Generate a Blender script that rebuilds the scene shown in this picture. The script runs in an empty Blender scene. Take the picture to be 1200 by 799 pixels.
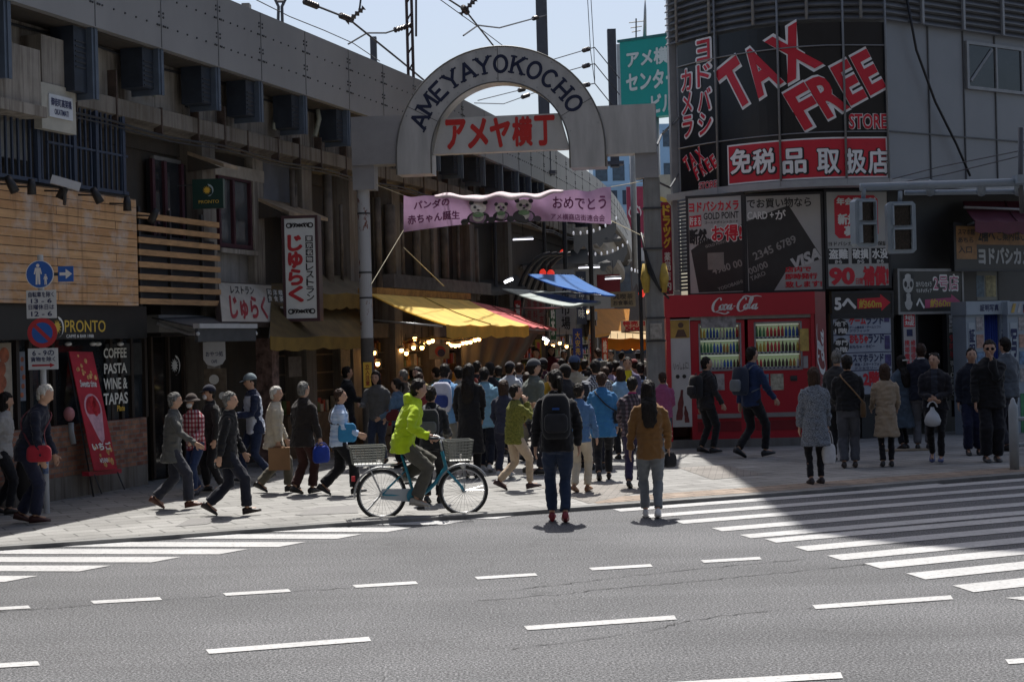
import bpy, bmesh, math, random
from math import sin, cos, tan, pi, radians as R, atan2, sqrt
from mathutils import Vector as V, Matrix, noise
random.seed(7)
SC = bpy.context.scene
COL = SC.collection
# ---------------------------------------------------------------- camera, world, sun, exposure
FPX, HCAM, ROLL = 1870.0, 2.08, R(1.5)
cam_d = bpy.data.cameras.new('camera'); cam = bpy.data.objects.new('camera', cam_d); COL.objects.link(cam)
cam_d.sensor_width = 36; cam_d.lens = 36 * FPX / 1200; cam_d.clip_end = 2000
cam.matrix_world = Matrix.Translation((0, 0, HCAM)) @ Matrix.Rotation(R(90), 4, 'X') @ Matrix.Rotation(-ROLL, 4, 'Z')
SC.camera = cam
W = bpy.data.worlds.new('World'); SC.world = W; W.use_nodes = True
SUN_EL, SUN_AZ = R(63), R(1.2)           # azimuth from +Y towards +X
nt = W.node_tree; bgn = nt.nodes['Background']; sky = nt.nodes.new('ShaderNodeTexSky')
sky.sky_type = 'NISHITA'; sky.sun_disc = False; sky.sun_elevation = SUN_EL; sky.sun_rotation = SUN_AZ
sky.air_density = .95; sky.dust_density = 3.2; sky.ozone_density = 1.0
nt.links.new(sky.outputs[0], bgn.inputs[0]); bgn.inputs[1].default_value = 0.10
sd = bpy.data.lights.new('sun', 'SUN'); sun = bpy.data.objects.new('sun', sd); COL.objects.link(sun)
sd.energy = 4.9; sd.angle = R(0.5); sd.color = (1, .965, .91)
tos = V((sin(SUN_AZ) * cos(SUN_EL), cos(SUN_AZ) * cos(SUN_EL), sin(SUN_EL)))
sun.rotation_euler = tos.to_track_quat('Z', 'Y').to_euler()
SC.view_settings.view_transform = 'Standard'; SC.view_settings.look = 'None'
SC.view_settings.exposure = 0.45; SC.view_settings.gamma = 1
SC.render.engine = 'CYCLES'
# ---------------------------------------------------------------- pixel -> world
CR, SR = cos(ROLL), sin(ROLL)
def ray(x, y):
    dx, dy = x - 600.0, 399.5 - y
    return (dx * CR + dy * SR) / FPX, (-dx * SR + dy * CR) / FPX
def P(x, y, Y):
    a, b = ray(x, y); return V((a * Y, Y, HCAM + b * Y))
def G(x, y, z=0.0):
    a, b = ray(x, y); t = (z - HCAM) / b; return V((a * t, t, z))
def on_line(x, y, A, B):
    "pixel ray meets the vertical plane through plan points A, B"
    a, b = ray(x, y); dx, dy = B[0] - A[0], B[1] - A[1]
    # (a t - Ax) dy - (t - Ay) dx = 0
    t = (A[0] * dy - A[1] * dx) / (a * dy - dx); return V((a * t, t, HCAM + b * t))
PATH = [(-11.0, 7.0), (-8.6, 13.0), (-6.3, 19.7), (-4.37, 25.6), (-2.16, 32.7), (-.9, 37), (1.65, 48), (4.2, 62.7), (6.6, 86), (7.6, 105)]
def catmull(pts, n):
    out = []
    for i in range(len(pts) - 1):
        p0, p1, p2, p3 = (V(pts[max(i - 1, 0)]), V(pts[i]), V(pts[i + 1]), V(pts[min(i + 2, len(pts) - 1)]))
        for k in range(n):
            t = k / n; out.append(tuple(.5 * ((2 * p1) + (p2 - p0) * t + (2 * p0 - 5 * p1 + 4 * p2 - p3) * t * t + (3 * p1 - p0 - 3 * p2 + p3) * t ** 3)))
    return out + [tuple(pts[-1])]
PATH = catmull(PATH, 6)
def offpath(off):
    out = []
    for i, p in enumerate(PATH):
        a = V(PATH[max(i - 1, 0)]); b = V(PATH[min(i + 1, len(PATH) - 1)]); d = (b - a).normalized()
        n = V((d.y, -d.x)); q = V(p) + n * off; out.append((q.x, q.y))
    return out
def W_(x, y, off):
    "pixel ray meets the viaduct wall shifted outwards by off"
    pts = offpath(off); a, b = ray(x, y)
    for A, B in zip(pts, pts[1:]):
        fa = A[0] - a * A[1]; fb = B[0] - a * B[1]
        if fa <= 0 <= fb:
            return on_line(x, y, A, B)
    return on_line(x, y, pts[-2], pts[-1])
# ---------------------------------------------------------------- materials
MATS = {}
def srgb(h):
    h = h.lstrip('#'); c = [int(h[i:i + 2], 16) / 255 for i in (0, 2, 4)]
    return tuple(x / 12.92 if x <= .04045 else ((x + .055) / 1.055) ** 2.4 for x in c)
class N:
    def __init__(s, name):
        s.m = bpy.data.materials.new(name); s.m.use_nodes = True; s.t = s.m.node_tree; s.b = s.t.nodes['Principled BSDF']
    def n(s, typ, **kw):
        x = s.t.nodes.new('ShaderNode' + typ)
        for k, v in kw.items():
            if k.startswith('i_'): x.inputs[k[2:].replace('_', ' ')].default_value = v
            elif k.startswith('x'): x.inputs[int(k[1:])].default_value = v
            else: setattr(x, k, v)
        return x
    def l(s, a, b): s.t.links.new(a, b)
    def coords(s, scale=(1, 1, 1), rot=0, kind='Object'):
        tc = s.n('TexCoord'); mp = s.n('Mapping'); mp.inputs['Scale'].default_value = scale; mp.inputs['Rotation'].default_value = (0, 0, rot)
        s.l(tc.outputs[kind], mp.inputs[0]); return mp.outputs[0]
    def ramp(s, fac, stops):
        r = s.n('ValToRGB'); e = r.color_ramp.elements
        while len(e) < len(stops): e.new(.5)
        for el, (p, c) in zip(e, stops): el.position = p; el.color = (*c, 1) if len(c) == 3 else c
        s.l(fac, r.inputs[0]); return r.outputs[0]
    def mix(s, fac, a, b, blend='MIX'):
        m = s.n('Mix', data_type='RGBA', blend_type=blend)
        for v, i in ((fac, 0), (a, 6), (b, 7)):
            if isinstance(v, (int, float)): m.inputs[i].default_value = v
            elif isinstance(v, tuple): m.inputs[i].default_value = (*v[:3], 1)
            else: s.l(v, m.inputs[i])
        return m.outputs[2]
    def noise(s, co, scale, detail=3, rough=.55):
        x = s.n('TexNoise'); x.inputs['Scale'].default_value = scale; x.inputs['Detail'].default_value = detail; x.inputs['Roughness'].default_value = rough
        s.l(co, x.inputs['Vector']); return x.outputs['Fac']
    def bump(s, h, st=.3, d=.01):
        b = s.n('Bump'); b.inputs['Strength'].default_value = st; b.inputs['Distance'].default_value = d
        s.l(h, b.inputs['Height']); s.l(b.outputs[0], s.b.inputs['Normal'])
    def fin(s, col=None, rough=.7, metal=0, spec=None):
        if col is not None:
            if isinstance(col, tuple): s.b.inputs['Base Color'].default_value = (*col[:3], 1)
            else: s.l(col, s.b.inputs['Base Color'])
        s.b.inputs['Roughness'].default_value = rough; s.b.inputs['Metallic'].default_value = metal
        if spec is not None: s.b.inputs['Specular IOR Level'].default_value = spec
        return s.m
def mul(c, k): return tuple(min(1, x * k) for x in c)
def mat(c, rough=.65, var=.18, scale=5, bump=0, metal=0, stretch=(1, 1, 1), key=None, spec=None):
    "a colour with uneven wear"
    if isinstance(c, str): c = srgb(c)
    k = (tuple(round(x, 4) for x in c), rough, var, scale, bump, metal, stretch)
    if k in MATS: return MATS[k]
    n = N('surface'); co = n.coords(stretch)
    f = n.noise(co, scale, 4, .6)
    col = n.ramp(f, [(.3, mul(c, 1 - var)), (.7, mul(c, 1 + var))])
    if bump: n.bump(n.noise(co, scale * 4, 3), bump, .01)
    MATS[k] = n.fin(col, rough, metal, spec); return MATS[k]
def cloth(c, var=.14):
    if isinstance(c, str): c = srgb(c)
    k = ('cloth', c, var)
    if k in MATS: return MATS[k]
    n = N('fabric'); co = n.coords()
    f = n.noise(co, 9, 5, .7); col = n.ramp(f, [(.3, mul(c, 1 - var)), (.7, mul(c, 1 + var))])
    n.bump(n.noise(n.coords((1, 1, .6)), 60, 3), .35, .006)
    n.b.inputs['Sheen Weight'].default_value = .15
    MATS[k] = n.fin(col, .85, 0, .2); return MATS[k]
def checks(base, a, b, sx=14):
    n = N('checked_fabric'); co = n.coords()
    sep = n.n('SeparateXYZ'); n.l(co, sep.inputs[0])
    def band(sock, s, w):
        m = n.n('Math', operation='MULTIPLY'); n.l(sock, m.inputs[0]); m.inputs[1].default_value = s
        f = n.n('Math', operation='FRACT'); n.l(m.outputs[0], f.inputs[0])
        g = n.n('Math', operation='LESS_THAN'); n.l(f.outputs[0], g.inputs[0]); g.inputs[1].default_value = w
        return g.outputs[0]
    ad = n.n('Math', operation='ADD'); n.l(sep.outputs[0], ad.inputs[0]); n.l(sep.outputs[1], ad.inputs[1])
    c1 = n.mix(band(ad.outputs[0], sx, .45), base, a); c2 = n.mix(band(sep.outputs[2], sx, .45), c1, b, 'MULTIPLY')
    return n.fin(c2, .85)
def marl(a, b, scale=55, stretch=(1, 1, 2.4)):
    n = N('knit_fabric'); f = n.noise(n.coords(stretch), scale, 2, .6)
    return n.fin(n.ramp(f, [(.42, a), (.56, b)]), .9)
def emit(c, s):
    n = N('glow'); n.b.inputs['Emission Color'].default_value = (*c, 1); n.b.inputs['Emission Strength'].default_value = s
    return n.fin(c, .5)
def glass(tint=(.02, .025, .03), rough=.06):
    k = ('glass', tint, rough)
    if k not in MATS:
        n = N('window_glass'); f = n.noise(n.coords(), 2, 2); MATS[k] = n.fin(n.ramp(f, [(.3, mul(tint, .7)), (.7, mul(tint, 1.4))]), rough, 0, .6)
    return MATS[k]
def m_concrete(c=(.19, .18, .165), streak=.55, key='concrete'):
    if key in MATS: return MATS[key]
    n = N(key); co = n.coords()
    f1 = n.noise(co, 1.3, 5, .65); f2 = n.noise(n.coords((6, 6, .35)), 1.2, 4, .7); f3 = n.noise(co, 30, 3)
    a = n.ramp(f1, [(.3, mul(c, .72)), (.7, mul(c, 1.2))])
    dirt = n.ramp(f2, [(.45, (0, 0, 0)), (.66, (1, 1, 1))])
    mm = n.n('Math', operation='MULTIPLY'); n.l(dirt, mm.inputs[0]); mm.inputs[1].default_value = streak
    b = n.mix(mm.outputs[0], a, (.075, .055, .04))
    n.bump(f3, .25, .01); MATS[key] = n.fin(b, .85); return MATS[key]
def m_asphalt():
    n = N('asphalt'); co = n.coords(kind='Object')
    fine = n.noise(co, 58, 3, .8); mid = n.noise(co, 32, 2, .6); big = n.noise(co, .35, 4, .6)
    a = n.ramp(fine, [(.38, (.024, .025, .027)), (.49, (.074, .0755, .081)), (.62, (.235, .238, .246))])
    b = n.mix(.8, a, n.ramp(mid, [(.3, (.7, .7, .7)), (.7, (1.2, 1.2, 1.2))]), 'MULTIPLY')
    c = n.mix(1, b, n.ramp(big, [(.3, (.78, .78, .78)), (.7, (1.2, 1.19, 1.18))]), 'MULTIPLY')
    # tyre-polished bands along the lanes and hairline cracks
    lane = n.noise(n.coords((.08, 1.3, 1), R(-20)), 1, 3, .6)
    c = n.mix(1, c, n.ramp(lane, [(.3, (.86, .86, .86)), (.65, (1.08, 1.08, 1.08))]), 'MULTIPLY')
    vo = n.n('TexVoronoi', feature='DISTANCE_TO_EDGE'); vo.inputs['Scale'].default_value = .16
    ds = n.n('TexNoise'); ds.inputs['Scale'].default_value = 2.2; ds.inputs['Detail'].default_value = 6
    cc = n.coords((.5, 1, 1), R(-20)); n.l(cc, ds.inputs['Vector'])
    va = n.n('VectorMath', operation='MULTIPLY_ADD'); n.l(ds.outputs['Color'], va.inputs[0]); va.inputs[1].default_value = (.7, .7, .7); n.l(cc, va.inputs[2])
    n.l(va.outputs[0], vo.inputs['Vector'])
    cr = n.ramp(vo.outputs['Distance'], [(0, (.8, .8, .8)), (.0018, (1, 1, 1))])
    c = n.mix(1, c, cr, 'MULTIPLY')
    n.bump(fine, .5, .012); return n.fin(c, .82, 0, .35)
def m_marking():
    n = N('road_paint'); co = n.coords()
    f = n.noise(co, 26, 5, .75); g = n.noise(co, 2.2, 3)
    a = n.ramp(f, [(.33, (.12, .12, .12)), (.43, (.40, .40, .40)), (.7, (.50, .50, .497))])
    return n.fin(n.mix(1, a, n.ramp(g, [(.3, (.82, .82, .82)), (.7, (1, 1, 1))]), 'MULTIPLY'), .6)
def m_paver(rot, c=(.36, .355, .34), bw=.6, bh=.3, key='paver', mort=.012):
    if key in MATS: return MATS[key]
    n = N(key); br = n.n('TexBrick', offset=.5); co = n.coords((1, 1, 1), rot); n.l(co, br.inputs['Vector'])
    br.inputs['Scale'].default_value = 1; br.inputs['Brick Width'].default_value = bw; br.inputs['Row Height'].default_value = bh
    br.inputs['Mortar Size'].default_value = mort; br.inputs['Bias'].default_value = 0
    br.inputs['Color1'].default_value = (*mul(c, .86), 1); br.inputs['Color2'].default_value = (*mul(c, 1.1), 1); br.inputs['Mortar'].default_value = (*mul(c, .42), 1)
    f = n.noise(co, 1.1, 5, .65); g = n.noise(co, 40, 3)
    a = n.mix(1, br.outputs['Color'], n.ramp(f, [(.3, (.68, .68, .67)), (.7, (1.1, 1.1, 1.1))]), 'MULTIPLY')
    a = n.mix(1, a, n.ramp(g, [(.3, (.84, .84, .84)), (.7, (1.1, 1.1, 1.1))]), 'MULTIPLY')
    n.bump(br.outputs['Fac'], -.3, .006); MATS[key] = n.fin(a, .75, 0, .3); return MATS[key]
def m_planks(dirx):
    n = N('weathered_planks'); tc = n.n('TexCoord'); sep = n.n('SeparateXYZ'); n.l(tc.outputs['Object'], sep.inputs[0])
    al = n.n('VectorMath', operation='DOT_PRODUCT'); n.l(tc.outputs['Object'], al.inputs[0]); al.inputs[1].default_value = (dirx[0], dirx[1], 0)
    cb = n.n('CombineXYZ'); n.l(al.outputs['Value'], cb.inputs[0]); n.l(sep.outputs[2], cb.inputs[1])
    br = n.n('TexBrick', offset=.37); n.l(cb.outputs[0], br.inputs['Vector']); br.inputs['Scale'].default_value = 1
    br.inputs['Brick Width'].default_value = 3.9; br.inputs['Row Height'].default_value = .116; br.inputs['Mortar Size'].default_value = .006
    br.inputs['Color1'].default_value = (.50, .275, .125, 1); br.inputs['Color2'].default_value = (.62, .38, .19, 1); br.inputs['Mortar'].default_value = (.07, .035, .018, 1)
    mp = n.n('Mapping'); mp.inputs['Scale'].default_value = (1.6, 22, 1); n.l(cb.outputs[0], mp.inputs[0])
    g = n.noise(mp.outputs[0], 1, 5, .7); w = n.noise(cb.outputs[0], 2.1, 5, .7)
    a = n.mix(1, br.outputs['Color'], n.ramp(g, [(.3, (.72, .68, .64)), (.7, (1.12, 1.1, 1.08))]), 'MULTIPLY')
    a = n.mix(n.ramp(w, [(.48, (0, 0, 0)), (.72, (.75, .75, .75))]), a, (.52, .47, .43))
    d = n.noise(n.coords((5, 5, .5)), 1.1, 4, .7)
    a = n.mix(n.ramp(d, [(.55, (0, 0, 0)), (.78, (.8, .8, .8))]), a, (.14, .075, .04))
    return n.fin(a, .75)
def m_brick(dirx):
    n = N('brickwork'); tc = n.n('TexCoord'); sep = n.n('SeparateXYZ'); n.l(tc.outputs['Object'], sep.inputs[0])
    al = n.n('VectorMath', operation='DOT_PRODUCT'); n.l(tc.outputs['Object'], al.inputs[0]); al.inputs[1].default_value = (dirx[0], dirx[1], 0)
    cb = n.n('CombineXYZ'); n.l(al.outputs['Value'], cb.inputs[0]); n.l(sep.outputs[2], cb.inputs[1])
    br = n.n('TexBrick'); n.l(cb.outputs[0], br.inputs['Vector']); br.inputs['Scale'].default_value = 1
    br.inputs['Brick Width'].default_value = .21; br.inputs['Row Height'].default_value = .07; br.inputs['Mortar Size'].default_value = .009
    br.inputs['Color1'].default_value = (.22, .075, .05, 1); br.inputs['Color2'].default_value = (.36, .19, .12, 1); br.inputs['Mortar'].default_value = (.20, .18, .16, 1)
    f = n.noise(cb.outputs[0], 7, 4)
    a = n.mix(1, br.outputs['Color'], n.ramp(f, [(.3, (.6, .6, .6)), (.7, (1.3, 1.25, 1.2))]), 'MULTIPLY')
    n.bump(br.outputs['Fac'], -.5, .01); return n.fin(a, .85)
def m_tarp(c, trans=.35):
    k = ('tarp', c, trans)
    if k in MATS: return MATS[k]
    n = N('awning_fabric'); f = n.noise(n.coords(), 2.5, 4); col = n.ramp(f, [(.3, mul(c, .82)), (.7, mul(c, 1.1))])
    n.fin(col, .7); t = n.n('BsdfTranslucent'); n.l(col, t.inputs[0]); mx = n.n('MixShader'); mx.inputs[0].default_value = trans
    n.l(n.b.outputs[0], mx.inputs[1]); n.l(t.outputs[0], mx.inputs[2]); n.l(mx.outputs[0], n.t.nodes['Material Output'].inputs[0])
    MATS[k] = n.m; return n.m
WHITE, BLACK = mat('#dcdcd8', .5, .06), mat((.012, .012, .014), .5, .2)
RED, DRED = mat((.50, .018, .028), .45, .08), mat((.30, .012, .02), .5, .1)
NAVY, YEL = mat((.012, .02, .09), .5, .1), mat((.72, .45, .05), .5, .1)
GREY, DGREY = mat((.25, .26, .27), .5, .12), mat((.035, .037, .042), .55, .2)
STEEL = mat((.34, .35, .36), .38, .15, 3, 0, .6)
BLUEM = mat((.03, .045, .075), .5, .2)
# ---------------------------------------------------------------- objects
WL = {}
def prop(o, label=None, cat=None, group=None, kind=None):
    if label: o['label'] = label
    if cat: o['category'] = cat
    if group: o['group'] = group
    if kind: o['kind'] = kind
    return o
def thing(name, loc, label, cat, group=None):
    o = bpy.data.objects.new(name, None); COL.objects.link(o); o.location = V(loc); o.empty_display_size = .1
    WL[o.name] = V(loc); return prop(o, label, cat, group)
class F:
    "a flat face: r to its right, u up, n out of it"
    def __init__(s, o, r, u=(0, 0, 1), n=None):
        s.o, s.r, s.u = V(o), V(r).normalized(), V(u).normalized(); s.n = V(n).normalized() if n else s.r.cross(s.u).normalized()
    def pt(s, a, b, c=0): return s.o + s.r * a + s.u * b + s.n * c
    def sub(s, a, b, c=0, rot=0):
        r = s.r * cos(rot) + s.u * sin(rot); u = s.u * cos(rot) - s.r * sin(rot)
        return F(s.pt(a, b, c), r, u, s.n)
def face2(A, B, ztop, zbot):
    "vertical face from plan point A (left as seen) to B; origin bottom left"
    o = V((A[0], A[1], zbot)); r = V((B[0] - A[0], B[1] - A[1], 0)); f = F(o, r); f.w = r.length; f.h = ztop - zbot; return f
TX = {}
def glyphs(s, bold, shear=0):
    k = (s, bold, shear)
    if k not in TX:
        c = bpy.data.curves.new('t', 'FONT'); c.body = s; c.offset = bold; c.shear = shear; c.resolution_u = 3
        o = bpy.data.objects.new('t', c); COL.objects.link(o)
        m = bpy.data.meshes.new_from_object(o.evaluated_get(bpy.context.evaluated_depsgraph_get()))
        vs = [v.co.xy for v in m.vertices]; fs = [tuple(p.vertices) for p in m.polygons]
        bpy.data.objects.remove(o); bpy.data.meshes.remove(m)
        x0, x1 = min(v.x for v in vs) , max(v.x for v in vs); y0, y1 = min(v.y for v in vs), max(v.y for v in vs)
        TX[k] = ([((v.x - x0), (v.y - y0)) for v in vs], fs, x1 - x0, y1 - y0)
    return TX[k]
class MB:
    def __init__(s): s.v, s.f, s.mi, s.sm, s.cur, s.smooth = [], [], [], [], 0, False
    def add(s, vs, fs):
        b = len(s.v); s.v += [tuple(x) for x in vs]
        for f in fs: s.f.append(tuple(i + b for i in f)); s.mi.append(s.cur); s.sm.append(s.smooth)
        return s
    def quad(s, a, b, c, d): return s.add([a, b, c, d], [(0, 1, 2, 3)])
    def fbox(s, f, a0, a1, b0, b1, c0=0, c1=.02):
        vs = [f.pt(a, b, c) for c in (c0, c1) for b in (b0, b1) for a in (a0, a1)]
        return s.add(vs, [(0, 2, 3, 1), (4, 5, 7, 6), (0, 1, 5, 4), (2, 6, 7, 3), (0, 4, 6, 2), (1, 3, 7, 5)])
    def box(s, x0, x1, y0, y1, z0, z1):
        return s.fbox(F((0, 0, 0), (1, 0, 0), (0, 0, 1), (0, 1, 0)), x0, x1, z0, z1, y0, y1)
    def prism(s, pts, d):
        n = len(pts); d = V(d); vs = [V(p) for p in pts] + [V(p) + d for p in pts]
        return s.add(vs, [tuple(range(n))[::-1], tuple(range(n, 2 * n))] + [(i, (i + 1) % n, n + (i + 1) % n, n + i) for i in range(n)])
    def fpoly(s, f, pts, c0, c1): return s.prism([f.pt(a, b, c0) for a, b in pts], f.n * (c1 - c0))
    def flat(s, f, pts, c): return s.add([f.pt(a, b, c) for a, b in pts], [tuple(range(len(pts)))])
    def loft(s, rings, caps=True, closed=False):
        n = len(rings[0]); vs = [p for r in rings for p in r]; fs = []
        for i in range(len(rings) - (0 if closed else 1)):
            a, b = i * n, ((i + 1) % len(rings)) * n
            fs += [(a + j, a + (j + 1) % n, b + (j + 1) % n, b + j) for j in range(n)]
        if caps and not closed: fs += [tuple(range(n))[::-1], tuple(range(len(vs) - n, len(vs)))]
        return s.add(vs, fs)
    def tube(s, pts, r, n=8, closed=False, rs=None, flat=1.0, ref=None):
        pts = [V(p) for p in pts]; rings = []; L = len(pts); up = None
        for i, p in enumerate(pts):
            if closed: d = pts[(i + 1) % L] - pts[i - 1]
            else: d = pts[min(i + 1, L - 1)] - pts[max(i - 1, 0)]
            if d.length < 1e-9: d = V((0, 0, 1))
            d.normalize()
            if up is None:
                up = V(ref) if ref else (V((0, 0, 1)) if abs(d.z) < .9 else V((0, 1, 0)))
            x = d.cross(up)
            if x.length < 1e-6: x = d.orthogonal()
            x.normalize(); up = x.cross(d).normalized(); rr = rs[i] if rs else r
            rings.append([p + x * cos(2 * pi * k / n) * rr + up * sin(2 * pi * k / n) * rr * flat for k in range(n)])
        o = s.smooth; s.smooth = n > 5; s.loft(rings, True, closed); s.smooth = o; return s
    def cyl(s, c, r, z0, z1, n=16, r2=None):
        x, y = c[0], c[1]; r2 = r if r2 is None else r2
        return s.loft([[V((x + q * cos(2 * pi * k / n), y + q * sin(2 * pi * k / n), z)) for k in range(n)] for z, q in ((z0, r), (z1, r2))])
    def disc(s, f, a, b, r, c0, c1, n=28, r0=0):
        if r0: return s.loft([[f.pt(a + q * cos(2 * pi * k / n), b + q * sin(2 * pi * k / n), c) for k in range(n)] for q, c in ((r0, c0), (r, c0), (r, c1), (r0, c1))], closed=True)
        return s.fpoly(f, [(a + r * cos(2 * pi * k / n), b + r * sin(2 * pi * k / n)) for k in range(n)], c0, c1)
    def ell(s, c, rx, ry, rz, nu=14, nv=9, M=None, fn=None):
        vs = []; c = V(c)
        for j in range(nv + 1):
            t = pi * j / nv
            for i in range(nu):
                q = V((sin(t) * cos(2 * pi * i / nu), sin(t) * sin(2 * pi * i / nu), cos(t)))
                p = V((q.x * rx, q.y * ry, q.z * rz))
                if fn: p = fn(p, q)
                if M: p = M @ p
                vs.append(p + c)
        fs = [(j * nu + i, (j + 1) * nu + i, (j + 1) * nu + (i + 1) % nu, j * nu + (i + 1) % nu) for j in range(nv) for i in range(nu)]
        o = s.smooth; s.smooth = True; s.add(vs, fs); s.smooth = o; return s
    def text(s, f, a0, a1, b0, b1, t, c=.004, bold=.02, rot=0, keep=False, shear=0, pad=None):
        "fit writing into a box of a face"
        if keep == 'v' or (keep is False and '|' in t):      # vertical writing, one character per row
            rows = t.split('|'); h = (b1 - b0) / len(rows)
            for i, ch in enumerate(rows):
                if ch.strip(): s.text(f, a0, a1, b1 - (i + .94) * h, b1 - (i + .06) * h, ch, c, bold, keep=True if ch in 'ーー1lI―・' else 1)
            return s
        cjk = any(ord(q) > 0x2E80 for q in t)
        vs, fs, w, h = glyphs(t, 0 if cjk else bold, shear)
        sx, sy = (a1 - a0) / w, (b1 - b0) / h
        if keep is True: sx = sy = min(sx, sy)
        ca, cb = (a0 + a1) / 2, (b0 + b1) / 2; cr, sr = cos(rot), sin(rot)
        ns = 1 if not cjk or bold < .012 else 5 if bold < .03 else 9 if bold < .055 else 13
        for i in range(ns):
            ox, oy = (0, 0) if i == 0 else (bold * cos(2 * pi * i / (ns - 1)), bold * sin(2 * pi * i / (ns - 1))); out = []
            for x, y in vs:
                X, Y = (x - w / 2 + ox) * sx, (y - h / 2 + oy) * sy
                out.append(f.pt(ca + X * cr - Y * sr, cb + X * sr + Y * cr, c + .0002 * i))
            s.add(out, fs)
        return s
    def build(s, name, m, parent=None, label=None, cat=None, group=None, kind=None, bevel=0, origin=None):
        me = bpy.data.meshes.new(name); ms = m if isinstance(m, (list, tuple)) else [m]
        if parent is not None: off = WL[parent.name]
        elif origin is not None: off = V(origin)
        else: off = V((0, 0, 0))
        me.from_pydata([V(v) - off for v in s.v], [], s.f)
        for x in ms: me.materials.append(x)
        me.polygons.foreach_set('material_index', s.mi); me.polygons.foreach_set('use_smooth', s.sm)
        bm = bmesh.new(); bm.from_mesh(me)
        if bevel:
            bmesh.ops.recalc_face_normals(bm, faces=bm.faces)
            bmesh.ops.bevel(bm, geom=[e for e in bm.edges if len(e.link_faces) == 2 and e.calc_face_angle(0) > .6], offset=bevel, segments=1, affect='EDGES')
        else: bmesh.ops.recalc_face_normals(bm, faces=[f for f in bm.faces])
        bm.to_mesh(me); bm.free()
        o = bpy.data.objects.new(name, me); COL.objects.link(o)
        if parent is not None: o.parent = parent
        else: o.location = off
        WL[o.name] = off
        return prop(o, label, cat, group, kind)
def dup(root, loc, rotz=0, label=None):
    r = root.copy(); COL.objects.link(r); r.location = loc; r.rotation_euler = (0, 0, rotz); WL[r.name] = V(loc)
    if label: r['label'] = label
    for ch in list(root.children):
        c = ch.copy(); COL.objects.link(c); c.parent = r
        for g in list(ch.children):
            d = g.copy(); COL.objects.link(d); d.parent = c
    return r
def signbox(name, f, w, h, label, cat, face, frame=None, t=.08, group=None, fw=.02):
    "a flat sign box standing proud of face f: returns thing"
    o = thing(name, f.pt(w / 2, 0, 0), label, cat, group)
    MB().fbox(f, 0, w, 0, h, -t, 0).build('panel', face, o)
    if frame:
        m = MB(); a = fw
        m.fbox(f, -a, w + a, h, h + a, -t - .01, .01).fbox(f, -a, w + a, -a, 0, -t - .01, .01).fbox(f, -a, 0, 0, h, -t - .01, .01).fbox(f, w, w + a, 0, h, -t - .01, .01)
        m.build('frame', frame, o)
    return o
def letters(o, f, items, m, name='lettering', c=.004, bold=.02):
    mb = MB()
    for it in items:
        a0, a1, b0, b1, t = it[:5]; kw = dict(c=c, bold=bold); kw.update(it[5] if len(it) > 5 else {})
        mb.text(f, a0, a1, b0, b1, t, **kw)
    return mb.build(name, m, o)
# ================================================================ GROUND
def sheet(name, pts, z, m, kind='structure'):
    mb = MB(); mb.add([V((p[0], p[1], z)) for p in pts], [tuple(range(len(pts)))]); return mb.build(name, m, kind=kind)
sheet('road', [(-400, -60), (400, -60), (400, 900), (-400, 900)], 0, m_asphalt())
KZ = .05
kerb_px = [(0, 640), (200, 626.5), (400, 612), (600, 599.5), (900, 578), (1200, 554.5)]
kp = [G(x, y, KZ).xy for x, y in kerb_px]
d0 = (kp[0] - kp[1]).normalized(); d1 = (kp[-1] - kp[-2]).normalized()
kp = [kp[0] + d0 * 60] + kp + [kp[-1] + d1 * 60]
KROT = atan2(d1.y, d1.x)
inner = []
for i, p in enumerate(kp):
    a, b = kp[max(i - 1, 0)], kp[min(i + 1, len(kp) - 1)]; d = (b - a).normalized(); inner.append(p + V((-d.y, d.x)) * .16)
far = [(90, 120), (-60, 120)]
PAVER = m_paver(-KROT, (.285, .28, .268), .6, .3)
sheet('pavement', [tuple(p) for p in inner] + far, KZ, PAVER)
mb = MB()
for a, b, c, d in zip(kp, kp[1:], inner[1:], inner):
    mb.prism([V((*a, 0)), V((*b, 0)), V((*c, 0)), V((*d, 0))], (0, 0, KZ - .002))
mb.build('kerb', m_concrete((.2, .2, .195), .2, 'kerb_stone'), kind='structure')
# narrow gutter line where asphalt meets the kerb
mb = MB()
for a, b in zip(kp, kp[1:]):
    d = (b - a).normalized(); n = V((d.y, -d.x)) * .03; mb.add([V((*a, .004)), V((*b, .004)), V((*(b + n), .004)), V((*(a + n), .004))], [(0, 1, 2, 3)])
mb.build('gutter', mat((.045, .045, .045), .8, .3), kind='structure')
# tactile and brown brick bands by the kerb
def band(name, i0, i1, o0, o1, m, t0=0, t1=1):
    mb = MB()
    for i in range(i0, i1):
        a, b = kp[i], kp[i + 1]; d = (b - a).normalized(); n = V((-d.y, d.x))
        A = a + (b - a) * (t0 if i == i0 else 0); B = a + (b - a) * (t1 if i == i1 - 1 else 1)
        mb.add([V((*(A + n * o0), KZ + .004)), V((*(B + n * o0), KZ + .004)), V((*(B + n * o1), KZ + .004)), V((*(A + n * o1), KZ + .004))], [(0, 1, 2, 3)])
    return mb.build(name, m, kind='structure')
TACT = m_paver(-KROT, (.30, .235, .185), .3, .3, 'tactile_paving', .014)
band('tactile_paving', 4, 7, .22, .82, TACT, .35, .09)
mb = MB()
for q in ([(630, 570), (700, 560), (760, 575), (690, 590)], [(795, 548), (850, 545), (895, 556), (835, 562)], [(430, 523), (745, 511), (760, 518), (430, 531)]):
    mb.add([G(x, y, KZ).xy.to_3d() + V((0, 0, KZ + .005)) for x, y in q], [(0, 1, 2, 3)])
mb.build('brown_paving', m_paver(-KROT + .6, (.255, .235, .215), .2, .1, 'brown_paving', .006), kind='structure')
mb = MB()
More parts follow.
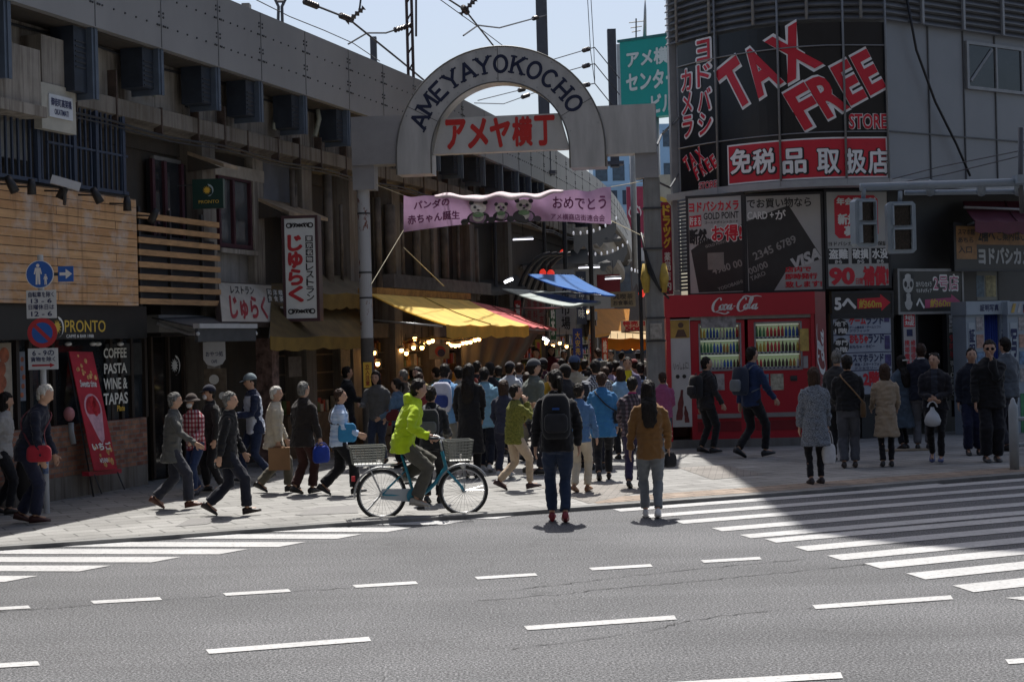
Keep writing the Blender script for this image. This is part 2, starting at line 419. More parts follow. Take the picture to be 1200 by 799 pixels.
for q in ([(205, 617), (243, 614), (262, 606), (222, 608)], [(345, 604), (420, 601), (418, 592), (372, 594)], [(560, 572), (590, 570), (600, 562), (570, 563)]):
    mb.add([G(x, y, KZ).xy.to_3d() + V((0, 0, KZ + .005)) for x, y in q], [(0, 1, 2, 3)])
mb.build('pavement_cover', mat((.16, .155, .15), .7, .2, 30), kind='structure')
PAINT = m_marking()
def gquad(mb, pts, z=.006): mb.add([G(x, y, z) for x, y in pts], [tuple(range(len(pts)))])
# zebra on the near road (right)
ends = [(718, 597.5), (752, 604.5), (790, 611.5), (834, 620), (867, 628), (896, 633), (931, 642.5), (969, 653), (1013, 662.5), (1062, 674.5), (1116, 689)]
thick = [2.9, 3.1, 3.4, 3.8, 4, 4.3, 4.9, 5.5, 6.1, 7, 7.8]
mb = MB(); VPz = (4800, 291)
for (x, y), t in zip(ends, thick):
    def at(X, x0, y0): return y0 + (VPz[1] - y0) * (X - x0) / (VPz[0] - x0)
    yb = y - t * .0; xe = 1420
    gquad(mb, [(x, y - t * .45), (x + t * 3.2, y + t * .55), (xe, at(xe, x + t * 3.2, y + t * .55)), (xe, at(xe, x, y - t * .45))])
x, y = 862, 585; gquad(mb, [(828, 584.5), (800, 589), (960, 576.5), (1108, 567.5), (1092, 565.5)])
gquad(mb, [(1178, 700), (1215, 705), (1400, 690), (1400, 683)])
mb.build('crosswalk', PAINT, kind='structure')
mb = MB()
rows = [((620, 600.5), 640, 604.5, 5), ((490, 603), 605, 607.5, 4.2), ((318, 610), 545, 614.5, 4.6), ((194, 616), 482, 623, 5.2), ((123, 622), 424, 631, 5.4),
        ((46, 629), 358, 640.5, 5.8), ((-40, 637.5), 290, 649, 6), ((-70, 648), 212, 658.5, 6.3), ((-80, 658), 130, 669, 6.8), ((-90, 668), 44, 681.5, 7.2)]
for (xl, yl), xr, yr, t in rows[1:]:
    yl2 = yr - .006 * (xl - xr) * 0 - t
    gquad(mb, [(xl, yr - t), (xl - t * 4, yr - .5), (xr - t * 5.5, yr), (xr, yr - t)])  # left crossing
mb.build('crosswalk', PAINT, kind='structure')
mb = MB()
def dash(x0, y0, x1, y1, t): gquad(mb, [(x0, y0), (x1, y1), (x1 + 3, y1 + t), (x0 + 4, y0 + t)])
for d in ((-40, 713, 33, 709, 3.2), (106, 703.5, 187, 699, 3.4), (261, 694.5, 338, 689.7, 3.2), (413, 685, 487, 680.5, 3.2), (556, 675.5, 627, 671, 3), (690, 664.8, 762, 660.5, 3), (821, 656, 890, 652, 3),
          (241, 760.5, 432, 745.5, 5), (614, 733, 790, 720.5, 4.8), (952, 708.5, 1114, 697, 4.6), (-60, 780, 44, 774, 5), (780, 799, 985, 787, 7), (1178, 772, 1300, 764, 5.5)):
    dash(*d)
mb.build('lane_marking', PAINT, kind='structure')
rk = random.Random(17); mb = MB()
for line in ([(560, 703), (640, 697), (720, 689), (810, 681), (900, 672), (1000, 662), (1010, 661)], [(610, 689), (660, 684), (720, 676), (800, 668), (880, 660), (940, 655)], [(0, 716), (60, 712), (105, 708)], [(190, 702), (258, 697)], [(340, 692), (410, 688)], [(600, 760), (760, 738), (800, 728), (900, 715), (1110, 703)]):
    L = [G(x, y, .005) for x, y in catmull(line, 9)]
    L = [p + V((rk.uniform(-.02, .02), rk.uniform(-.035, .035), 0)) for p in L]
    for a, b in zip(L, L[1:]):
        w = rk.uniform(.002, .009); d = (b - a).normalized(); n = V((-d.y, d.x, 0)) * w; mb.quad(a + n, b + n, b - n, a - n)
mb.build('road_crack', mat((.045, .045, .047), .9, .3), kind='structure')
# ================================================================ VIADUCT AND THE SHOPS UNDER IT
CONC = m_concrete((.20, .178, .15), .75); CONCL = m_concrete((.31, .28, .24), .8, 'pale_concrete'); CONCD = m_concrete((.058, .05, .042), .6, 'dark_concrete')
GIRD = mat((.27, .265, .262), .5, .10, .7, 0, 0, (1, 1, .5))
SLEN = [0.0]
for a, b in zip(PATH, PATH[1:]): SLEN.append(SLEN[-1] + (V(b) - V(a)).length)
def along(s):
    i = max(k for k in range(len(SLEN) - 1) if SLEN[k] <= max(s, 0)); t = (s - SLEN[i]) / (SLEN[i + 1] - SLEN[i])
    a, b = V(PATH[i]), V(PATH[i + 1]); d = (b - a).normalized(); p = a + (b - a) * t; return p, d, V((d.y, -d.x))
def s_of(px):
    p = W_(px, 300, 0); return min(range(0, int(SLEN[-1] * 10)), key=lambda k: (along(k / 10)[0] - p.xy).length) / 10
def sweep(prof, s0=0, s1=None, step=1.5):
    s1 = SLEN[-1] if s1 is None else s1; k = max(2, int((s1 - s0) / step) + 1); rings = []
    for i in range(k):
        p, d, n = along(s0 + (s1 - s0) * i / (k - 1) * .9999); rings.append([V((*(p + n * o), z)) for o, z in prof])
    return rings
def wface(x0, x1, yt, yb, off):
    A, B = W_(x0, yt, off), W_(x1, yt, off); zb = W_(x0, yb, off).z; return face2(A, B, A.z, zb)
via = thing('railway_viaduct', (*along(20)[0], 0), 'long grey riveted steel and concrete railway viaduct curving above the market shops', 'viaduct')
MB().loft(sweep([(0, 6.52), (0, 7.66), (-.12, 7.66), (-.12, 6.52)])).build('parapet', GIRD, via)
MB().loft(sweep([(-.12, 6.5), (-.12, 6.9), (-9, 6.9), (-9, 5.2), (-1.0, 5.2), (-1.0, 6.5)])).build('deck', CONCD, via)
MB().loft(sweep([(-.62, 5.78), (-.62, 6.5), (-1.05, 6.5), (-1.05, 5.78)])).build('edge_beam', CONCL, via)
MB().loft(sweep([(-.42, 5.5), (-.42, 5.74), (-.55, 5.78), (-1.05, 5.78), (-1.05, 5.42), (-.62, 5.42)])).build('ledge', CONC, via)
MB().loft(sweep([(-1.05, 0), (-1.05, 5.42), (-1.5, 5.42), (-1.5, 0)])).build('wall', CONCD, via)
mb, seam = MB(), MB()
s = s_of(30) - 7; SE = s_of(720) + 12; k = 0; rng = random.Random(3)
brk = []
while s < SE:
    st = (1.75, 1.75, 1.5, 1.75, 1.95)[k % 5]; p, d, n = along(s); f = F((*p, 0), (*d, 0), (0, 0, 1), (*n, 0))
    seam.fbox(f, -.008, .008, 6.53, 7.65, 0, .006)
    for zz in (6.85, 7.28):
        for u in range(6): mb.disc(f, .18 + u * (st - .3) / 5, zz, .015, 0, .014, 6)
        for a, b in ((-.11, 0), (-.06, 0), (.06, 0), (.11, 0), (-.06, .13), (.06, .13), (-.06, .19), (.06, .19)):
            mb.disc(f, a, zz + b, .017, 0, .014, 6)
    if s < s_of(700): brk.append((s, f))
    s += st; k += 1
seam.build('seam', mat((.11, .11, .112), .6, .1), via); mb.build('rivet', mat((.04, .04, .045), .5, .1), via)
for i, (s, f) in enumerate(brk):
    m = MB(); big = .3 if i < 6 else 0
    m.fbox(f, -.32, -.02, 5.92 - big, 6.5, -.5, -.14); m.cur = 1; m.fbox(f, -.02, .03, 5.84 - big, 6.52, -.52, -.05).fbox(f, .03, .10, 5.84 - big, 6.52, -.06, -.03)
    m.cur = 2
    for q in range(6): m.fbox(f, -.29, -.05, 5.96 + q * .07, 5.94 + q * .07, -.14, -.125)
    m.build('bracket', [mat((.024, .032, .048), .55, .25), mat((.085, .11, .15), .5, .15), DGREY], via)
PIPE = mat((.27, .29, .25), .6, .3)
for px, y0, y1 in ((183, 75, 113), (232, 88, 150), (283, 100, 142), (324, 112, 152), (372, 128, 160)):
    A, B = W_(px, y0, -.45), W_(px - 3, y1, -.5); C = W_(px + 2, y0 + 12, -.45)
    MB().tube([A, C, C * .35 + B * .65, B], .045, 8).build('drain_pipe', PIPE, via)
f = wface(216, 229, 111.5, 126, -.615); MB().text(f, 0, f.w, 0, f.h, '266', .004, .02).build('number_lettering', BLACK, via)
for px in (236, 350, 405, 455, 500, 545, 590):       # piers in front of the wall line
    A = W_(px, 300, -.8); p = A.xy; s_ = min(range(0, 900), key=lambda k: (along(k / 10)[0] - p).length) / 10; q, d, n = along(s_); f = F((*q, 0), (*d, 0), (0, 0, 1), (*n, 0))
    MB().fbox(f, -.22, .22, 0, 5.8, -1.05, -.60).build('pier', CONC, via)
# big concrete corner block by the stairs
f = wface(-60, 46, 30, 106, -.18)
m = MB(); m.fbox(f, 0, f.w, 0, f.h, -.9, 0).fbox(f, -.05, f.w + .04, -.1, .04, -.9, .06); m.build('corner_block', CONCL, via)
f = wface(48, 88, 40, 97, -.3); MB().fbox(f, 0, f.w, -.15, f.h, -.7, 0).build('corner_block', CONCL, via)
# pipes, conduits and rusty straps on the wall
rp = random.Random(11)
for px, y0, y1, r in ((342, 200, 330, .05), (346, 215, 330, .03), (383, 205, 400, .09), (399, 240, 330, .035), (442, 232, 340, .07), (456, 240, 345, .12), (470, 238, 345, .05), (487, 250, 350, .09), (505, 255, 350, .05), (520, 262, 350, .10), (536, 262, 350, .04), (556, 268, 352, .09)):
    A, B = W_(px, y0, -.62), W_(px, y1, -.62); MB().tube([A, V((A.x, A.y, B.z))], r, 8).build('wall_pipe', mat((.14, .115, .09), .7, .4, 4), via)
for zz, rr in ((5.36, .018), (5.30, .012), (6.44, .02)): MB().tube([p for p in (V((*(along(s_ * .8)[0] + along(s_ * .8)[2] * (-.40 if zz < 6 else -.58)), zz + .03 * sin(s_ * 1.3))) for s_ in range(14, 70))], rr, 5).build('conduit', DGREY, via)
for k in range(34):
    q, d, n = along(11 + k * 1.02 + rp.uniform(-.2, .2)); f = F((*q, 0), (*d, 0), (0, 0, 1), (*n, 0)); MB().fbox(f, -.018, .018, 5.36, 5.74 + rp.uniform(0, .5), -.55, -.405).build('strap', mat((.075, .052, .042), .8, .4, 6), via)
# ---------------------------------------------------------------- cafe under the viaduct
DIRL = (W_(160, 300, -.4) - W_(20, 300, -.4)).normalized()
PLK = m_planks(DIRL); BRK = m_brick(DIRL)
caf = thing('cafe', W_(100, 580, -1) * V((1, 1, 0)), 'black fronted cafe with a timber upper screen and brick base under the viaduct', 'cafe')
f = wface(-120, 162, 205, 358, -.38)
f = face2(W_(-120, 300, -.38), W_(161, 300, -.38), W_(90, 224, -.38).z, W_(90, 356.5, -.38).z)
MB().fbox(f, 0, f.w, 0, f.h, -.12, 0).build('timber_screen', PLK, caf)
fs = face2(W_(163, 300, -.42), W_(258, 300, -.42), W_(200, 246, -.42).z, W_(200, 357, -.42).z)
SLAT = mat((.42, .24, .11), .7, .25, 4, 0, 0, (1, 1, 6))
nsl = 8; hh = fs.h / nsl
for i in range(nsl):
    MB().fbox(fs, 0, fs.w, i * hh + .0, i * hh + hh * .46, -.05, 0).build('slat', SLAT, caf)
MB().fbox(fs, 0, fs.w, 0, fs.h * .72, -.16, -.1).build('backing_screen', mat((.02, .024, .032), .6, .2), caf)
for a in (.1, fs.w * .4, fs.w * .8): MB().fbox(fs, a, a + .05, -.02, fs.h, -.1, -.05).build('batten', DGREY, caf)
ff = face2(W_(-120, 380, -.50), W_(172, 380, -.50), W_(100, 357, -.5).z, W_(100, 397, -.5).z)
MB().fbox(ff, 0, ff.w, 0, ff.h, -.5, 0).build('fascia', mat((.018, .017, .016), .4, .2), caf)
# fascia writing with sun and moon mark
def mark(o, f, a, b, r, sunm, moonm):
    m = MB(); m.disc(f, a - r * .12, b, r * .42, .004, .008, 18)
    for k in range(12):
        t = 2 * pi * k / 12; c_, s_ = cos(t), sin(t); x, y = a - r * .12, b
        m.flat(f, [(x + (c_ * .42 - s_ * .09) * r, y + (s_ * .42 + c_ * .09) * r), (x + (c_ * .42 + s_ * .09) * r, y + (s_ * .42 - c_ * .09) * r), (x + c_ * .75 * r, y + s_ * .75 * r)], .006)
    m.build('sun_emblem', sunm, o)
    pts = [(a + r * sin(t) * 1.0, b + r * cos(t)) for t in [pi * k / 14 for k in range(15)]] + [(a + r * .25 + r * .55 * sin(t), b + .82 * r * cos(t) - .02) for t in [pi * k / 14 for k in range(14, -1, -1)]]
    MB().flat(f, pts, .005).build('moon_emblem', moonm, o)
def at(f, px, py, off): q = W_(px, py, off) - f.o; return q.dot(f.r), q.dot(f.u)
def lat(o, f, off, items, m, **kw):
    "writing placed by the photograph's boxes, on a wall face"
    L = []
    for x0, x1, y0, y1, t, *ex in items:
        a0, b1 = at(f, x0, y0, off); a1, b0 = at(f, x1, y1, off); L.append((a0, a1, b0, b1, t, *(ex or [])))
    return letters(o, f, L, m, **kw)
GOLD = mat((.62, .42, .06), .5, .1)
a, b = at(ff, 68, 383, -.5); mark(caf, ff, a, b, .14, GOLD, WHITE)
lat(caf, ff, -.5, [(76, 124, 375, 389, 'PRONTO')], GOLD, bold=.01)
lat(caf, ff, -.5, [(78, 110, 391, 395.5, 'CAFFÈ & BAR 1988')], WHITE, bold=.01)
# brick base, concrete plinth, dark glazing
fb = face2(W_(-120, 500, -.78), W_(172, 500, -.78), W_(100, 496, -.78).z, W_(100, 556, -.78).z)
MB().fbox(fb, 0, fb.w, 0, fb.h, -.4, 0).build('brick_base', BRK, caf)
fp = face2(W_(-120, 500, -.74), W_(172, 500, -.74), W_(100, 555, -.74).z, 0.0)
MB().fbox(fp, 0, fp.w, 0, fp.h, -.4, 0).build('plinth', CONC, caf)
fw = face2(W_(-120, 450, -.9), W_(172, 450, -.9), ff.o.z, fb.o.z + fb.h)
MB().fbox(fw, 0, fw.w, 0, fw.h, -.05, 0).build('window', glass(), caf)
for px in (-70, 18, 33, 52, 60, 128, 140, 152, 168):
    a, _ = at(fw, px, 450, -.9); MB().fbox(fw, a - .035, a + .035, 0, fw.h, -.02, .06).build('window_post', mat((.03, .022, .018), .5, .2), caf)
for x0, x1, y0, y1 in ((124, 137, 403, 500), (140, 166, 402, 440)):
    f = wface(x0, x1, y0, y1, -.86); MB().fbox(f, 0, f.w, 0, f.h, -.02, 0).build('blackboard', mat((.03, .031, .03), .8, .4, 9), caf)
lat(caf, fw, -.9, [(117, 144, 408, 419, 'COFFEE'), (117.5, 144.5, 426, 437, 'PASTA'), (117, 145, 443.5, 455, 'WINE &'), (117, 145.5, 461, 472.5, 'TAPAS')], mat('#d8d6cc', .5, .1), name='window_lettering', c=.07, bold=.025)
lat(caf, fw, -.9, [(133, 142, 475, 481, 'Plate')], YEL, name='window_lettering', c=.07)
for x0, x1, y0, y1, c in ((-8, 13, 402, 492, '#9a8f80'), (22, 29, 412, 470, '#6d7480')):       # menu posters in the glass
    f = wface(x0, x1, y0, y1, -.86); po = MB(); po.fbox(f, 0, f.w, 0, f.h, -.02, 0); po.build('menu_poster', mat(c, .6, .2, 6), caf)
    pm = MB(); r = random.Random(int(x0 + 50))
    for k in range(5): pm.disc(f, f.w * r.uniform(.3, .7), f.h * (.12 + k * .18), f.w * .27, .001, .004, 14)
    pm.build('dish_pattern', mat((.32, .09, .04), .6, .5, 8), caf)
for px, py in ((54, 410), (80, 403), (109, 403), (115, 403), (141, 403)):
    A = W_(px, py, -.7); MB().ell(A, .05, .05, .03).build('downlight', WHITE, caf)
# doorway beyond the brick base
fd = wface(173, 232, 392, 562, -1.0); MB().fbox(fd, 0, fd.w, 0, fd.h, -.03, .0).build('doorway', glass((.012, .011, .011)), caf)
for px in (176, 196, 214, 228):
    a, _ = at(fd, px, 450, -1.0); MB().fbox(fd, a - .03, a + .03, 0, fd.h, 0, .05).build('door_frame', mat((.04, .028, .02), .5, .2), caf)
a, b = at(fd, 205, 428, -1); mark(caf, fd, a, b, .16, WHITE, WHITE)
fc = wface(168, 222, 357, 395, -1.0); MB().fbox(fc, 0, fc.w, 0, fc.h, 0, .3).build('door_header', mat((.02, .018, .016), .5, .2), caf)
# window bay above: wall, maroon window
WB = m_concrete((.27, .26, .245), .3, 'plaster')
f = wface(180, 306, 182, 345, -.98); MB().fbox(f, 0, f.w, 0, f.h, -.1, 0).build('wall', WB, caf)
f2 = wface(176, 250, 186, 300, -.9); MB().fbox(f2, 0, f2.w, 0, f2.h, -.08, 0).build('dark_window', glass((.02, .022, .025)), caf)
MAR = mat((.06, .02, .03), .5, .2)
for px in (178, 192, 212, 232):
    a, _ = at(f2, px, 240, -.9); MB().fbox(f2, a - .04, a + .04, 0, f2.h, 0, .05).build('window_post', MAR, caf)
f3 = wface(252, 291, 203, 289, -.93)
m = MB().fbox(f3, 0, f3.w, 0, f3.h, -.02, 0).build('window', glass((.07, .075, .08)), caf)
m = MB()
for a0, a1, b0, b1 in ((0, .07, 0, f3.h), (f3.w - .07, f3.w, 0, f3.h), (.07, f3.w - .07, 0, .07), (.07, f3.w - .07, f3.h - .07, f3.h), (f3.w * .42, f3.w * .42 + .07, .07, f3.h - .07)): m.fbox(f3, a0, a1, b0, b1, 0, .06)
m.build('window_frame', MAR, caf)
MB().fbox(f3, -.1, f3.w + .1, -.1, -.02, -.02, .12).build('sill', CONCL, caf)
f = wface(292, 304, 182, 335, -.9); MB().fbox(f, 0, f.w, 0, f.h, -.2, .06).build('pilaster', CONCL, caf)
f = wface(228, 306, 185, 200, -.88); MB().fbox(f, 0, f.w, 0, f.h, -.2, .05).build('lintel', mat((.35, .31, .26), .7, .2), caf)
# pale vertical block (AC riser) right of the bay
f = wface(302, 352, 188, 250, -.95); MB().fbox(f, 0, f.w, 0, f.h, -.1, .1).build('wall', mat((.17, .18, .2), .7, .15, 2), caf)
def hood(x0, x1, y0, y1, off):
    "small sloping rain hood"
    A, B = W_(x0, y0, off), W_(x1, y0, off); z0 = A.z; z1 = W_(x0, y1, off).z; d = (B - A).normalized(); n = V((d.y, -d.x, 0)); L = (B.xy - A.xy).length
    o = thing('rain_hood', A, 'small stained tan rain hood ' + ('above the maroon window' if x0 < 290 else 'over the tall white restaurant sign'), 'hood', 'rain hoods')
    MB().prism([V((A.x, A.y, z0)) - n * .1, V((A.x, A.y, z1)) + n * .55, V((A.x, A.y, z1 - .06)) + n * .55, V((A.x, A.y, z0 - .06)) - n * .1], V((d.x, d.y, 0)) * L).build('hood_roof', mat((.33, .25, .17), .8, .35, 4), o)
    MB().prism([V((A.x, A.y, z0 - .06)) - n * .1, V((A.x, A.y, z1 - .06)) + n * .5, V((A.x, A.y, z1 - .1)) - n * .1], V((d.x, d.y, 0)) * .04).build('hood_cheek', CONCD, o)
hood(226, 243, 177, 194, -.75); hood(305, 352, 230, 250, -.8)
# railing on top of the timber screen
ra = thing('railing', W_(60, 200, -.35), 'dark blue steel bar railing on the ledge above the timber screen', 'railing')
fr = face2(W_(-120, 200, -.45), W_(150, 200, -.45), W_(60, 110, -.45).z, W_(60, 216, -.45).z)
m = MB(); n_ = int(fr.w / .13)
for i in range(n_):
    a = i * .13; top = fr.h - (.0 if i < n_ * .62 else .06)
    m.fbox(fr, a, a + .028, 0, top, -.03, 0)
m.build('bar', mat((.035, .05, .085), .45, .15), ra)
m = MB(); m.fbox(fr, 0, fr.w, fr.h - .03, fr.h, -.035, .01).fbox(fr, 0, fr.w, .0, .05, -.035, .01).fbox(fr, fr.w * .6, fr.w, fr.h * .45, fr.h * .45 + .03, -.035, .01); m.build('rail', mat((.035, .05, .085), .45, .15), ra)
for a in (fr.w * .32, fr.w * .55, fr.w * .72, fr.w * .83, fr.w * .97): MB().fbox(fr, a, a + .07, 0, fr.h + .05, -.05, .02).build('post', mat((.035, .05, .085), .45, .15), ra)
f = wface(-20, 30, 108, 180, -.75); MB().fbox(f, 0, f.w, 0, f.h, -.05, 0).build('wall_panel', mat((.30, .30, .29), .6, .15), caf)
# plaque under the viaduct
f = wface(48, 88, 96, 150, -.28)
o = signbox('plaque', f, f.w, f.h, 'cream plaque with the viaduct name in dark writing, under the concrete beam', 'plaque', mat((.42, .40, .34), .6, .12), None, .12)
g = f.sub(f.w * .18, f.h * .28); w, h = f.w * .68, f.h * .5
MB().fbox(g, 0, w, 0, h, .002, .025).build('nameplate', mat('#c9cdd2', .4, .06), o)
letters(o, g, [(w * .06, w * .94, h * .5, h * .85, '御徒町高架橋'), (w * .2, w * .8, h * .13, h * .38, 'OKATIMATI')], NAVY, c=.03)
# spot lamps and camera on top of the timber screen
sp = None
for i, (px, py) in enumerate(((13, 216), (37, 219), (74, 224), (113, 229), (149, 239), (180, 253))):
    A = W_(px, py, -.1); n = along(s_of(px))[2]; B = A - V((*n, 0)) * .42 + V((0, 0, .03))
    o = thing('spot_lamp', A, ['black spot lamp above the first boards of the timber screen', 'black spot lamp just before the white security camera', 'black spot lamp just after the white security camera', 'black spot lamp above the last boards of the timber screen',
        'angled black spot lamp where boards meet the slats', 'tilted black spot lamp in front of the upper slats'][i], 'lamp', 'spot lamps on the timber screen')
    m = MB(); t = V((.05 * (i % 3 - 1), 0, .1)); m.tube([A + t, A + t * .3, A - t], .055, 10, rs=[.04, .055, .06]); m.build('lamp_shade', BLACK, o)
    MB().tube([B, A], .014, 6).build('arm', BLACK, o)
A = W_(76, 215, .0); o = thing('security_camera', A, 'white box security camera angled out over the timber screen', 'camera')
d = V((.9, .25, -.28)).normalized(); f = F(A - d * .18, d, (0, 0, 1)); f.u = f.n.cross(f.r).normalized()
MB().fbox(f, 0, .38, -.05, .06, -.06, .06).build('housing', mat('#b9bcc0', .4, .05), o); MB().tube([A - V((0, 0, .05)), A + V((-.02, .05, -.22)), A + V((-.1, .32, -.24))], .025, 8).build('bracket', DGREY, o)
# green hanging sign
f = wface(226, 263, 210.5, 245, -.3)
Q = P(226, 245, W_(232, 230, -.3).y); f = F(Q, (1, -.12, 0)); w = 37 / (FPX / Q.y); h = 34.5 / (FPX / Q.y)
o = signbox('hanging_sign', f, w, h, 'dark green square cafe sign with sun and moon emblem hanging out from wall', 'sign', mat((.006, .035, .028), .4, .1), None, .1)
mark(o, f, w * .5, h * .62, w * .19, YEL, mat('#9fb0b8', .5, .1)); letters(o, f, [(w * .2, w * .86, h * .17, h * .28, 'PRONTO')], GOLD, c=.006, bold=.005)
MB().fbox(f, -.25, 0, h * .8, h * .84, -.06, -.03).build('bracket', DGREY, o)
# angled restaurant signboard
A, B = W_(256, 350, -.6), W_(340, 370, -.55)
TL, TR, BL, BR = W_(256, 331, -.72), W_(333, 337, -.72), W_(260, 377, -.1), W_(342, 382, -.1)
r = (TR - TL); r.z = 0; f = F(BL, r, TL - BL); w, h = r.length, (TL - BL).length
o = signbox('signboard', f, w, h, 'slanting cream restaurant signboard with red hiragana beside the timber slats', 'sign', mat('#b3aca0', .5, .12, 3), mat((.09, .07, .065), .6, .2), .1)
letters(o, f, [(w * .13, w * .66, h * .08, h * .66, 'じゅらく', dict(bold=.035))], mat((.33, .03, .04), .5, .1), c=.006)
letters(o, f, [(w * .16, w * .5, h * .72, h * .92, 'レストラン')], BLACK, c=.006)
m = MB()
for i in range(3): m.fbox(f, w * (.70 + i * .09), w * (.775 + i * .09), h * .52, h * .9, .002, .005)
for i in range(2): m.fbox(f, w * (.74 + i * .12), w * (.84 + i * .12), h * .08, h * .46, .002, .005)
m.build('black_patch', BLACK, o)
letters(o, f, [(w * (.708 + i * .09), w * (.767 + i * .09), h * .54, h * .88, t) for i, t in enumerate(('和|食', '洋|食', '喫|茶'))] + [(w * .755, w * .825, h * .12, h * .42, '2|F'), (w * .875, w * .945, h * .12, h * .42, '営|業')], WHITE, c=.008)
# tall white restaurant sign facing the street
Y0 = W_(352, 320, .1).y; f = F(P(336, 373.5, Y0), (1, -.05, 0)); w, h = 36 / FPX * Y0, 117 / FPX * Y0
o = signbox('vertical_sign', f, w, h, 'tall white sign board with red vertical hiragana and black scroll ornaments', 'sign', mat('#cfd2d0', .45, .06), mat((.055, .02, .025), .5, .2), .35, fw=.05)
letters(o, f, [(w * .12, w * .55, h * .16, h * .84, 'じ|ゅ|ら|く', dict(bold=.05))], mat((.45, .02, .03), .5, .1), c=.006)
letters(o, f, [(w * .68, w * .92, h * .17, h * .55, 'レ|ス|ト|ラ|ン')], BLACK, c=.006)
m = MB()
for i in range(4): m.fbox(f, w * .68, w * .92, h * (.765 - i * .069), h * (.825 - i * .069), .002, .005)
for yy in (.07, .93):
    for sx in (-1, 1):
        m.disc(f, w * (.5 + sx * .36), h * yy, w * .09, .002, .005, 14, w * .05)
        for q in range(3): m.flat(f, [(w * (.5 + sx * (.03 + q * .1)), h * (yy - .012)), (w * (.5 + sx * (.13 + q * .09)), h * (yy - .02 - .004 * q)), (w * (.5 + sx * (.10 + q * .09)), h * (yy + .004)), (w * (.5 + sx * (.2 + q * .06)), h * (yy + .03)), (w * (.5 + sx * (.03 + q * .09)), h * (yy + .012))], .004)
    m.disc(f, w * .5, h * yy, w * .06, .002, .005, 12)
m.build('ornament', BLACK, o)
letters(o, f, [(w * .71, w * .89, h * (.772 - i * .069), h * (.818 - i * .069), t) for i, t in enumerate('東京名物')], WHITE, c=.008)
# retractable arm awning and small cloth pennant
o = thing('retracted_awning', W_(215, 380, -.5), 'half retracted grey arm awning over the cafe doorway', 'awning')
A, B = W_(178, 379, -.75), W_(245, 376, -.75)
f = face2(A, B, A.z + .13, A.z - .14); MB().fbox(f, 0, f.w, 0, f.h, -.1, .12).build('cassette', mat((.2, .2, .2), .5, .15), o)
C, D = W_(232, 391, .3), W_(300, 391, .3); f = face2(C, D, C.z + .08, C.z - .12)
MB().fbox(f, 0, f.w, 0, .2, -.05, 0).build('valance', mat((.05, .052, .055), .7, .2), o); MB().fbox(f, 0, f.w, .2, .27, -.08, .03).build('front_bar', mat((.4, .41, .42), .4, .1), o)
MB().prism([A + V((0, 0, .1)), B + V((0, 0, .1)), D + V((0, 0, .1)), C + V((0, 0, .1))], (0, 0, -.02)).build('fabric', mat((.06, .062, .066), .8, .2), o)
MB().tube([A + V((.1, -.1, 0)), W_(222, 391, -.2), C], .03, 8).build('folding_arm', mat((.4, .41, .42), .4, .1), o)
MB().tube([B, (B + D) / 2 + V((.3, 0, 0)), D], .03, 8).build('folding_arm', mat((.4, .41, .42), .4, .1), o)
Yb = W_(250, 415, -.1).y; f = F(P(238.5, 430, Yb), (1, 0, 0)); w, h = 26 / FPX * Yb, 29 / FPX * Yb
o = thing('pennant', f.pt(w / 2, h), 'white rounded cloth pennant with dark print hanging under the arm awning', 'pennant')
MB().fpoly(f, [(0, h), (w, h), (w, h * .3), (w * .85, h * .1), (w * .5, 0), (w * .15, h * .1), (0, h * .3)], -.01, 0).build('cloth', mat('#c3c6ca', .7, .06), o)
letters(o, f, [(w * .12, w * .9, h * .42, h * .62, 'おやつ処'), (w * .36, w * .62, h * .15, h * .28, 'CAFE')], NAVY); 
f2 = F(P(240, 478, Yb), (1, 0, 0)); w2, h2 = 26 / FPX * Yb, 46 / FPX * Yb
o = thing('menu_stand', G(254, 566, KZ), 'narrow dark menu stand with round badges below the white pennant', 'menu stand')
MB().fbox(f2, 0, w2, 0, h2, -.03, 0).build('board', mat((.10, .075, .05), .6, .5, 7), o)
m = MB(); m.disc(f2, w2 * .45, h2 * .72, w2 * .22, .001, .006); m.build('badge', mat('#c9c9c4', .5, .1), o); MB().disc(f2, w2 * .82, h2 * .3, w2 * .17, .001, .006).build('badge', mat('#c9c9c4', .5, .1), o)
MB().fbox(f2, w2 * .1, w2 * .2, -1.2, 0, -.04, -.01).fbox(f2, w2 * .8, w2 * .9, -1.2, 0, -.04, -.01).build('leg', DGREY, o)
# red leaning banner
A, B = G(102, 556, KZ), G(148, 552, KZ)
BL = W_(110.5, 551.5, -.42); BR = W_(137.5, 549, -.42); TL = W_(81, 411.5, -.70); TR = W_(110.5, 411, -.70)
r = (BR - BL); f = F(BL, r, TL - BL); Ub = (TL - BL)
o = thing('roll_up_banner', BL * V((1, 1, 0)), 'red leaning banner with a printed parfait and white writing outside the cafe', 'banner')
w, h = r.length, Ub.length; f = F(BL, r, Ub); f.u = Ub.normalized(); f.n = f.r.cross(f.u).normalized()
MB().fpoly(f, [(0, 0), (w, 0), (w, h), (0, h)], -.012, 0).build('banner_sheet', mat((.42, .012, .03), .5, .25, 3), o)
m = MB(); m.disc(f, w * .5, h * .52, w * .36, .002, .004, 24, w * .3)
m.flat(f, [(w * .14, h * .5), (w * .3, h * .47), (w * .72, h * .47), (w * .86, h * .5), (w * .72, h * .26), (w * .6, h * .22), (w * .48, h * .26)], .003)
m.build('parfait_glass', mat('#c79aa6', .5, .2, 12), o)
m = MB(); r_ = random.Random(5)
for k in range(30):
    m.disc(f, w * r_.uniform(.1, .9), h * r_.choice((r_.uniform(.78, .97), r_.uniform(.03, .2))), w * r_.uniform(.03, .07), .002, .004, 9)
m.build('fruit_pattern', mat((.6, .33, .12), .5, .6, 20), o)
m = MB()
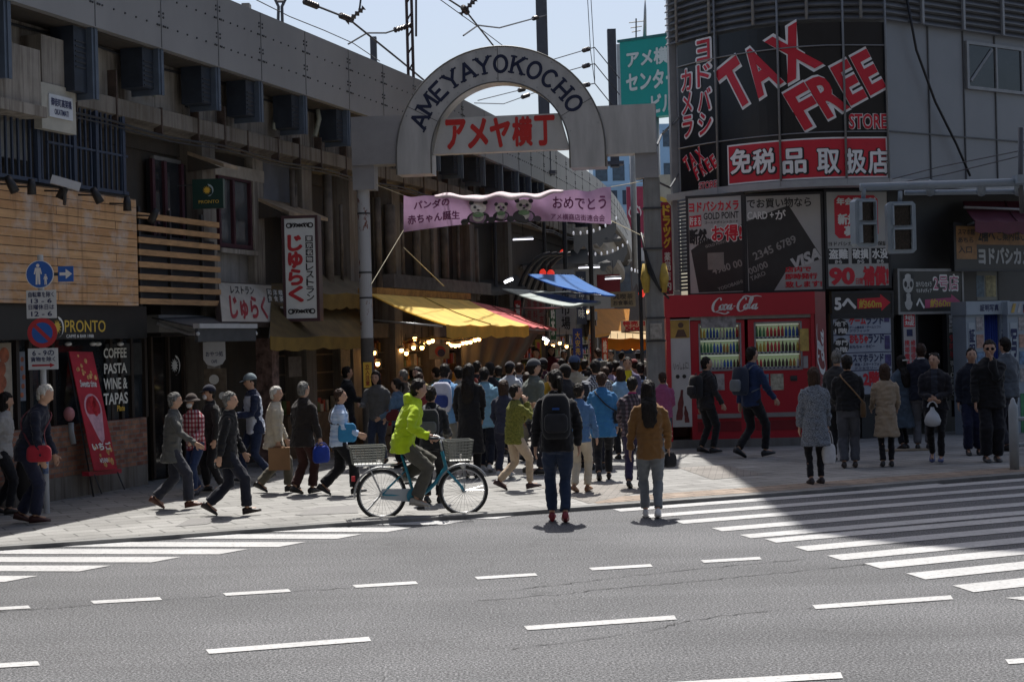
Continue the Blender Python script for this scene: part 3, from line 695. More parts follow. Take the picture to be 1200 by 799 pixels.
for k in range(14): m.disc(f, w * r_.uniform(.3, .7), h * r_.uniform(.43, .6), w * r_.uniform(.05, .1), .004, .006, 10)
m.build('berry_print', mat((.5, .02, .03), .4, .4, 9), o)
letters(o, f, [(w * .15, w * .85, h * .70, h * .76, 'Sweets time', dict(shear=.2)), (w * .12, w * .9, h * .17, h * .23, 'いちご', dict(bold=.05)), (w * .3, w * .66, h * .06, h * .1, '¥580')], WHITE, c=.007)
fb_ = F(BL - V((.12, 0, .07)), r); MB().fbox(fb_, 0, w + .25, 0, .06, -.06, .05).build('base_bar', mat((.4, .02, .04), .4, .1), o)
for q in (BL, BR): MB().tube([q - V((0, 0, .05)), V((q.x + .12, q.y - .1, KZ + .06))], .01, 6).build('strut', DGREY, o)
MB().tube([TL - f.n * .03, BL - f.n * .03 + V((0, .1, -.5))], .012, 6).build('pole', DGREY, o)
for x, y in ((124, 562), (147, 560)): 
    q = G(x, y + 3, KZ); o = MB().box(q.x - .17, q.x + .17, q.y - .12, q.y + .12, KZ, KZ + .14).build('weight_block', CONC, None, ('grey concrete weight block under the red banner base' if x < 130 else 'grey concrete weight block beside the cafe door, next to the first'), 'block', 'banner weights', None, .015, origin=(q.x, q.y, KZ))
o = thing('balloon', W_(80, 485, -.6), 'pink round balloon ornament over a white ribbon in the cafe window', 'ornament')
MB().ell(W_(81, 485, -.6), .08, .07, .1).build('balloon_ball', mat((.4, .16, .17), .5, .1), o); A = W_(83, 495, -.6); MB().tube([A, A - V((0, 0, .12)), A + V((.03, 0, -.3))], .04, 8, flat=.3).build('ribbon', mat('#8d9296', .6, .1), o)
# street sign pole
o = thing('traffic_sign', G(55, 601, KZ), 'street sign pole with blue walkers disc and red no parking disc outside cafe', 'traffic sign')
b = G(55, 601, KZ); Yp = b.y; T = P(49, 308, Yp); T.x = b.x - .0
MB().cyl(b, .038, KZ, T.z + .1, 16).build('pole', mat((.42, .43, .44), .5, .15, 3), o)
m = MB(); r_ = random.Random(9)
for k in range(9):
    z = .55 + k * .13; m.loft([[V((b.x + .0395 * cos(t), b.y + .0395 * sin(t), zz)) for t in [pi * (1.1 + .8 * i / 7) for i in range(8)]] for zz in (z, z + r_.uniform(.05, .11))], False)
m.build('sticker_pattern', mat((.12, .18, .32), .6, .6, 14), o)
sc = FPX / (Yp - .06)
def sf(px, py): q = P(px, py, Yp - .06); return F(q, (1, 0, 0))
SB = mat((.02, .11, .42), .4, .06)
f = sf(46.5, 321.5); r = 16.5 / sc
MB().disc(f, 0, 0, r, -.01, 0).build('sign_disc', WHITE, o); MB().disc(f, 0, 0, r * .94, .001, .003).build('sign_field', SB, o)
m = MB()
def walker(f, x, y, h):
    m.disc(f, x, y + h * .43, h * .085, .004, .006, 12)
    m.flat(f, [(x - h * .13, y + h * .32), (x + h * .13, y + h * .32), (x + h * .2, y + h * .02), (x + h * .14, y), (x + h * .1, y + h * .18), (x + h * .11, y - h * .5), (x + h * .02, y - h * .5), (x, y - h * .05), (x - h * .03, y - h * .5), (x - h * .12, y - h * .5), (x - h * .1, y + h * .18), (x - h * .14, y), (x - h * .2, y + h * .02)], .005)
walker(f, -r * .12, 0, r * 1.45); walker(f, r * .42, -r * .38, r * .75); m.build('sign_pictogram', WHITE, o)
f = sf(77, 321); q = 9 / sc; MB().fbox(f, -q, q, -q, q, -.01, 0).build('arrow_plate', SB, o)
m = MB(); m.flat(f, [(-q * .8, -q * .2), (0, -q * .2), (0, -q * .65), (q * .85, 0), (0, q * .65), (0, q * .2), (-q * .8, q * .2)], .003); m.build('arrow_pictogram', WHITE, o)
MB().fbox(f, -16 / sc, -9 / sc, -.02, .02, -.02, -.005).build('arrow_bracket', DGREY, o)
f = sf(48.5, 356.5); a, b_ = 17.5 / sc, 16.5 / sc; MB().fbox(f, -a, a, -b_, b_, -.01, 0).build('text_plate', mat('#c4c8ca', .4, .05), o)
letters(o, f, [(-a * .85, a * .85, b_ * .5, b_ * .88, '自転車を除く'), (-a * .7, a * .7, b_ * .08, b_ * .4, '13 - 6'), (-a * .85, a * .85, -b_ * .38, -b_ * .02, '日曜休日は'), (-a * .7, a * .7, -b_ * .85, -b_ * .5, '12 - 6')], NAVY, c=.003)
f = sf(49.5, 390); r = 17.5 / sc
MB().disc(f, 0, 0, r, -.01, 0).build('sign_disc', mat((.45, .03, .04), .4, .06), o); MB().disc(f, 0, 0, r * .7, .001, .003).build('sign_field', SB, o)
MB().flat(f, [(-r * .58, r * .40), (-r * .40, r * .58), (r * .58, -r * .40), (r * .40, -r * .58)], .005).build('sign_bar', mat((.45, .03, .04), .4, .06), o)
f = sf(50.5, 420.5); a, b_ = 17.5 / sc, 12.5 / sc; MB().fbox(f, -a, a, -b_, b_, -.01, 0).build('text_plate', mat('#c4c8ca', .4, .05), o)
letters(o, f, [(-a * .7, a * .75, b_ * .32, b_ * .8, '6 - 9の'), (-a * .82, a * .82, -b_ * .25, b_ * .2, '貨物を除く')], NAVY, c=.003)
MB().flat(f, [(-a * .75, -b_ * .68), (a * .45, -b_ * .68), (a * .45, -b_ * .82), (a * .78, -b_ * .6), (a * .45, -b_ * .38), (a * .45, -b_ * .52), (-a * .75, -b_ * .52)], .003).build('arrow_pictogram', mat((.4, .02, .03), .5, .1), o)
# ================================================================ GATE
GA, GB = P(405, 165, 28.35), P(778, 150, 27.6)
gf = face2(GA, GB, 6, 0)
def gp(x, y): q = on_line(x, y, GA, GB) - gf.o; return q.dot(gf.r), q.dot(gf.u)
gate = thing('entrance_arch', gf.pt(gf.w / 2, KZ), 'grey metal street arch with blue roman letters and red katakana panel over the alley', 'arch')
GM = mat((.45, .445, .435), .45, .2, 1.8, 0, .35, (2.2, 2.2, .4)); GM2 = mat((.27, .262, .262), .5, .16, 1.5)
cx, cy = gp(587, 179); pxm = (gp(709, 179)[0] - gp(465, 179)[0]) / 244
ro, ri = 122 * pxm, 81 * pxm; zb = gp(587, 201)[1]
outer = [(cx - ro, zb)] + [(cx - ro * cos(t), cy + ro * sin(t)) for t in [pi * k / 40 for k in range(41)]] + [(cx + ro, zb)]
inner_ = [(cx + ri, zb)] + [(cx + ri * cos(t), cy + ri * sin(t)) for t in [pi * k / 40 for k in range(41)]] + [(cx - ri, zb)]
m = MB(); n_ = len(outer)
m.loft([[gf.pt(*q, c) for q, c in ((outer[i], .12), (inner_[n_ - 1 - i], .12), (inner_[n_ - 1 - i], -.36), (outer[i], -.36))] for i in range(n_)]); m.build('arch_band', GM, gate)
m = MB()
for t in (28, 90, 152):
    f = gf.sub(cx, cy, 0, R(t)); m.fbox(f, ri, ro, -.006, .006, .118, .124)
m.build('seam', mat((.1, .1, .105), .5), gate)
for E_ in (outer, inner_): MB().tube([gf.pt(a, b, .12) for a, b in E_], .014, 6).build('edge_trim', mat((.12, .115, .105), .5, .2), gate)
for t in range(14, 168, 11):
    for rr in (ri + .06, ro - .06): MB().disc(gf, cx + rr * cos(R(t)), cy + rr * sin(R(t)), .014, .12, .13, 8).build('bolt', STEEL, gate)
# slab serif letters built from strokes
SL = {'A': [[(0, 0), (.5, 1), (1, 0)], [(.2, .36), (.8, .36)]], 'M': [[(.06, 0), (.06, 1), (.5, .3), (.94, 1), (.94, 0)]], 'E': [[(.94, .02), (.1, .02), (.1, .98), (.94, .98)], [(.1, .52), (.66, .52)]],
      'Y': [[(.0, 1), (.5, .48), (1, 1)], [(.5, .48), (.5, 0)]], 'K': [[(.1, 0), (.1, 1)], [(.92, 1), (.12, .42)], [(.4, .62), (.95, 0)]], 'H': [[(.08, 0), (.08, 1)], [(.92, 0), (.92, 1)], [(.08, .5), (.92, .5)]],
      'O': [[(.5 + .46 * cos(t), .5 + .47 * sin(t)) for t in [2 * pi * k / 24 for k in range(25)]]], 'C': [[(.52 + .46 * cos(t), .5 + .47 * sin(t)) for t in [R(45) + R(270) * k / 20 for k in range(21)]]]}
SERIF = {'A': [(0, 0), (1, 0)], 'M': [(.06, 0), (.94, 0), (.0, 1), (1, 1)], 'E': [], 'Y': [(.0, 1), (1, 1), (.5, 0)], 'K': [(.1, 0), (.1, 1), (.95, 0), (.92, 1)], 'H': [(.08, 0), (.08, 1), (.92, 0), (.92, 1)], 'O': [], 'C': []}
def stroke(mb, f, pts, w, c):
    for i in range(len(pts) - 1):
        a, b = V(pts[i]), V(pts[i + 1]); d = (b - a)
        if d.length < 1e-6: continue
        d.normalize(); n = V((-d.y, d.x)) * w / 2; e = d * w * .22
        mb.flat(f, [tuple(a - e - n), tuple(b + e - n), tuple(b + e + n), tuple(a - e + n)], c + (i % 3) * .0006)
m = MB()
for i, ch in enumerate('AMEYAYOKOCHO'):
    t = R(156.5 - i * 11.41); r_ = (ro + ri) / 2; f = gf.sub(cx + r_ * cos(t), cy + r_ * sin(t), .124, t - pi / 2); h = 19.5 * pxm; w = (.80 if ch not in 'M' else .95) * h
    for pl in SL[ch]: stroke(m, f, [((x - .5) * w, (y - .5) * h) for x, y in pl], h * .19, 0)
    for j, (x, y) in enumerate(SERIF[ch]): stroke(m, f, [((x - .5) * w - h * .17, (y - .5) * h * .94), ((x - .5) * w + h * .17, (y - .5) * h * .94)], h * .11, .002)
m.build('roman_lettering', mat((.006, .012, .045), .6, .1), gate)
# panel in the arch
pt_, pb = gp(587, 136)[1], gp(587, 178)[1]
m = MB(); m.fpoly(gf, [(cx - ri * .985, pb), (cx + ri * .985, pb), (cx + sqrt(ri ** 2 - (pt_ - cy) ** 2), pt_), (cx - sqrt(ri ** 2 - (pt_ - cy) ** 2), pt_)] if pt_ > cy else [(cx - ri, pb), (cx + ri, pb), (cx + ri, pt_), (cx - ri, pt_)], -.2, 0.02); m.build('name_panel', mat((.50, .49, .47), .45, .15, 2, 0, .2, (1, 1, .4)), gate)
a0, b1 = gp(521, 141); a1, b0 = gp(652, 172); RD = mat((.52, .018, .015), .45, .08)
m = MB(); ww = (a1 - a0) / 5
for i, ch in enumerate('アメヤ横丁'): m.text(gf, a0 + ww * i + .03, a0 + ww * (i + 1) - .03, b0 + .045, b1 - .02, ch, .026, .042)
m.build('katakana_lettering', RD, gate)
for x0, x1, y0, y1 in ((412, 500, 138, 191), (680, 769, 126, 179)):
    a, b = gp(x0, y0); c, d = gp(x1, y1); MB().fbox(gf, a, c, d, b, -.34, .06).build('beam', GM2 if x0 < 500 else GM, gate)
for x0, x1, y0, y1 in ((413, 439, 192, 222), (744, 771, 179, 208)):
    a, b = gp(x0, y0); c, d = gp(x1, y1); MB().fbox(gf, a, c, d, b, -.30, .02).build('post_cap', GM2, gate)
q = gf.pt(*gp(425.5, 300), -.14); zt = gp(425, 222)[1] - 0
RUST = N('flaking_paint'); co = RUST.coords((1, 1, .5)); fz = RUST.noise(co, 6, 5, .7); RUST.b.inputs['Roughness'].default_value = .6
RUST.l(RUST.ramp(fz, [(.58, (.42, .42, .42)), (.63, (.16, .05, .03))]), RUST.b.inputs['Base Color'])
MB().cyl(q, .113, 2.2, zt, 20).build('post', RUST.m, gate); MB().cyl(q, .116, KZ, 2.2, 20).build('post_sleeve', mat((.1, .09, .08), .7, .3, 4), gate)
for z in (2.9, 3.35, 4.4): MB().cyl(q, .119, z, z + .03, 20).build('band', DGREY, gate)
f = F(q + V((-.07, -.121, -.25)) * 1, (1, 0, 0)); f.o.z = 1.32; MB().fbox(f, 0, .15, 0, .45, -.03, .004).build('caution_plate', YEL, gate); MB().text(f, .04, .11, .03, .42, '立|入|注|意', .008, .03).build('caution_lettering', mat((.3, .05, .01), .5), gate)
q2 = gf.pt(*gp(765, 300), -.14); mb = MB(); mb.loft([[V((q2.x + sx * w, q2.y + sy * w, z)) for sx, sy in ((-1, -1), (1, -1), (1, 1), (-1, 1))] for z, w in ((KZ, .16), (2.4, .15), (gp(765, 208)[1], .135))]); mb.build('post', m_concrete((.24, .235, .22), .3, 'post_concrete'), gate)
m = MB(); YG = mat((.45, .30, .05), .7, .3)
for dx in (-.15, .16): m.tube([V((q2.x + dx, q2.y - .1, 3.35)), V((q2.x + dx * 1.05, q2.y - .14, 3.1)), V((q2.x + dx * .95, q2.y - .14, 2.85))], .07, 8, rs=[.05, .085, .05])
m.build('yellow_guard', YG, gate)
for k in range(3): MB().tube([V((q2.x - .2, q2.y, 3.9)), V((q2.x - .1, q2.y - .2, 3.4 - k * .1)), V((q2.x + .08, q2.y - .2, 2.9)), V((q2.x + .25, q2.y, 2.75 + k * .1))], .018, 6).build('cable', BLACK, gate)
for z in (2.0, 2.4, 3.6, 4.3): MB().box(q2.x - .165, q2.x + .165, q2.y - .165, q2.y + .165, z, z + .03).build('band', DGREY, gate)
MB().box(q2.x - .1, q2.x + .1, q2.y - .22, q2.y - .155, 2.05, 2.32).build('notice', mat((.33, .3, .26), .6, .4, 12), gate)
# ---------------------------------------------------------------- pink banner
ban = thing('street_banner', P(595, 245, 29.4), 'pink cloth banner with three plain pandas strung across the alley mouth', 'banner')
BY0, BY1 = 29.6, 29.0
def bpt(u, v, c=0):
    "u across 0..1, v up 0..1 on the hanging cloth"
    xl, xr = 473, 716; x = xl + (xr - xl) * u; yt = 229 - 9 * u + 2.8 * sin(pi * u) + 1.6 * sin(u * 23) + .9 * sin(u * 51); ybm = 272 - 9 * u - 8 * sin(pi * u)
    y = ybm + (yt - ybm) * v; Y = BY0 + (BY1 - BY0) * u + .11 * sin(u * 21) * (.3 + .7 * v) + .07 * sin(u * 9 + v * 4) + .04 * sin(u * 47 + v * 3) - c
    return P(x, y, Y)
class Cloth:
    def pt(s, a, b, c=0): return bpt(a, b, c)
CL = Cloth(); m = MB(); m.smooth = True
nu, nv = 60, 8; m.add([bpt(i / nu, j / nv) for j in range(nv + 1) for i in range(nu + 1)], [(j * (nu + 1) + i, j * (nu + 1) + i + 1, (j + 1) * (nu + 1) + i + 1, (j + 1) * (nu + 1) + i) for j in range(nv) for i in range(nu)])
m.build('banner_cloth', m_tarp((.40, .26, .42), .25), ban)
m = MB(); m.smooth = True                                   # top hem folded back over the cord, with sunlight put into its paler colour
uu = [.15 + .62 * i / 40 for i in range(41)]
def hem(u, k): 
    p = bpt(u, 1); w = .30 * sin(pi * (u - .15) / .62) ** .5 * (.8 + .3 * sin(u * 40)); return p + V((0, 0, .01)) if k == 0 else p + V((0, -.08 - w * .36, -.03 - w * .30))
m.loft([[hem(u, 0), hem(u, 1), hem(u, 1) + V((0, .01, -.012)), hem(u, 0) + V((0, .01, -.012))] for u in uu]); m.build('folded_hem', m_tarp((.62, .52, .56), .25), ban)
PT = mat((.16, .03, .12), .6, .1)
m = MB(); m.text(CL, .05, .22, .62, .86, 'パンダの', .02, .03).text(CL, .02, .27, .2, .46, '赤ちゃん誕生', .02, .03).text(CL, .72, .975, .42, .78, 'おめでとう', .02, .02).text(CL, .71, .97, .06, .25, 'アメ横商店街連合会', .02, .015); m.build('lettering', PT, ban)
def ellp(m, u, v, ru, rv, c, n=16, t0=0, t1=2 * pi): m.add([bpt(u + ru * cos(t0 + (t1 - t0) * k / n), v + rv * sin(t0 + (t1 - t0) * k / n), c) for k in range(n)], [tuple(range(n))])
mk, mw, mg = MB(), MB(), MB()
for u, v, s in ((.36, .36, .92), (.47, .32, .68), (.58, .36, .92)):
    ellp(mk, u, v - .2 * s, .06 * s, .27 * s, .012); ellp(mw, u, v - .14 * s, .03 * s, .2 * s, .018); ellp(mw, u, v + .22 * s, .042 * s, .25 * s, .020)
    for q in (-1, 1): ellp(mk, u + q * .036 * s, v + .42 * s, .013 * s, .09 * s, .026); ellp(mk, u + q * .017 * s, v + .24 * s, .009 * s, .06 * s, .026); ellp(mk, u + q * .07 * s, v - .3 * s, .022 * s, .12 * s, .024)
    ellp(mk, u, v + .12 * s, .007, .03, .026); ellp(mg, u, v - .06 * s, .03 * s, .1 * s, .027)
mk.build('panda_print', mat((.03, .03, .035), .6), ban); mw.build('panda_print', mat((.55, .52, .5), .6, .1), ban); mg.build('bib_print', mat((.14, .25, .13), .6, .1), ban)
m = MB()
for a, b in ((bpt(0, 1), P(437, 215, 28.3)), (bpt(0, .05), P(434, 335, 28.3)), (bpt(1, 1), P(757, 212, 27.7)), (bpt(1, .1), P(760, 280, 27.7)), (P(473, 290, 29.6), P(520, 335, 33))): MB().tube([a, b], .008, 5).build('guy_cord', mat((.4, .36, .26), .8), ban)
# ---------------------------------------------------------------- awnings of the market shops
def awning(name, A, B, C, D, m, vm, val, label, frame=True, nseam=1, group='market awnings'):
    "A,B back edge; C,D front edge"
    o = thing(name, A, label, 'awning', group); t = V((0, 0, -.025)); r_ = random.Random(len(label)); mb = MB(); mb.smooth = True
    def q(u, v): p = (A + (B - A) * u) * (1 - v) + (C + (D - C) * u) * v; return p + V((0, 0, -.05 * sin(pi * v) - .03 * abs(sin(pi * u * (nseam + 1) * 2)) * v))
    NU, NV = 16, 6
    top = [[q(i / NU, j / NV) for i in range(NU + 1)] for j in range(NV + 1)]
    mb.add([p for row in top for p in row] + [p + t for row in top for p in row], [(j * (NU + 1) + i, j * (NU + 1) + i + 1, (j + 1) * (NU + 1) + i + 1, (j + 1) * (NU + 1) + i) for j in range(NV) for i in range(NU)] + [(k0 + j * (NU + 1) + i, k0 + (j + 1) * (NU + 1) + i, k0 + (j + 1) * (NU + 1) + i + 1, k0 + j * (NU + 1) + i + 1) for k0 in ((NU + 1) * (NV + 1),) for j in range(NV) for i in range(NU)])
    mb.build('canopy', m, o)
    d = (D - C).normalized(); n = d.cross(V((0, 0, 1)))
    if val:
        mb = MB(); mb.loft([[p, p + n * .012, p + n * .012 + V((0, 0, -val * (1 + .08 * sin(i * 2.2)))), p + V((0, 0, -val * (1 + .08 * sin(i * 2.2))))] for i, p in enumerate([q(k / NU, 1) + V((0, 0, -.0)) for k in range(NU + 1)])]); mb.build('valance', vm, o)
    if nseam:
        mb = MB()
        for k in range(1, nseam + 1):
            u = k / (nseam + 1); mb.tube([q(u, v / 6) + V((0, 0, .012)) for v in range(7)], .012, 5)
        mb.build('seam', mat(mul(vm.node_tree.nodes['Color Ramp'].color_ramp.elements[0].color[:3], .6) if 'Color Ramp' in vm.node_tree.nodes else (.1, .1, .1)), o)
    if frame:
        for k in (0, .5, 1): MB().tube([q(k, 0) + V((0, 0, -.5)), q(k, .95) + V((0, 0, -.06))], .02, 6).build('support_arm', STEEL, o)
    return o
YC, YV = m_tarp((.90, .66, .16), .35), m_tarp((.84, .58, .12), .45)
A, B = W_(433, 344, .2), W_(549, 352, .2)
def front(A_, px, py):
    "pixel ray at the same station along the wall as A_"
    best = None
    s0 = min(range(0, 1000), key=lambda k: (along(k / 10)[0] - A_.xy).length) / 10; p, d, n = along(s0)
    q = on_line(px, py, tuple(p), tuple(p + n)); return q
C, D = front(A, 523, 380), front(B, 619, 381)
YD = (C, D)
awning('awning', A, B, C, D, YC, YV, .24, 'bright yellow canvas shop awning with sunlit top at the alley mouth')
E_ = B + (B - A).normalized() * .1; A2, B2 = W_(551, 353, .2), W_(596, 362, .2)
awning('awning', A2, B2, front(A2, 621, 382), front(B2, 652, 385), m_tarp((.72, .17, .17), .35), m_tarp((.5, .12, .12), .35), .04, 'faded red canvas awning just beyond the yellow one')
m = W_(430, 337, -.6); f = face2(W_(436, 337, .1), W_(547, 345, .1), W_(436, 337, .1).z, W_(436, 345, .1).z); o = thing('fascia_board', f.o, 'worn timber fascia board along the back of the yellow awning', 'board'); MB().fbox(f, 0, f.w, 0, f.h, -.3, .1).build('board', mat((.30, .17, .06), .8, .4, 5), o)
f = face2(W_(430, 325, -1.0), W_(549, 340, -1.0), W_(430, 322, -1).z, W_(430, 338, -1).z); MB().fbox(f, 0, f.w, 0, f.h, 0, .6).build('shelf_roof', mat((.15, .13, .11), .8, .3), o)
OC = m_tarp((.20, .12, .025), .15)
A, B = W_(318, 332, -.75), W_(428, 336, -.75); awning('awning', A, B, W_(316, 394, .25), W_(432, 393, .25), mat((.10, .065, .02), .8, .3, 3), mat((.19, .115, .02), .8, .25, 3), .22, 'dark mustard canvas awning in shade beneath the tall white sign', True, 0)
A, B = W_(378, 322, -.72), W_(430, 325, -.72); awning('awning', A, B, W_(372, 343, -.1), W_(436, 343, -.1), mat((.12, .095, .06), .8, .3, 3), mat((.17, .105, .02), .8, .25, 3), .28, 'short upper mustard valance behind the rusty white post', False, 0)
BLU, WHT = m_tarp((.02, .16, .50), .35), m_tarp((.50, .56, .54), .3)
awning('awning', P(618, 321, 41), P(672, 322, 43.5), P(672, 339, 39.5), P(722, 346, 41.5), BLU, BLU, 0, 'bright blue tarpaulin stretched on poles deep in the alley', True, 0)
awning('awning', P(588, 338, 40), P(640, 341, 42.5), P(660, 358, 38), P(704, 353, 41), WHT, WHT, .06, 'pale white green sheet awning under the blue tarpaulin', True, 0)
ORC = m_tarp((.58, .24, .015), .4)
awning('awning', P(692, 362, 58), P(738, 362, 62), P(690, 392, 55), P(735, 388, 59), ORC, ORC, .1, 'deep orange stall canopy far down the alley', True, 0)
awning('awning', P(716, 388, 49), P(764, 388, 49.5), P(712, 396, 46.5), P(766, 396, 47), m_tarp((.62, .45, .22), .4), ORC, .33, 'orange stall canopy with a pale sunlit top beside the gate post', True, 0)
# hanging grey vinyl sheet
f = F(P(541, 440, 36.5), (1, .35, 0)); sc_ = 36.5 / FPX
o = thing('vinyl_sheet', f.o, 'grey vinyl weather sheet hanging below the yellow and red awnings', 'sheet'); m = MB(); m.smooth = True
pts = [(0, 0, 0), (0, 46, 0), (50, 48, 0), (98, 52, 0), (66, 0, 0)]
for i in range(12):
    pass
nu = 24; m.add([f.pt((u / nu) * (98 if v else 64) * sc_, (44 + 4 * u / nu if v else 0) * sc_, .06 * sin(u * 1.3)) for v in (0, 1) for u in range(nu + 1)], [(u, u + 1, nu + 2 + u, nu + 1 + u) for u in range(nu)]); m.build('sheet', m_tarp((.14, .13, .115), .3), o)
# ---------------------------------------------------------------- light bulbs
LB = emit((1, .52, .17), 9); LT = emit((.95, .95, 1), 7)
bl = [(60, 710), (75, 753), (145, 708), (168, 700), (187, 712), (215, 690), (220, 655), (248, 690), (250, 678), (275, 668), (289, 663), (350, 675), (364, 680), (378, 682), (392, 680), (407, 672), (422, 670), (437, 668), (455, 660), (470, 657), (865, 552), (880, 560), (893, 550), (798, 570)]
m = MB(); m.smooth = True
m.ell((0, 0, 0), .045, .045, .05, 10, 8); mm = MB(); mm.tube([(0, 0, .03), (0, 0, .09)], .028, 8); mc = MB(); mc.tube([(0, 0, .08), (0, 0, .42)], .008, 5); ms = MB(); ms.loft([[V((r * cos(2 * pi * k / 12), r * sin(2 * pi * k / 12), z)) for k in range(12)] for r, z in ((.03, .1), (.085, .03), (.08, .03), (.025, .095))], False)
b0 = None; rb = random.Random(2)
WHERE = ['glowing bulb hanging beside the rusty white gate post', 'glowing bulb hung low beside the gate post, under its neighbour']
for i, (x, y) in enumerate(bl):
    p = P(420 + x / 3.328, 200 + y / 3.328, (31.5 if i < 2 else 34.2 if i < 11 else 36 if i < 20 else 46) + rb.uniform(-.3, .3))
    lab = WHERE[i] if i < 2 else 'bare glowing bulb hanging in a string below the yellow awning' if i < 20 else 'small glowing bulb hanging over a stall deep in the alley'
    grp = 'gate post bulbs' if i < 2 else 'bulbs under the yellow awning' if i < 20 else 'bulbs deep in the alley'
    if b0 is None:
        b0 = thing('light_bulb', p, lab, 'light bulb', grp); WL[b0.name] = V((0, 0, 0))
        m.build('bulb_glass', LB, b0); mm.build('socket', DGREY, b0); mc.build('cord', BLACK, b0); ms.build('lamp_shade', mat((.35, .3, .22), .5), b0); WL[b0.name] = p
    else: o = dup(b0, p, 0, lab); o['group'] = grp
o = thing('lamp_cord', P(470, 400, 34), 'drooping bamboo pole and cord carrying the bulbs under the yellow awning', 'cord'); MB().tube([P(460, 407, 34.2), P(480, 398, 34.2), P(510, 396, 34.2), P(530, 398, 35.8), P(563, 392, 36)], .02, 6).build('pole', mat((.35, .24, .08), .7), o)
for i, (x0, y0, x1, y1, Y, l) in enumerate(((598, 394, 606, 398, 38, 'slanted white tube lamp below the red awning, first by the yellow valance'), (613, 395, 621, 399, 38.3, 'slanted white tube lamp below the red awning, middle of three'), (636, 396, 643, 400, 38.6, 'slanted white tube lamp below the outer corner of the red awning'), (591, 331, 601, 327, 41, 'bright tilted white lamp under the dark viaduct beams'), (601, 281, 625, 280, 45, 'thin level tube lamp just below the pink banner'), (678, 314, 703, 313, 50, 'thin level tube lamp above the blue tarpaulin'), (709, 327, 728, 326, 52, 'thin level tube lamp before the dark red sign block'))):
    A, B = P(x0, y0, Y), P(x1, y1, Y); o = thing('tube_lamp', A, l, 'lamp', 'tube lamps in the alley'); MB().tube([A, B], .03 if i < 4 else .018, 8).build('tube', LT if i < 4 else emit((.9, .9, 1), 1.6), o); MB().tube([A + V((0, .03, .06)), B + V((0, .03, .06))], .03, 6).build('housing', GREY, o); MB().tube([(A + B) / 2 + V((0, .03, .06)), (A + B) / 2 + V((0, .1, .6))], .008, 4).build('cord', BLACK, o)
# ---------------------------------------------------------------- stalls under the viaduct
r_ = random.Random(21)
def shop(x0, x1, ytop, off, depth, wallc, label, name='market_shop'):
    A, B = W_(x0, 420, off), W_(x1, 420, off); f = face2(A, B, W_(x0, ytop, off).z, KZ); o = thing(name, f.pt(f.w / 2, 0), label, 'shop')
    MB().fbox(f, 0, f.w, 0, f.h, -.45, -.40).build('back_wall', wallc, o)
    for a in (0, f.w): MB().fbox(f, a - .08, a + .08, 0, f.h, -.4, 0).build('post', mat((.12, .10, .08), .7, .4, 3), o)
    MB().fbox(f, -.08, f.w + .08, f.h, f.h + .3, -.45, .03).build('lintel', mat((.08, .07, .06), .8, .3), o)
    MB().fbox(f, .1, f.w - .1, 0, .78, -.4, .25).build('counter', mat((.16, .11, .07), .8, .4, 4), o)
    for z in (1.15, 1.5, 1.85): MB().fbox(f, .1, f.w - .1, z, z + .03, -.4, -.12).build('shelf', mat((.2, .15, .1), .8, .3), o)
    cols = ((.35, .05, .03), (.4, .22, .04), (.3, .28, .2), (.12, .16, .05), (.33, .12, .05), (.42, .38, .3), (.05, .08, .2))
    ms = [mat(c, .6, .3, 9) for c in cols]; m = MB(); a = .15
    while a < f.w - .25:
        w = r_.uniform(.08, .2)
        for z in (.78, 1.18, 1.53, 1.88):
            m.cur = r_.randrange(len(ms)); h = r_.uniform(.1, .28); c = -.35 if z > 1 else r_.uniform(-.3, .0); m.fbox(f, a, a + w * .9, z, z + h, c, c + r_.uniform(.1, .2))
        a += w
    g = m.build('goods', ms, o); g['kind'] = 'stuff'
    return o, f
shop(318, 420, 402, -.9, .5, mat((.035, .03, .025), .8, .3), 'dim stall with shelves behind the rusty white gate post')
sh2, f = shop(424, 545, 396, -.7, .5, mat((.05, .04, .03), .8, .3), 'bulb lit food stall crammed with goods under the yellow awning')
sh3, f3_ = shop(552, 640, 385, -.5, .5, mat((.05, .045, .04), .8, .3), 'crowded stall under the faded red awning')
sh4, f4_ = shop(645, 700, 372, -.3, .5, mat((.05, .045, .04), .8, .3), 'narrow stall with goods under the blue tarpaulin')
f = wface(318, 326, 396, 520, -.2); o = thing('poster_column', f.o, 'square column pasted with torn red and white bills', 'column'); MB().fbox(f, 0, f.w, -.8, f.h, -.3, 0).build('column', mat((.16, .10, .085), .8, .7, 9), o)
f = wface(399, 410, 404, 440, -.35); o = thing('notice', f.o, 'pale handwritten notice hung in the dim stall', 'notice'); MB().fbox(f, 0, f.w, 0, f.h, -.01, 0).build('sheet', mat((.30, .22, .12), .7, .3, 9), o)
f = wface(338, 353, 418, 442, -.45); o = thing('notice', f.o, 'grey paper notice pinned inside the dim doorway', 'notice'); MB().fbox(f, 0, f.w, 0, f.h, -.01, 0).build('sheet', mat((.15, .13, .11), .7, .3, 9), o)
f = F(P(503, 421, 35.5), (1, .2, 0)); o = thing('framed_picture', f.o, 'white framed picture with a red and navy roundel above the stall', 'picture'); q = 24 / FPX * 35.5
MB().fbox(f, 0, q, 0, q * .75, -.03, 0).build('board', mat((.2, .19, .17), .6, .2), o); MB().disc(f, q * .55, q * .38, q * .26, .002, .006).build('roundel_print', mat((.3, .03, .03), .5), o); MB().disc(f, q * .6, q * .3, q * .19, .007, .01).build('navy_print', NAVY, o)
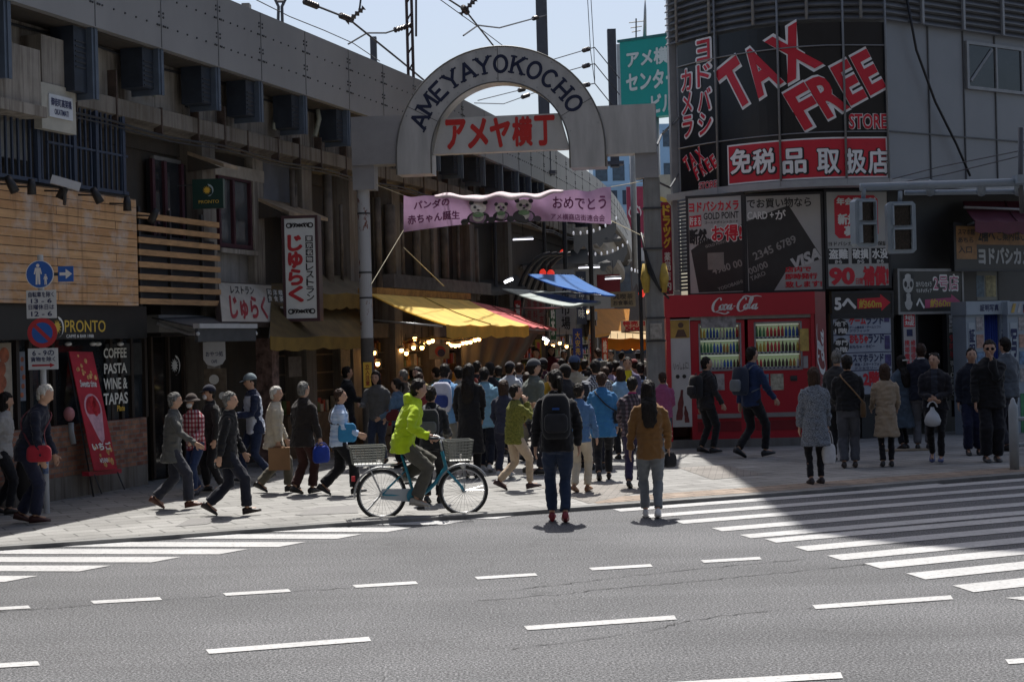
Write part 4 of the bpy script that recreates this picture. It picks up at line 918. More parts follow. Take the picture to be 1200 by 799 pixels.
# boxes with produce
def crate(x, y, w, d, h, z, c, goods, label, group='produce boxes by the gate post'):
    p = G(x, y, KZ); p.z = z; o = thing('crate', p, label, 'crate', group); m = MB()
    m.box(p.x - w / 2, p.x + w / 2, p.y - d / 2, p.y + d / 2, z, z + h * .1)
    for a in (-1, 1): m.box(p.x + a * (w / 2 - .01) - .012, p.x + a * (w / 2 - .01) + .012, p.y - d / 2, p.y + d / 2, z + h * .1, z + h); m.box(p.x - w / 2 + .022, p.x + w / 2 - .022, p.y + a * (d / 2 - .01) - .012, p.y + a * (d / 2 - .01) + .012, z + h * .1, z + h)
    m.build('box', mat(c, .75, .2, 5), o); m = MB(); m.smooth = True
    for k in range(26): m.ell(V((p.x + r_.uniform(-.42, .42) * w, p.y + r_.uniform(-.42, .42) * d, z + h * .9 + r_.uniform(-.02, .03))), .045, .045, .042, 8, 6)
    g = m.build('produce', mat(goods, .5, .3, 12), o); g['kind'] = 'stuff'; return o
crate(446, 524, .6, .45, .42, KZ, (.22, .15, .09), (.5, .48, .46), 'brown carton heaped with white wrapped packs beside the gate post')
crate(470, 527, .5, .4, .28, KZ, (.24, .16, .1), (.2, .14, .1), 'lower brown carton below the strawberries')
crate(470, 527, .5, .4, .16, KZ + .32, (.26, .18, .11), (.55, .02, .05), 'low carton of red strawberries on top of a brown carton')
crate(432, 514, .6, .45, .7, KZ, (.18, .12, .08), (.42, .42, .4), 'tall carton of white packs behind the gate post')
crate(498, 515, .6, .4, .6, KZ, (.2, .14, .09), (.45, .2, .02), 'brown carton of oranges before the bulb lit stall')
# deep alley: posts, signs, lanterns, festoons
def poleT(px, Y, ytop, r, label, c=DGREY):
    p = P(px, 400, Y); o = thing('steel_post', V((p.x, p.y, KZ)), label, 'post', 'posts in the alley'); MB().cyl(p, r, KZ, P(px, ytop, Y).z, 10).build('shaft', c, o); MB().cyl(p, r * 2, KZ, KZ + .05, 10).build('foot', c, o)
poleT(583, 42, 232, .045, 'tall dark post rising to the pink banner from stalls'); poleT(665, 45, 240, .06, 'thick black post beside the tall white hanging sign'); poleT(695, 48, 262, .07, 'dark post beside the orange canopies'); poleT(641, 46, 260, .05, 'thin dark post below the two red lanterns'); poleT(752, 44, 250, .05, 'dark post close behind the concrete gate post')
def board(x0, x1, y0, y1, Y, c, items, lc, label, name='hanging_sign', t=.08, frame=None, sk=0):
    f = F(P(x0, y1, Y), (1, sk, 0)); w, h = (x1 - x0) / FPX * Y, (y1 - y0) / FPX * Y; o = signbox(name, f, w, h, label, 'sign', mat(c, .6, .12, 3) if not hasattr(c, 'node_tree') else c, frame, t)
    if items: letters(o, f, [(w * a0, w * a1, h * b0, h * b1, s, *(e or [])) for a0, a1, b0, b1, s, *e in items], lc)
    return o, f, w, h
board(652, 675, 316, 392, 44, (.36, .36, .35), [(.28, .72, .06, .95, '鮮|魚|市|場')], BLACK, 'tall white hanging sign with black brush characters in the alley')
board(676, 688, 318, 380, 44.5, (.05, .06, .09), [(.2, .8, .1, .9, '乾|物|珍|味')], WHITE, 'narrow dark vertical sign beside the tall white one')
board(700, 727, 322, 346, 55, (.20, .02, .03), [], None, 'plain dark red sign block beyond the blue tarpaulin')
board(716, 745, 342, 360, 50, (.27, .24, .17), [(.1, .9, .5, .85, '純喫茶'), (.1, .9, .12, .42, 'お食事処')], DGREY, 'cream plate sign hung at the end of the blue tarpaulin')
board(728, 758, 376, 389, 49, (.5, .46, .46), [(.08, .92, .52, .95, '特売日', dict(bold=.05)), (.14, .86, .04, .48, '500', dict(bold=.06))], mat((.40, .02, .05), .5), 'white price board with red 500 above the pale orange canopy')
board(616, 640, 346, 392, 44, (.24, .16, .13), [(.1, .3, .1, .9, '海|産|物'), (.4, .6, .1, .9, '食|料|品'), (.7, .9, .1, .9, '卸|売')], mat((.25, .03, .03), .5), 'pinkish stall board with red columns of writing below the white awning')
board(672, 683, 385, 420, 40, (.03, .05, .26), [(.25, .75, .1, .9, '大|安|売')], YEL, 'blue cloth pennant with yellow writing above the crowd')
board(702, 722, 388, 426, 58, (.18, .17, .16), [(.1, .9, .6, .8, '商店'), (.1, .9, .2, .4, '入口')], DGREY, 'grey shop board below the deep orange canopy')
board(733, 770, 421, 431, 46, (.4, .3, .3), [(.05, .95, .15, .85, 'いらっしゃい')], mat((.4, .03, .04), .5), 'low counter sign with red writing behind the crowd')
board(545, 575, 421, 436, 37.5, (.36, .24, .05), [(.05, .95, .1, .9, '特売中')], mat((.5, .03, .03), .5), 'yellow price board with red writing in the stall under the grey sheet')
LR = emit((.9, .05, .03), .45)
for x, y, Y, l in ((636, 320, 46, 'glowing red paper lantern, first of the pair over the blue tarpaulin'), (645.5, 321, 46.5, 'glowing red paper lantern, second of the pair over the blue tarpaulin'), (660, 297, 49, 'single glowing red lantern hanging high by the black post'), (752, 344, 52, 'large red lantern behind the concrete gate post')):
    p = P(x, y, Y); o = thing('paper_lantern', p, l, 'lantern', 'red lanterns'); m = MB(); m.smooth = True; m.ell(p, .11, .11, .13, 14, 10); m.build('paper_globe', LR, o); MB().cyl(p, .06, p.z + .125, p.z + .16, 10).build('cap', BLACK, o); MB().cyl(p, .06, p.z - .16, p.z - .125, 10).build('cap', BLACK, o); MB().tube([p + V((0, 0, .15)), p + V((0, 0, .7))], .01, 4).build('cord', BLACK, o)
FEST = emit((.9, .92, 1), .22)
for j, (pa, pb_, sag, l) in enumerate((((672, 276, 48), (722, 258, 56), 6, 'upper festoon of black bunting with small white lamps'), ((690, 300, 50), (735, 286, 60), 6, 'middle festoon of black bunting with small white lamps'), ((740, 318, 52), (765, 312, 56), 4, 'short low festoon of small white lamps by the gate post'))):
    o = thing('festoon', P(*pa), l, 'festoon', 'festoons in the alley'); A, B = P(*pa), P(*pb_); m, c = MB(), MB(); n_ = 14; pts = [A + (B - A) * (k / n_) + V((0, 0, -.15 * sin(pi * k / n_))) for k in range(n_ + 1)]
    c.loft([[p, p + V((0, .02, 0)), p + V((0, .02, -.45 - .12 * sin(k * 1.7))), p + V((0, 0, -.45 - .12 * sin(k * 1.7)))] for k, p in enumerate(pts)]); c.build('bunting', mat((.02, .02, .022), .8), o)
    for p in pts[::2]: MB().ell(p + V((0, -.08, .06)), .03, .03, .06, 8, 6).build('small_lamp', FEST, o)
# curved frames under the viaduct
o = thing('arcade_frame', P(620, 320, 44), 'dark curved steel arcade frame under the viaduct', 'frame')
for k in range(4): MB().tube([P(600 + k * 8, 392, 44 + k) + V((0, 0, 0))] + [P(600 + k * 8 + 45 * (1 - cos(t)), 392 - 95 * sin(t), 44 + k) for t in [pi / 2 * i / 8 for i in range(1, 9)]], .06, 6).build('rib', mat((.05, .05, .052), .5), o)
# far end of the alley
def block(name, x0, x1, Y, ytop, c, label, dep=8, floors=3, cols=4, cat='building'):
    A, B = P(x0, 400, Y), P(x1, 400, Y); f = face2(A, B, P((x0 + x1) / 2, ytop, Y).z, 0); o = thing(name, f.pt(f.w / 2, 0), label, cat); MB().fbox(f, 0, f.w, 0, f.h, -dep, 0).build('wall', c if hasattr(c, 'node_tree') else mat(c, .7, .15, 1.5), o)
    for i in range(floors):
        for j in range(cols):
            z = f.h * (i + .3) / floors; a = f.w * (j + .15) / cols; MB().fbox(f, a, a + f.w * .7 / cols, z, z + f.h * .5 / floors, 0, .04).build('window', glass((.04, .06, .09)), o)
    return o, f
block('shop_building', 690, 800, 98, 292, (.13, .11, .10), 'low dim shop building closing the far end of the alley', 8, 2, 4)
block('office_tower', 690, 792, 170, 216, mat((.28, .42, .55), .3, .15, .5), 'pale blue glass fronted building beyond the alley', 10, 6, 5)
block('office_block', 700, 800, 200, 146, mat((.34, .50, .66), .35, .1, .4), 'tall sky blue building seen under the teal sign', 10, 7, 5)
block('shop_house', 716, 760, 120, 262, (.3, .29, .27), 'pale shop house beyond the end of the viaduct', 6, 2, 2)
# signs at the far end
o, f, w, h = board(736, 762, 219, 291, 90, (.30, .03, .07), [(.25, .95, .18, .27, 'Goods')], mat((.6, .5, .5), .5), 'large magenta banner sign with a white round crest above the alley end', t=.3)
m = MB(); m.disc(f, w * .35, h * .58, w * .3, .01, .02, 20, w * .24); m.disc(f, w * .35, h * .56, w * .17, .01, .02, 12)
for q in range(5): m.disc(f, w * (.15 + .1 * q), h * (.66 + .02 * (2 - abs(q - 2))), w * .045, .01, .02, 8)
m.build('crest_emblem', mat((.62, .5, .52), .5), o)
board(736, 762, 291, 306, 90, (.5, .5, .5), [], None, 'white panel under the large magenta banner', t=.3)
o, f, w, h = board(771, 790, 205, 352, 60, (.4, .39, .33), [], None, 'tall white building sign with yellow and blue roundel behind the gate post', t=.3)
MB().disc(f, w * .3, h * .76, w * .5, .01, .02).build('roundel_print', mat((.55, .38, .05), .5), o); MB().disc(f, w * .3, h * .74, w * .36, .025, .03).build('blue_print', mat((.02, .06, .4), .5), o)
o, f, w, h = board(777.5, 789, 237, 345, 33.5, (.26, .015, .035), [(.18, .85, .5, .97, 'ド|ラ|ッ|グ', dict(bold=.05))], YEL, 'narrow red vertical sign with yellow characters at the corner building edge', t=.3)
letters(o, f, [(w * .2, w * .8, h * .04, h * .46, '薬|局|店|内')], WHITE)
# teal building sign above the alley
A, B = P(727.5, 100, 62), P(800, 100, 60.5); f = face2(A, B, P(727.5, 50, 62).z, P(727.5, 141, 62).z)
o = thing('rooftop_sign', f.o, 'teal rooftop sign with white katakana above the alley', 'sign'); MB().fbox(f, 0, f.w, 0, f.h, -.6, 0).build('panel', mat((.0, .30, .27), .45, .06, 1), o)
MB().fbox(f, -.16, -.0, 0, f.h - .05, -1.5, -.02).build('side_panel', mat((.38, .42, .45), .5, .08), o); MB().fbox(f, -.1, f.w, f.h, f.h + .1, -.6, .03).build('top_trim', mat((.02, .14, .14), .5), o)
lw = mat('#c8d4d4', .5, .05); a = f.w * .1
letters(o, f, [(f.w * .12, f.w * .78, f.h * .66, f.h * .86, 'アメ横', dict(bold=.04)), (f.w * .10, f.w * .92, f.h * .36, f.h * .58, 'センター', dict(bold=.04)), (f.w * .50, f.w * .86, f.h * .05, f.h * .27, 'ビル', dict(bold=.04))], lw, c=.02)
for k in range(3): MB().tube([f.pt(f.w * (.1 + .4 * k), 0, -.3), f.pt(f.w * (.1 + .4 * k), -6, -.3)], .12, 6).build('support', GREY, o)
o = thing('tv_antenna', P(747, 48, 62), 'spindly rooftop aerial standing above the teal sign', 'antenna'); MB().tube([P(745.5, 50, 62), P(745.5, 22, 62)], .03, 5).build('mast', DGREY, o)
for y in (26, 32, 37): MB().tube([P(737 + (y - 26) * .3, y + 1, 62), P(754 - (y - 26) * .3, y - 1, 62)], .02, 4).build('element', DGREY, o)
o = thing('lightning_rod', P(756, 48, 62), 'thin pale rod standing on top of teal sign', 'rod'); MB().tube([P(755.5, 50, 62), P(756, 12, 62), P(756, 0, 62)], .06, 6, rs=[.08, .05, .02]).build('rod', STEEL, o)
# cloth pennants, more stall clutter and bulbs down the alley
for x0, x1, y0, y1, Y, c, t, tc, l in ((604, 612, 352, 412, 43, (.40, .03, .03), '海|鮮|丼', WHITE, 'red cloth pennant reading down in white below the white sheet awning'), (690, 698, 392, 430, 50, (.42, .40, .36), '大|特|価', RED, 'cream cloth pennant with red writing before the deep orange canopy'), (645, 652, 352, 398, 45, (.02, .10, .05), '銘|茶', WHITE, 'dark green cloth pennant beside the tall white hanging sign'),
        (706, 713, 396, 432, 47, (.45, .06, .02), '焼|鳥', WHITE, 'orange red cloth pennant near the pale orange stall canopy'), (628, 635, 398, 428, 41, (.45, .32, .03), '激|安', RED, 'small yellow cloth pennant with red writing under the red awning')):
    board(x0, x1, y0, y1, Y, c, [(.2, .8, .08, .94, t, dict(bold=.04))], tc, l, 'cloth_pennant', .02)
for x0, x1, y0, y1, Y, c, l in ((556, 590, 318, 334, 44, (.16, .03, .03), 'dim maroon shop board fixed high under the viaduct'), (596, 640, 300, 316, 52, (.07, .07, .075), 'dim charcoal shop board deep under the viaduct'), (668, 700, 296, 312, 57, (.12, .11, .09), 'dull olive shop board behind the festoons'), (700, 724, 362, 384, 62, (.3, .06, .03), 'brick red shop board behind the deep orange canopy')):
    o, f, w, h = board(x0, x1, y0, y1, Y, c, [(.08, .92, .2, .8, '商店街市場')], mat((.3, .27, .2), .6), l)
o = thing('fruit_stall', G(738, 506, KZ), 'stall table heaped with bright produce below the pale orange canopy', 'stall'); p = P(738, 430, 46.8); f = F(V((p.x - .75, p.y, KZ)), (1, 0, 0)); rr_ = random.Random(4)
MB().fbox(f, 0, 1.6, .0, .85, -.6, 0).build('counter', mat((.25, .16, .09), .8, .3), o)
m = MB(); m.smooth = True; pal = [mat(c, .5, .3, 8) for c in ((.5, .2, .02), (.5, .04, .03), (.2, .32, .04), (.55, .45, .08), (.5, .48, .42))]
for k in range(170): m.cur = rr_.randrange(5); a = rr_.uniform(.05, 1.55); m.cur = int(a / .32) % 5; c = rr_.uniform(-.5, -.05); m.ell(f.pt(a, .9 + .45 * -c * rr_.uniform(.6, 1.6), c), .05, .05, .05, 7, 5)
g = m.build('produce', pal, o); g['kind'] = 'stuff'
for i, (x, y) in enumerate(((716, 404), (724, 407), (733, 403), (742, 408), (750, 404), (640, 402), (648, 405), (656, 402), (664, 406), (590, 408), (598, 411), (606, 408))):
    p = P(x, y, 47 if i < 5 else 43.5 if i < 9 else 39) ; L_ = 'row of bare bulbs hung under the pale orange canopy' if i < 5 else 'row of bare bulbs hung before the tall white sign' if i < 9 else 'row of bare bulbs hung below the red awning'
    o = dup(b0, p, 0, 'glowing bulb in the ' + L_); o['group'] = L_
DKC = mat((.035, .034, .034), .8, .3)
for q, l in (((596, 298, 50, 694, 291, 58, 612, 311, 46, 716, 307, 53), 'wide charcoal canopy roof under the pink banner'), ((640, 268, 58, 712, 262, 68, 650, 282, 54, 728, 279, 62), 'small charcoal canopy roof high beside the curving parapet'), ((560, 326, 42, 606, 322, 46, 566, 340, 40, 618, 338, 43.5), 'charcoal canopy roof by the bright tilted white lamp')):
    awning('awning', P(*q[0:3]), P(*q[3:6]), P(*q[6:9]), P(*q[9:12]), DKC, DKC, .12, l, True, 0)
# ================================================================ CORNER STORE (right)
BP = catmull([(3.3, 31.9), (4.0, 30.75), (4.9, 29.95), (5.85, 29.6), (7.05, 29.75)], 8)
WALLB = (11.6, 33.0)
BL_ = [0.0]
for a, b in zip(BP, BP[1:]): BL_.append(BL_[-1] + (V(b) - V(a)).length)
BW = BL_[-1]
def bplan(a, off=0):
    "plan point along the curved corner"
    a = max(-.0, a); i = max(k for k in range(len(BL_) - 1) if BL_[k] <= max(0, min(a, BW - 1e-6))); t = (a - BL_[i]) / (BL_[i + 1] - BL_[i])
    p, q = V(BP[i]), V(BP[i + 1]); d = (q - p).normalized()
    # smooth normal
    d2 = (V(BP[min(i + 2, len(BP) - 1)]) - V(BP[max(i - 1, 0)])).normalized(); n = V((d2.y, -d2.x)); return p + (q - p) * t + n * off
class Curved:
    def __init__(s, z0, off=0): s.z0, s.off = z0, off
    def pt(s, a, b, c=0): p = bplan(a, s.off + c); return V((p.x, p.y, s.z0 + b))
def bpix(x, y, off=0):
    "(a, z) where the pixel meets the curved corner"
    best = None; a_, b_ = ray(x, y); lo = None
    for k in range(0, 241):
        a = BW * k / 240; p = bplan(a, off); e = abs(p.x - a_ * p.y)
        if best is None or e < best[0]: best = (e, a, p.y)
    return best[1], HCAM + b_ * best[2]
WMET = mat((.22, .23, .245), .45, .06, .8); DARKB = mat((.02, .021, .024), .5, .2)
st = thing('corner_store', (6, 33, 0), 'tall grey corner store building with a rounded front and louvred upper floors', 'building')
def ring(off, z, extra=True):
    pts = [V((*bplan(a * BW / 24, off), z)) for a in range(25)]
    d = (V(WALLB) - V(BP[-1])).normalized(); n = V((d.y, -d.x))
    e = V(WALLB) + d * 9 + n * off; return pts + [V((*(V(BP[-1]) + n * off), z)), V((*e, z)), V((e.x, 50, z)), V((6.2, 50, z))]
ZP0 = bpix(900, 221)[1]; ZP1 = bpix(900, 33)[1]
ZT = 29.8
MB().loft([ring(-.02, ZP0 + .1), ring(-.02, ZT)]).build('upper_wall', WMET, st)
MB().loft([ring(-.75, 0), ring(-.75, ZP0 + .1)]).build('lower_wall', DARKB, st)
MB().loft([ring(.16, ZP0 - .03), ring(.16, ZP0 + .1), ring(-.3, ZP0 + .1), ring(-.3, ZP0 - .03)], False, True).build('rim', mat((.33, .34, .35), .4, .1), st)
# louvres above the billboard
WLX = face2(BP[-1], WALLB, 1, 0)      # flat wall frame (z origin 0)
def wpix(x, y): q = on_line(x, y, BP[-1], WALLB) - WLX.o; return q.dot(WLX.r), q.dot(WLX.u)
zl = ZP1 + .06; m = MB()
LV = mat((.115, .118, .125), .5, .12, 2)
d = WLX.r; nrm = WLX.n
def lring(off, z):
    pts = [V((*bplan(a * BW / 24, off), z)) for a in range(25)]; e = WLX.pt(6.5, 0, off); return pts, V((e.x, e.y, z))
k = 0; z = zl
while z < zl + 5.5:
    a1, e1 = lring(.10, z); a2, e2 = lring(.10, z + .02); a3, e3 = lring(.0, z + .12); a4, e4 = lring(.0, z + .10)
    A1, A2, A3, A4 = a1 + [e1], a2 + [e2], a3 + [e3], a4 + [e4]; m.loft([[A1[i], A2[i], A3[i], A4[i]] for i in range(26)]); z += .13
m.build('louvre', LV, st)
for a in [BW * (i + .5) / 5 for i in range(5)]:
    p = bplan(a, .11); q = bplan(a, .16); MB().tube([V((*q, zl)), V((*q, zl + 5.5))], .03, 6).build('louvre_post', GREY, st)
for a in (1.0, 2.2, 3.4, 4.6): MB().fbox(WLX, a - .03, a + .03, zl, zl + 5.5, .1, .15).build('louvre_post', GREY, st)
# flat wall: panels and high window
for x in (1090, 1131, 1168):
    a, _ = wpix(x, 140); MB().fbox(WLX, a - .012, a + .012, ZP0 + .1, zl, -.02, .006).build('seam', mat((.09, .095, .1), .6), st)
a, zz = wpix(1120, 160); MB().fbox(WLX, 0, 5, zz - .012, zz + .012, -.02, .007).build('seam', mat((.09, .095, .1), .6), st)
a0, b1 = wpix(1132, 52); a1, b0 = wpix(1197, 108)
MB().fbox(WLX, a0, a1 + 1, b0, b1, -.02, .02).build('window', glass((.02, .022, .026)), st)
m = MB()
for u0, u1, v0, v1 in ((a0 - .04, a0 + .03, b0, b1), ((a0 + a1) / 2, (a0 + a1) / 2 + .05, b0, b1), (a1 - .03, a1 + .03, b0, b1)): m.fbox(WLX, u0, u1, v0, v1, -.02, .05)
m.fbox(WLX, a0 - .04, a1 + 1, b1, b1 + .06, -.02, .05).fbox(WLX, a0 - .04, a1 + 1, b0 - .06, b0, -.02, .05); m.build('window_frame', GREY, st)
MB().tube([WLX.pt(a0 + .08, b0 + .1, .03), WLX.pt((a0 + a1) / 2 - .1, b1 - .05, .03)], .03, 5).build('inner_brace', GREY, st)
p0 = bplan(0, .03); MB().box(3.27, 3.40, 31.75, 32.1, 3, 9).build('edge_column', mat((.22, .23, .24), .5, .1), st)
q = [WLX.pt(*wpix(x, y), .12) for x, y in ((1056, -5), (1068, 60), (1090, 120), (1115, 170), (1131, 207))]; MB().tube(q, .025, 6).build('cable', BLACK, st)
# ---------------------------------------------------------------- billboard
bb = thing('billboard', (*bplan(BW / 2, .1), ZP0), 'huge black curved billboard with tilted red TAX FREE lettering', 'billboard')
BC = Curved(0, .06); aL, _ = bpix(797, 130, .06); aR = BW
m = MB(); na = 26
m.loft([[BC.pt(aL + (aR - aL) * i / na, z, c) for z, c in ((ZP0 + .12, .03), (ZP1, .03), (ZP1, -.05), (ZP0 + .12, -.05))] for i in range(na + 1)]); m.build('panel', mat((.008, .008, .01), .35, .2), bb)
BO = .06
def bq(x, y): return bpix(x, y, BO + .03)
def btext(m, x0, x1, y0, y1, t, c, bold=.02, rot=0, keep=False):
    a0, z1 = bq(x0, (y0 + y1) / 2)[0], bq((x0 + x1) / 2, y0)[1]; a1, z0 = bq(x1, (y0 + y1) / 2)[0], bq((x0 + x1) / 2, y1)[1]; m.text(BC, a0, a1, z0, z1, t, c, bold, rot, keep)
RW = mat((.80, .79, .79), .45, .05); RR = mat((.56, .014, .035), .42, .06)
mw, mr = MB(), MB()
def tilted(cx_, cy_, w, h, t, rotd, c, bold_w=.085, bold_r=.036):
    "px centre, px size before turning"
    a, z = bq(cx_, cy_); s = FPX / bplan(a).y; W2, H2 = w / s, h / s
    mw.text(BC, a - W2 / 2, a + W2 / 2, z - H2 / 2, z + H2 / 2, t, c, bold_w, R(rotd)); k = .955; kk = .9
    mr.text(BC, a - W2 / 2 * k, a + W2 / 2 * k, z - H2 / 2 * kk, z + H2 / 2 * kk, t, c + .012, bold_r, R(rotd))
# big words, letter by letter so each leans with the slope
def word(t, pts, w, h, rot, c=.04):
    for ch, (x, y), ww in zip(t, pts, w): tilted(x, y, ww, h, ch, rot, c)
word('TAX', ((862, 99), (891, 82), (929, 62)), (36, 37, 47), 64, 27.5)
word('FREE', ((943, 125), (971, 111), (995, 97), (1017, 85)), (28, 31, 24, 24), 56, 27.5)
word('TAX', ((806, 192), (812.5, 187), (821, 182)), (9, 10, 11), 20, 30); word('FREE', ((817.5, 203), (824, 198), (831, 193.5), (837.5, 189)), (7, 7.5, 7, 7), 18, 30)
for x0, x1, y0, y1, t in ((994, 1043, 133, 152, 'STORE'), (819, 841, 212, 222, 'STORE'), (818, 834, 45, 160, 'ヨ|ド|バ|シ'), (800, 812, 80, 163, 'カ|メ|ラ')):
    btext(mw, x0, x1, y0, y1, t, .04, .07); btext(mr, x0 + .6, x1 - .6, y0 + .6, y1 - .6, t, .05, .02)
aa0, zz1 = bq(852, 163); aa1, zz0 = bq(1043, 213); zz1 = bq(947, 162)[1]; zz0 = bq(947, 210)[1]
def bar(m, a0, a1, z0, z1, c):
    m.loft([[BC.pt(a0 + (a1 - a0) * i / 12, z0, c), BC.pt(a0 + (a1 - a0) * i / 12, z1, c), BC.pt(a0 + (a1 - a0) * i / 12, z1, .03), BC.pt(a0 + (a1 - a0) * i / 12, z0, .03)] for i in range(13)])
bar(mw, aa0, aa1, zz0, zz1, .036); bar(mr, aa0 + .03, aa1 - .03, zz0 + .03, zz1 - .03, .040)
mk = MB()
xs = ((857, 881), (883, 908), (918, 944), (958, 983), (991, 1014), (1017, 1040))
for ch, (x0, x1) in zip('免税品取扱店', xs):
    btext(mk, x0 - .5, x1 + 1.5, 175, 204, ch, .045, .06); btext(mw, x0, x1, 175, 203, ch, .052, .028)
mw.build('white_lettering', RW, bb); mr.build('red_lettering', RR, bb); mk.build('shadow_lettering', BLACK, bb)
PS_ = mat((.2, .205, .21), .4, .1)
for x in (841, 913.5, 989, 1045): a, _ = bq(x, 120); p = bplan(a, .14); MB().tube([V((*p, ZP0)), V((*p, ZP1 + 1.6))], .022, 6).build('support_rod', PS_, bb)
for y in (57, 158):
    z = bq(920, y)[1]; MB().tube([V((*bplan(aL + (aR - aL) * i / 20, .13), z)) for i in range(21)], .012, 5).build('guy_wire', PS_, bb)
# ---------------------------------------------------------------- window posters under the rim
def fpx(x0, x1, y0, y1, Y0, Y1, cat='poster', **k):
    A, B = P(x0, 300, Y0), P(x1, 300, Y1); z1, z0 = P((x0 + x1) / 2, y0, (Y0 + Y1) / 2).z, P((x0 + x1) / 2, y1, (Y0 + Y1) / 2).z; return face2(A, B, z1, z0)
def poster(x0, x1, y0, y1, Y0, Y1, c, label, frame=DARKB, cat='poster', t=.1):
    f = fpx(x0, x1, y0, y1, Y0, Y1); o = signbox('poster', f, f.w, f.h, label, cat, mat(c, .4, .08, 2), frame, t, fw=.05); f.s = (x0, x1, y0, y1); return o, f
def px(f, x, y): x0, x1, y0, y1 = f.s; return f.w * (x - x0) / (x1 - x0), f.h * (y1 - y) / (y1 - y0)
def plet(o, f, items, m, c=.004, bold=.02, name='lettering'):
    L = []
    for x0, x1, y0, y1, t, *e in items: a0, b1 = px(f, x0, y0); a1, b0 = px(f, x1, y1); L.append((a0, a1, b0, b1, t, *e))
    return letters(o, f, L, m, name, c, bold)
def ppoly(o, f, pts, m, c=.002, name='print'): return MB().flat(f, [px(f, *q) for q in pts], c).build(name, m, o)
PW = (.40, .40, .385)
o, f = poster(808, 870, 231, 343, 30.6, 30.2, PW, 'window poster with dark card print, gold chip and red bargain writing', t=.1)
CARD = mat((.028, .027, .027), .5, .25, 2)
ppoly(o, f, [(810, 292), (820, 285), (872, 264), (872, 342), (818, 342)], CARD, name='card_print')
plet(o, f, [(809, 867, 236, 247, 'ヨドバシカメラ', dict(bold=.04))], RR); ppoly(o, f, [(809, 252), (823, 251), (823, 264), (809, 265)], RR, .003, 'red_patch')
plet(o, f, [(826, 867, 249, 257, 'GOLD POINT')], BLACK); plet(o, f, [(827, 866, 259, 262, 'ゴールドポイントカード')], BLACK); plet(o, f, [(809.5, 822.5, 253, 263, '貯まる')], WHITE, .006)
plet(o, f, [(809, 833, 268, 285, '断然、', dict(bold=.05))], BLACK, .006); plet(o, f, [(835, 870, 264, 283, 'お得!', dict(bold=.07))], WHITE, .006); plet(o, f, [(835.5, 869.5, 264.5, 282.5, 'お得!', dict(bold=.035))], RR, .009)
a, b = px(f, 839, 306); MB().fbox(f, a - .16, a + .16, b - .16, b + .16, .004, .008).build('chip_print', mat((.22, .21, .19), .4, .15), o)
plet(o, f, [(834, 870, 305, 322, '4980 00', dict(rot=R(14), keep=True)), (840, 870, 328, 342, 'YODOBASHI', dict(rot=R(16), keep=True)), (827, 852, 283, 289, 'GOLD POINT', dict(rot=R(12), keep=True))], mat('#8f8d88', .5), .006)
o, f = poster(876, 963, 229, 340, 30.15, 30.0, PW, 'wide window poster with a slanted black credit card print', t=.1)
ppoly(o, f, [(876, 258), (915, 244), (926, 241), (962, 301), (962, 305), (922, 316), (905, 342), (877, 342)], CARD, name='card_print')
plet(o, f, [(877, 952, 232, 243, 'でお買い物なら')], BLACK); plet(o, f, [(877, 908, 247, 256, 'CARD +'), (910, 922, 246, 257, 'が')], WHITE, .01)
plet(o, f, [(881, 935, 272, 308, '2345 6789', dict(rot=R(22), keep=True)), (876, 900, 304, 322, '00/00', dict(rot=R(22), keep=True)), (878, 897, 315, 330, 'TARO', dict(rot=R(22), keep=True))], mat('#8f8d88', .5), .006)
plet(o, f, [(927, 962, 292, 316, 'VISA', dict(rot=R(22), keep=True, bold=.05, shear=.25))], mat('#b9b9b6', .5), .008)
plet(o, f, [(920, 950, 313, 319, '店内で'), (920, 957, 321, 327.5, '即時発行'), (920, 962, 330, 337, '致します!')], RR, .008, .04)
o, f = poster(970, 1041, 225, 335, 30.0, 30.3, PW, 'window poster with a red box and large red 90 above the crowd', t=.1)
a0, b1 = px(f, 979, 229); a1, b0 = px(f, 1030, 279); MB().fpoly(f, [(a0, b0 + .08), (a0 + .08, b0), (a1 - .08, b0), (a1, b0 + .08), (a1, b1 - .08), (a1 - .08, b1), (a0 + .08, b1), (a0, b1 - .08)], .001, .004).build('red_patch', RR, o)
plet(o, f, [(982, 1028, 232, 240, '年会費無料'), (983, 1028, 251, 263, '新規会員'), (990, 1020, 265, 276, '募集')], WHITE, .008, .05)
plet(o, f, [(971, 1040, 283, 288, 'ヨドバシカメラの安心保証')], BLACK); m = MB()
for x0, x1 in ((970.5, 994), (998, 1018), (1021, 1041)): a0, b1 = px(f, x0, 291); a1, b0 = px(f, x1, 309); m.fbox(f, a0, a1, b0, b1, .001, .004)
m.build('black_patch', BLACK, o); plet(o, f, [(971.5, 993, 292, 303, '盗難'), (999, 1017, 292, 303, '破損'), (1022, 1040, 292, 303, '水没')] + [(x, x + 8, 304.5, 308.5, 'から') for x in (978, 1004, 1027)], WHITE, .008, .04)
plet(o, f, [(971, 1001, 313, 334, '90', dict(bold=.05)), (1002, 1010, 326, 333, '日間'), (1011, 1040, 313, 334, '補償!', dict(bold=.05))], RR, .006)
m = MB()
for i in range(26):
    z = P(800, 236 + i * 4.2, 31).z; A, B = P(795.5, 300, 31.2), P(806, 300, 30.9); m.quad(V((A.x, A.y, z)), V((B.x, B.y, z)), V((B.x, B.y + .05, z + .05)), V((A.x, A.y + .05, z + .05)))
m.build('side_grille', DGREY, st)
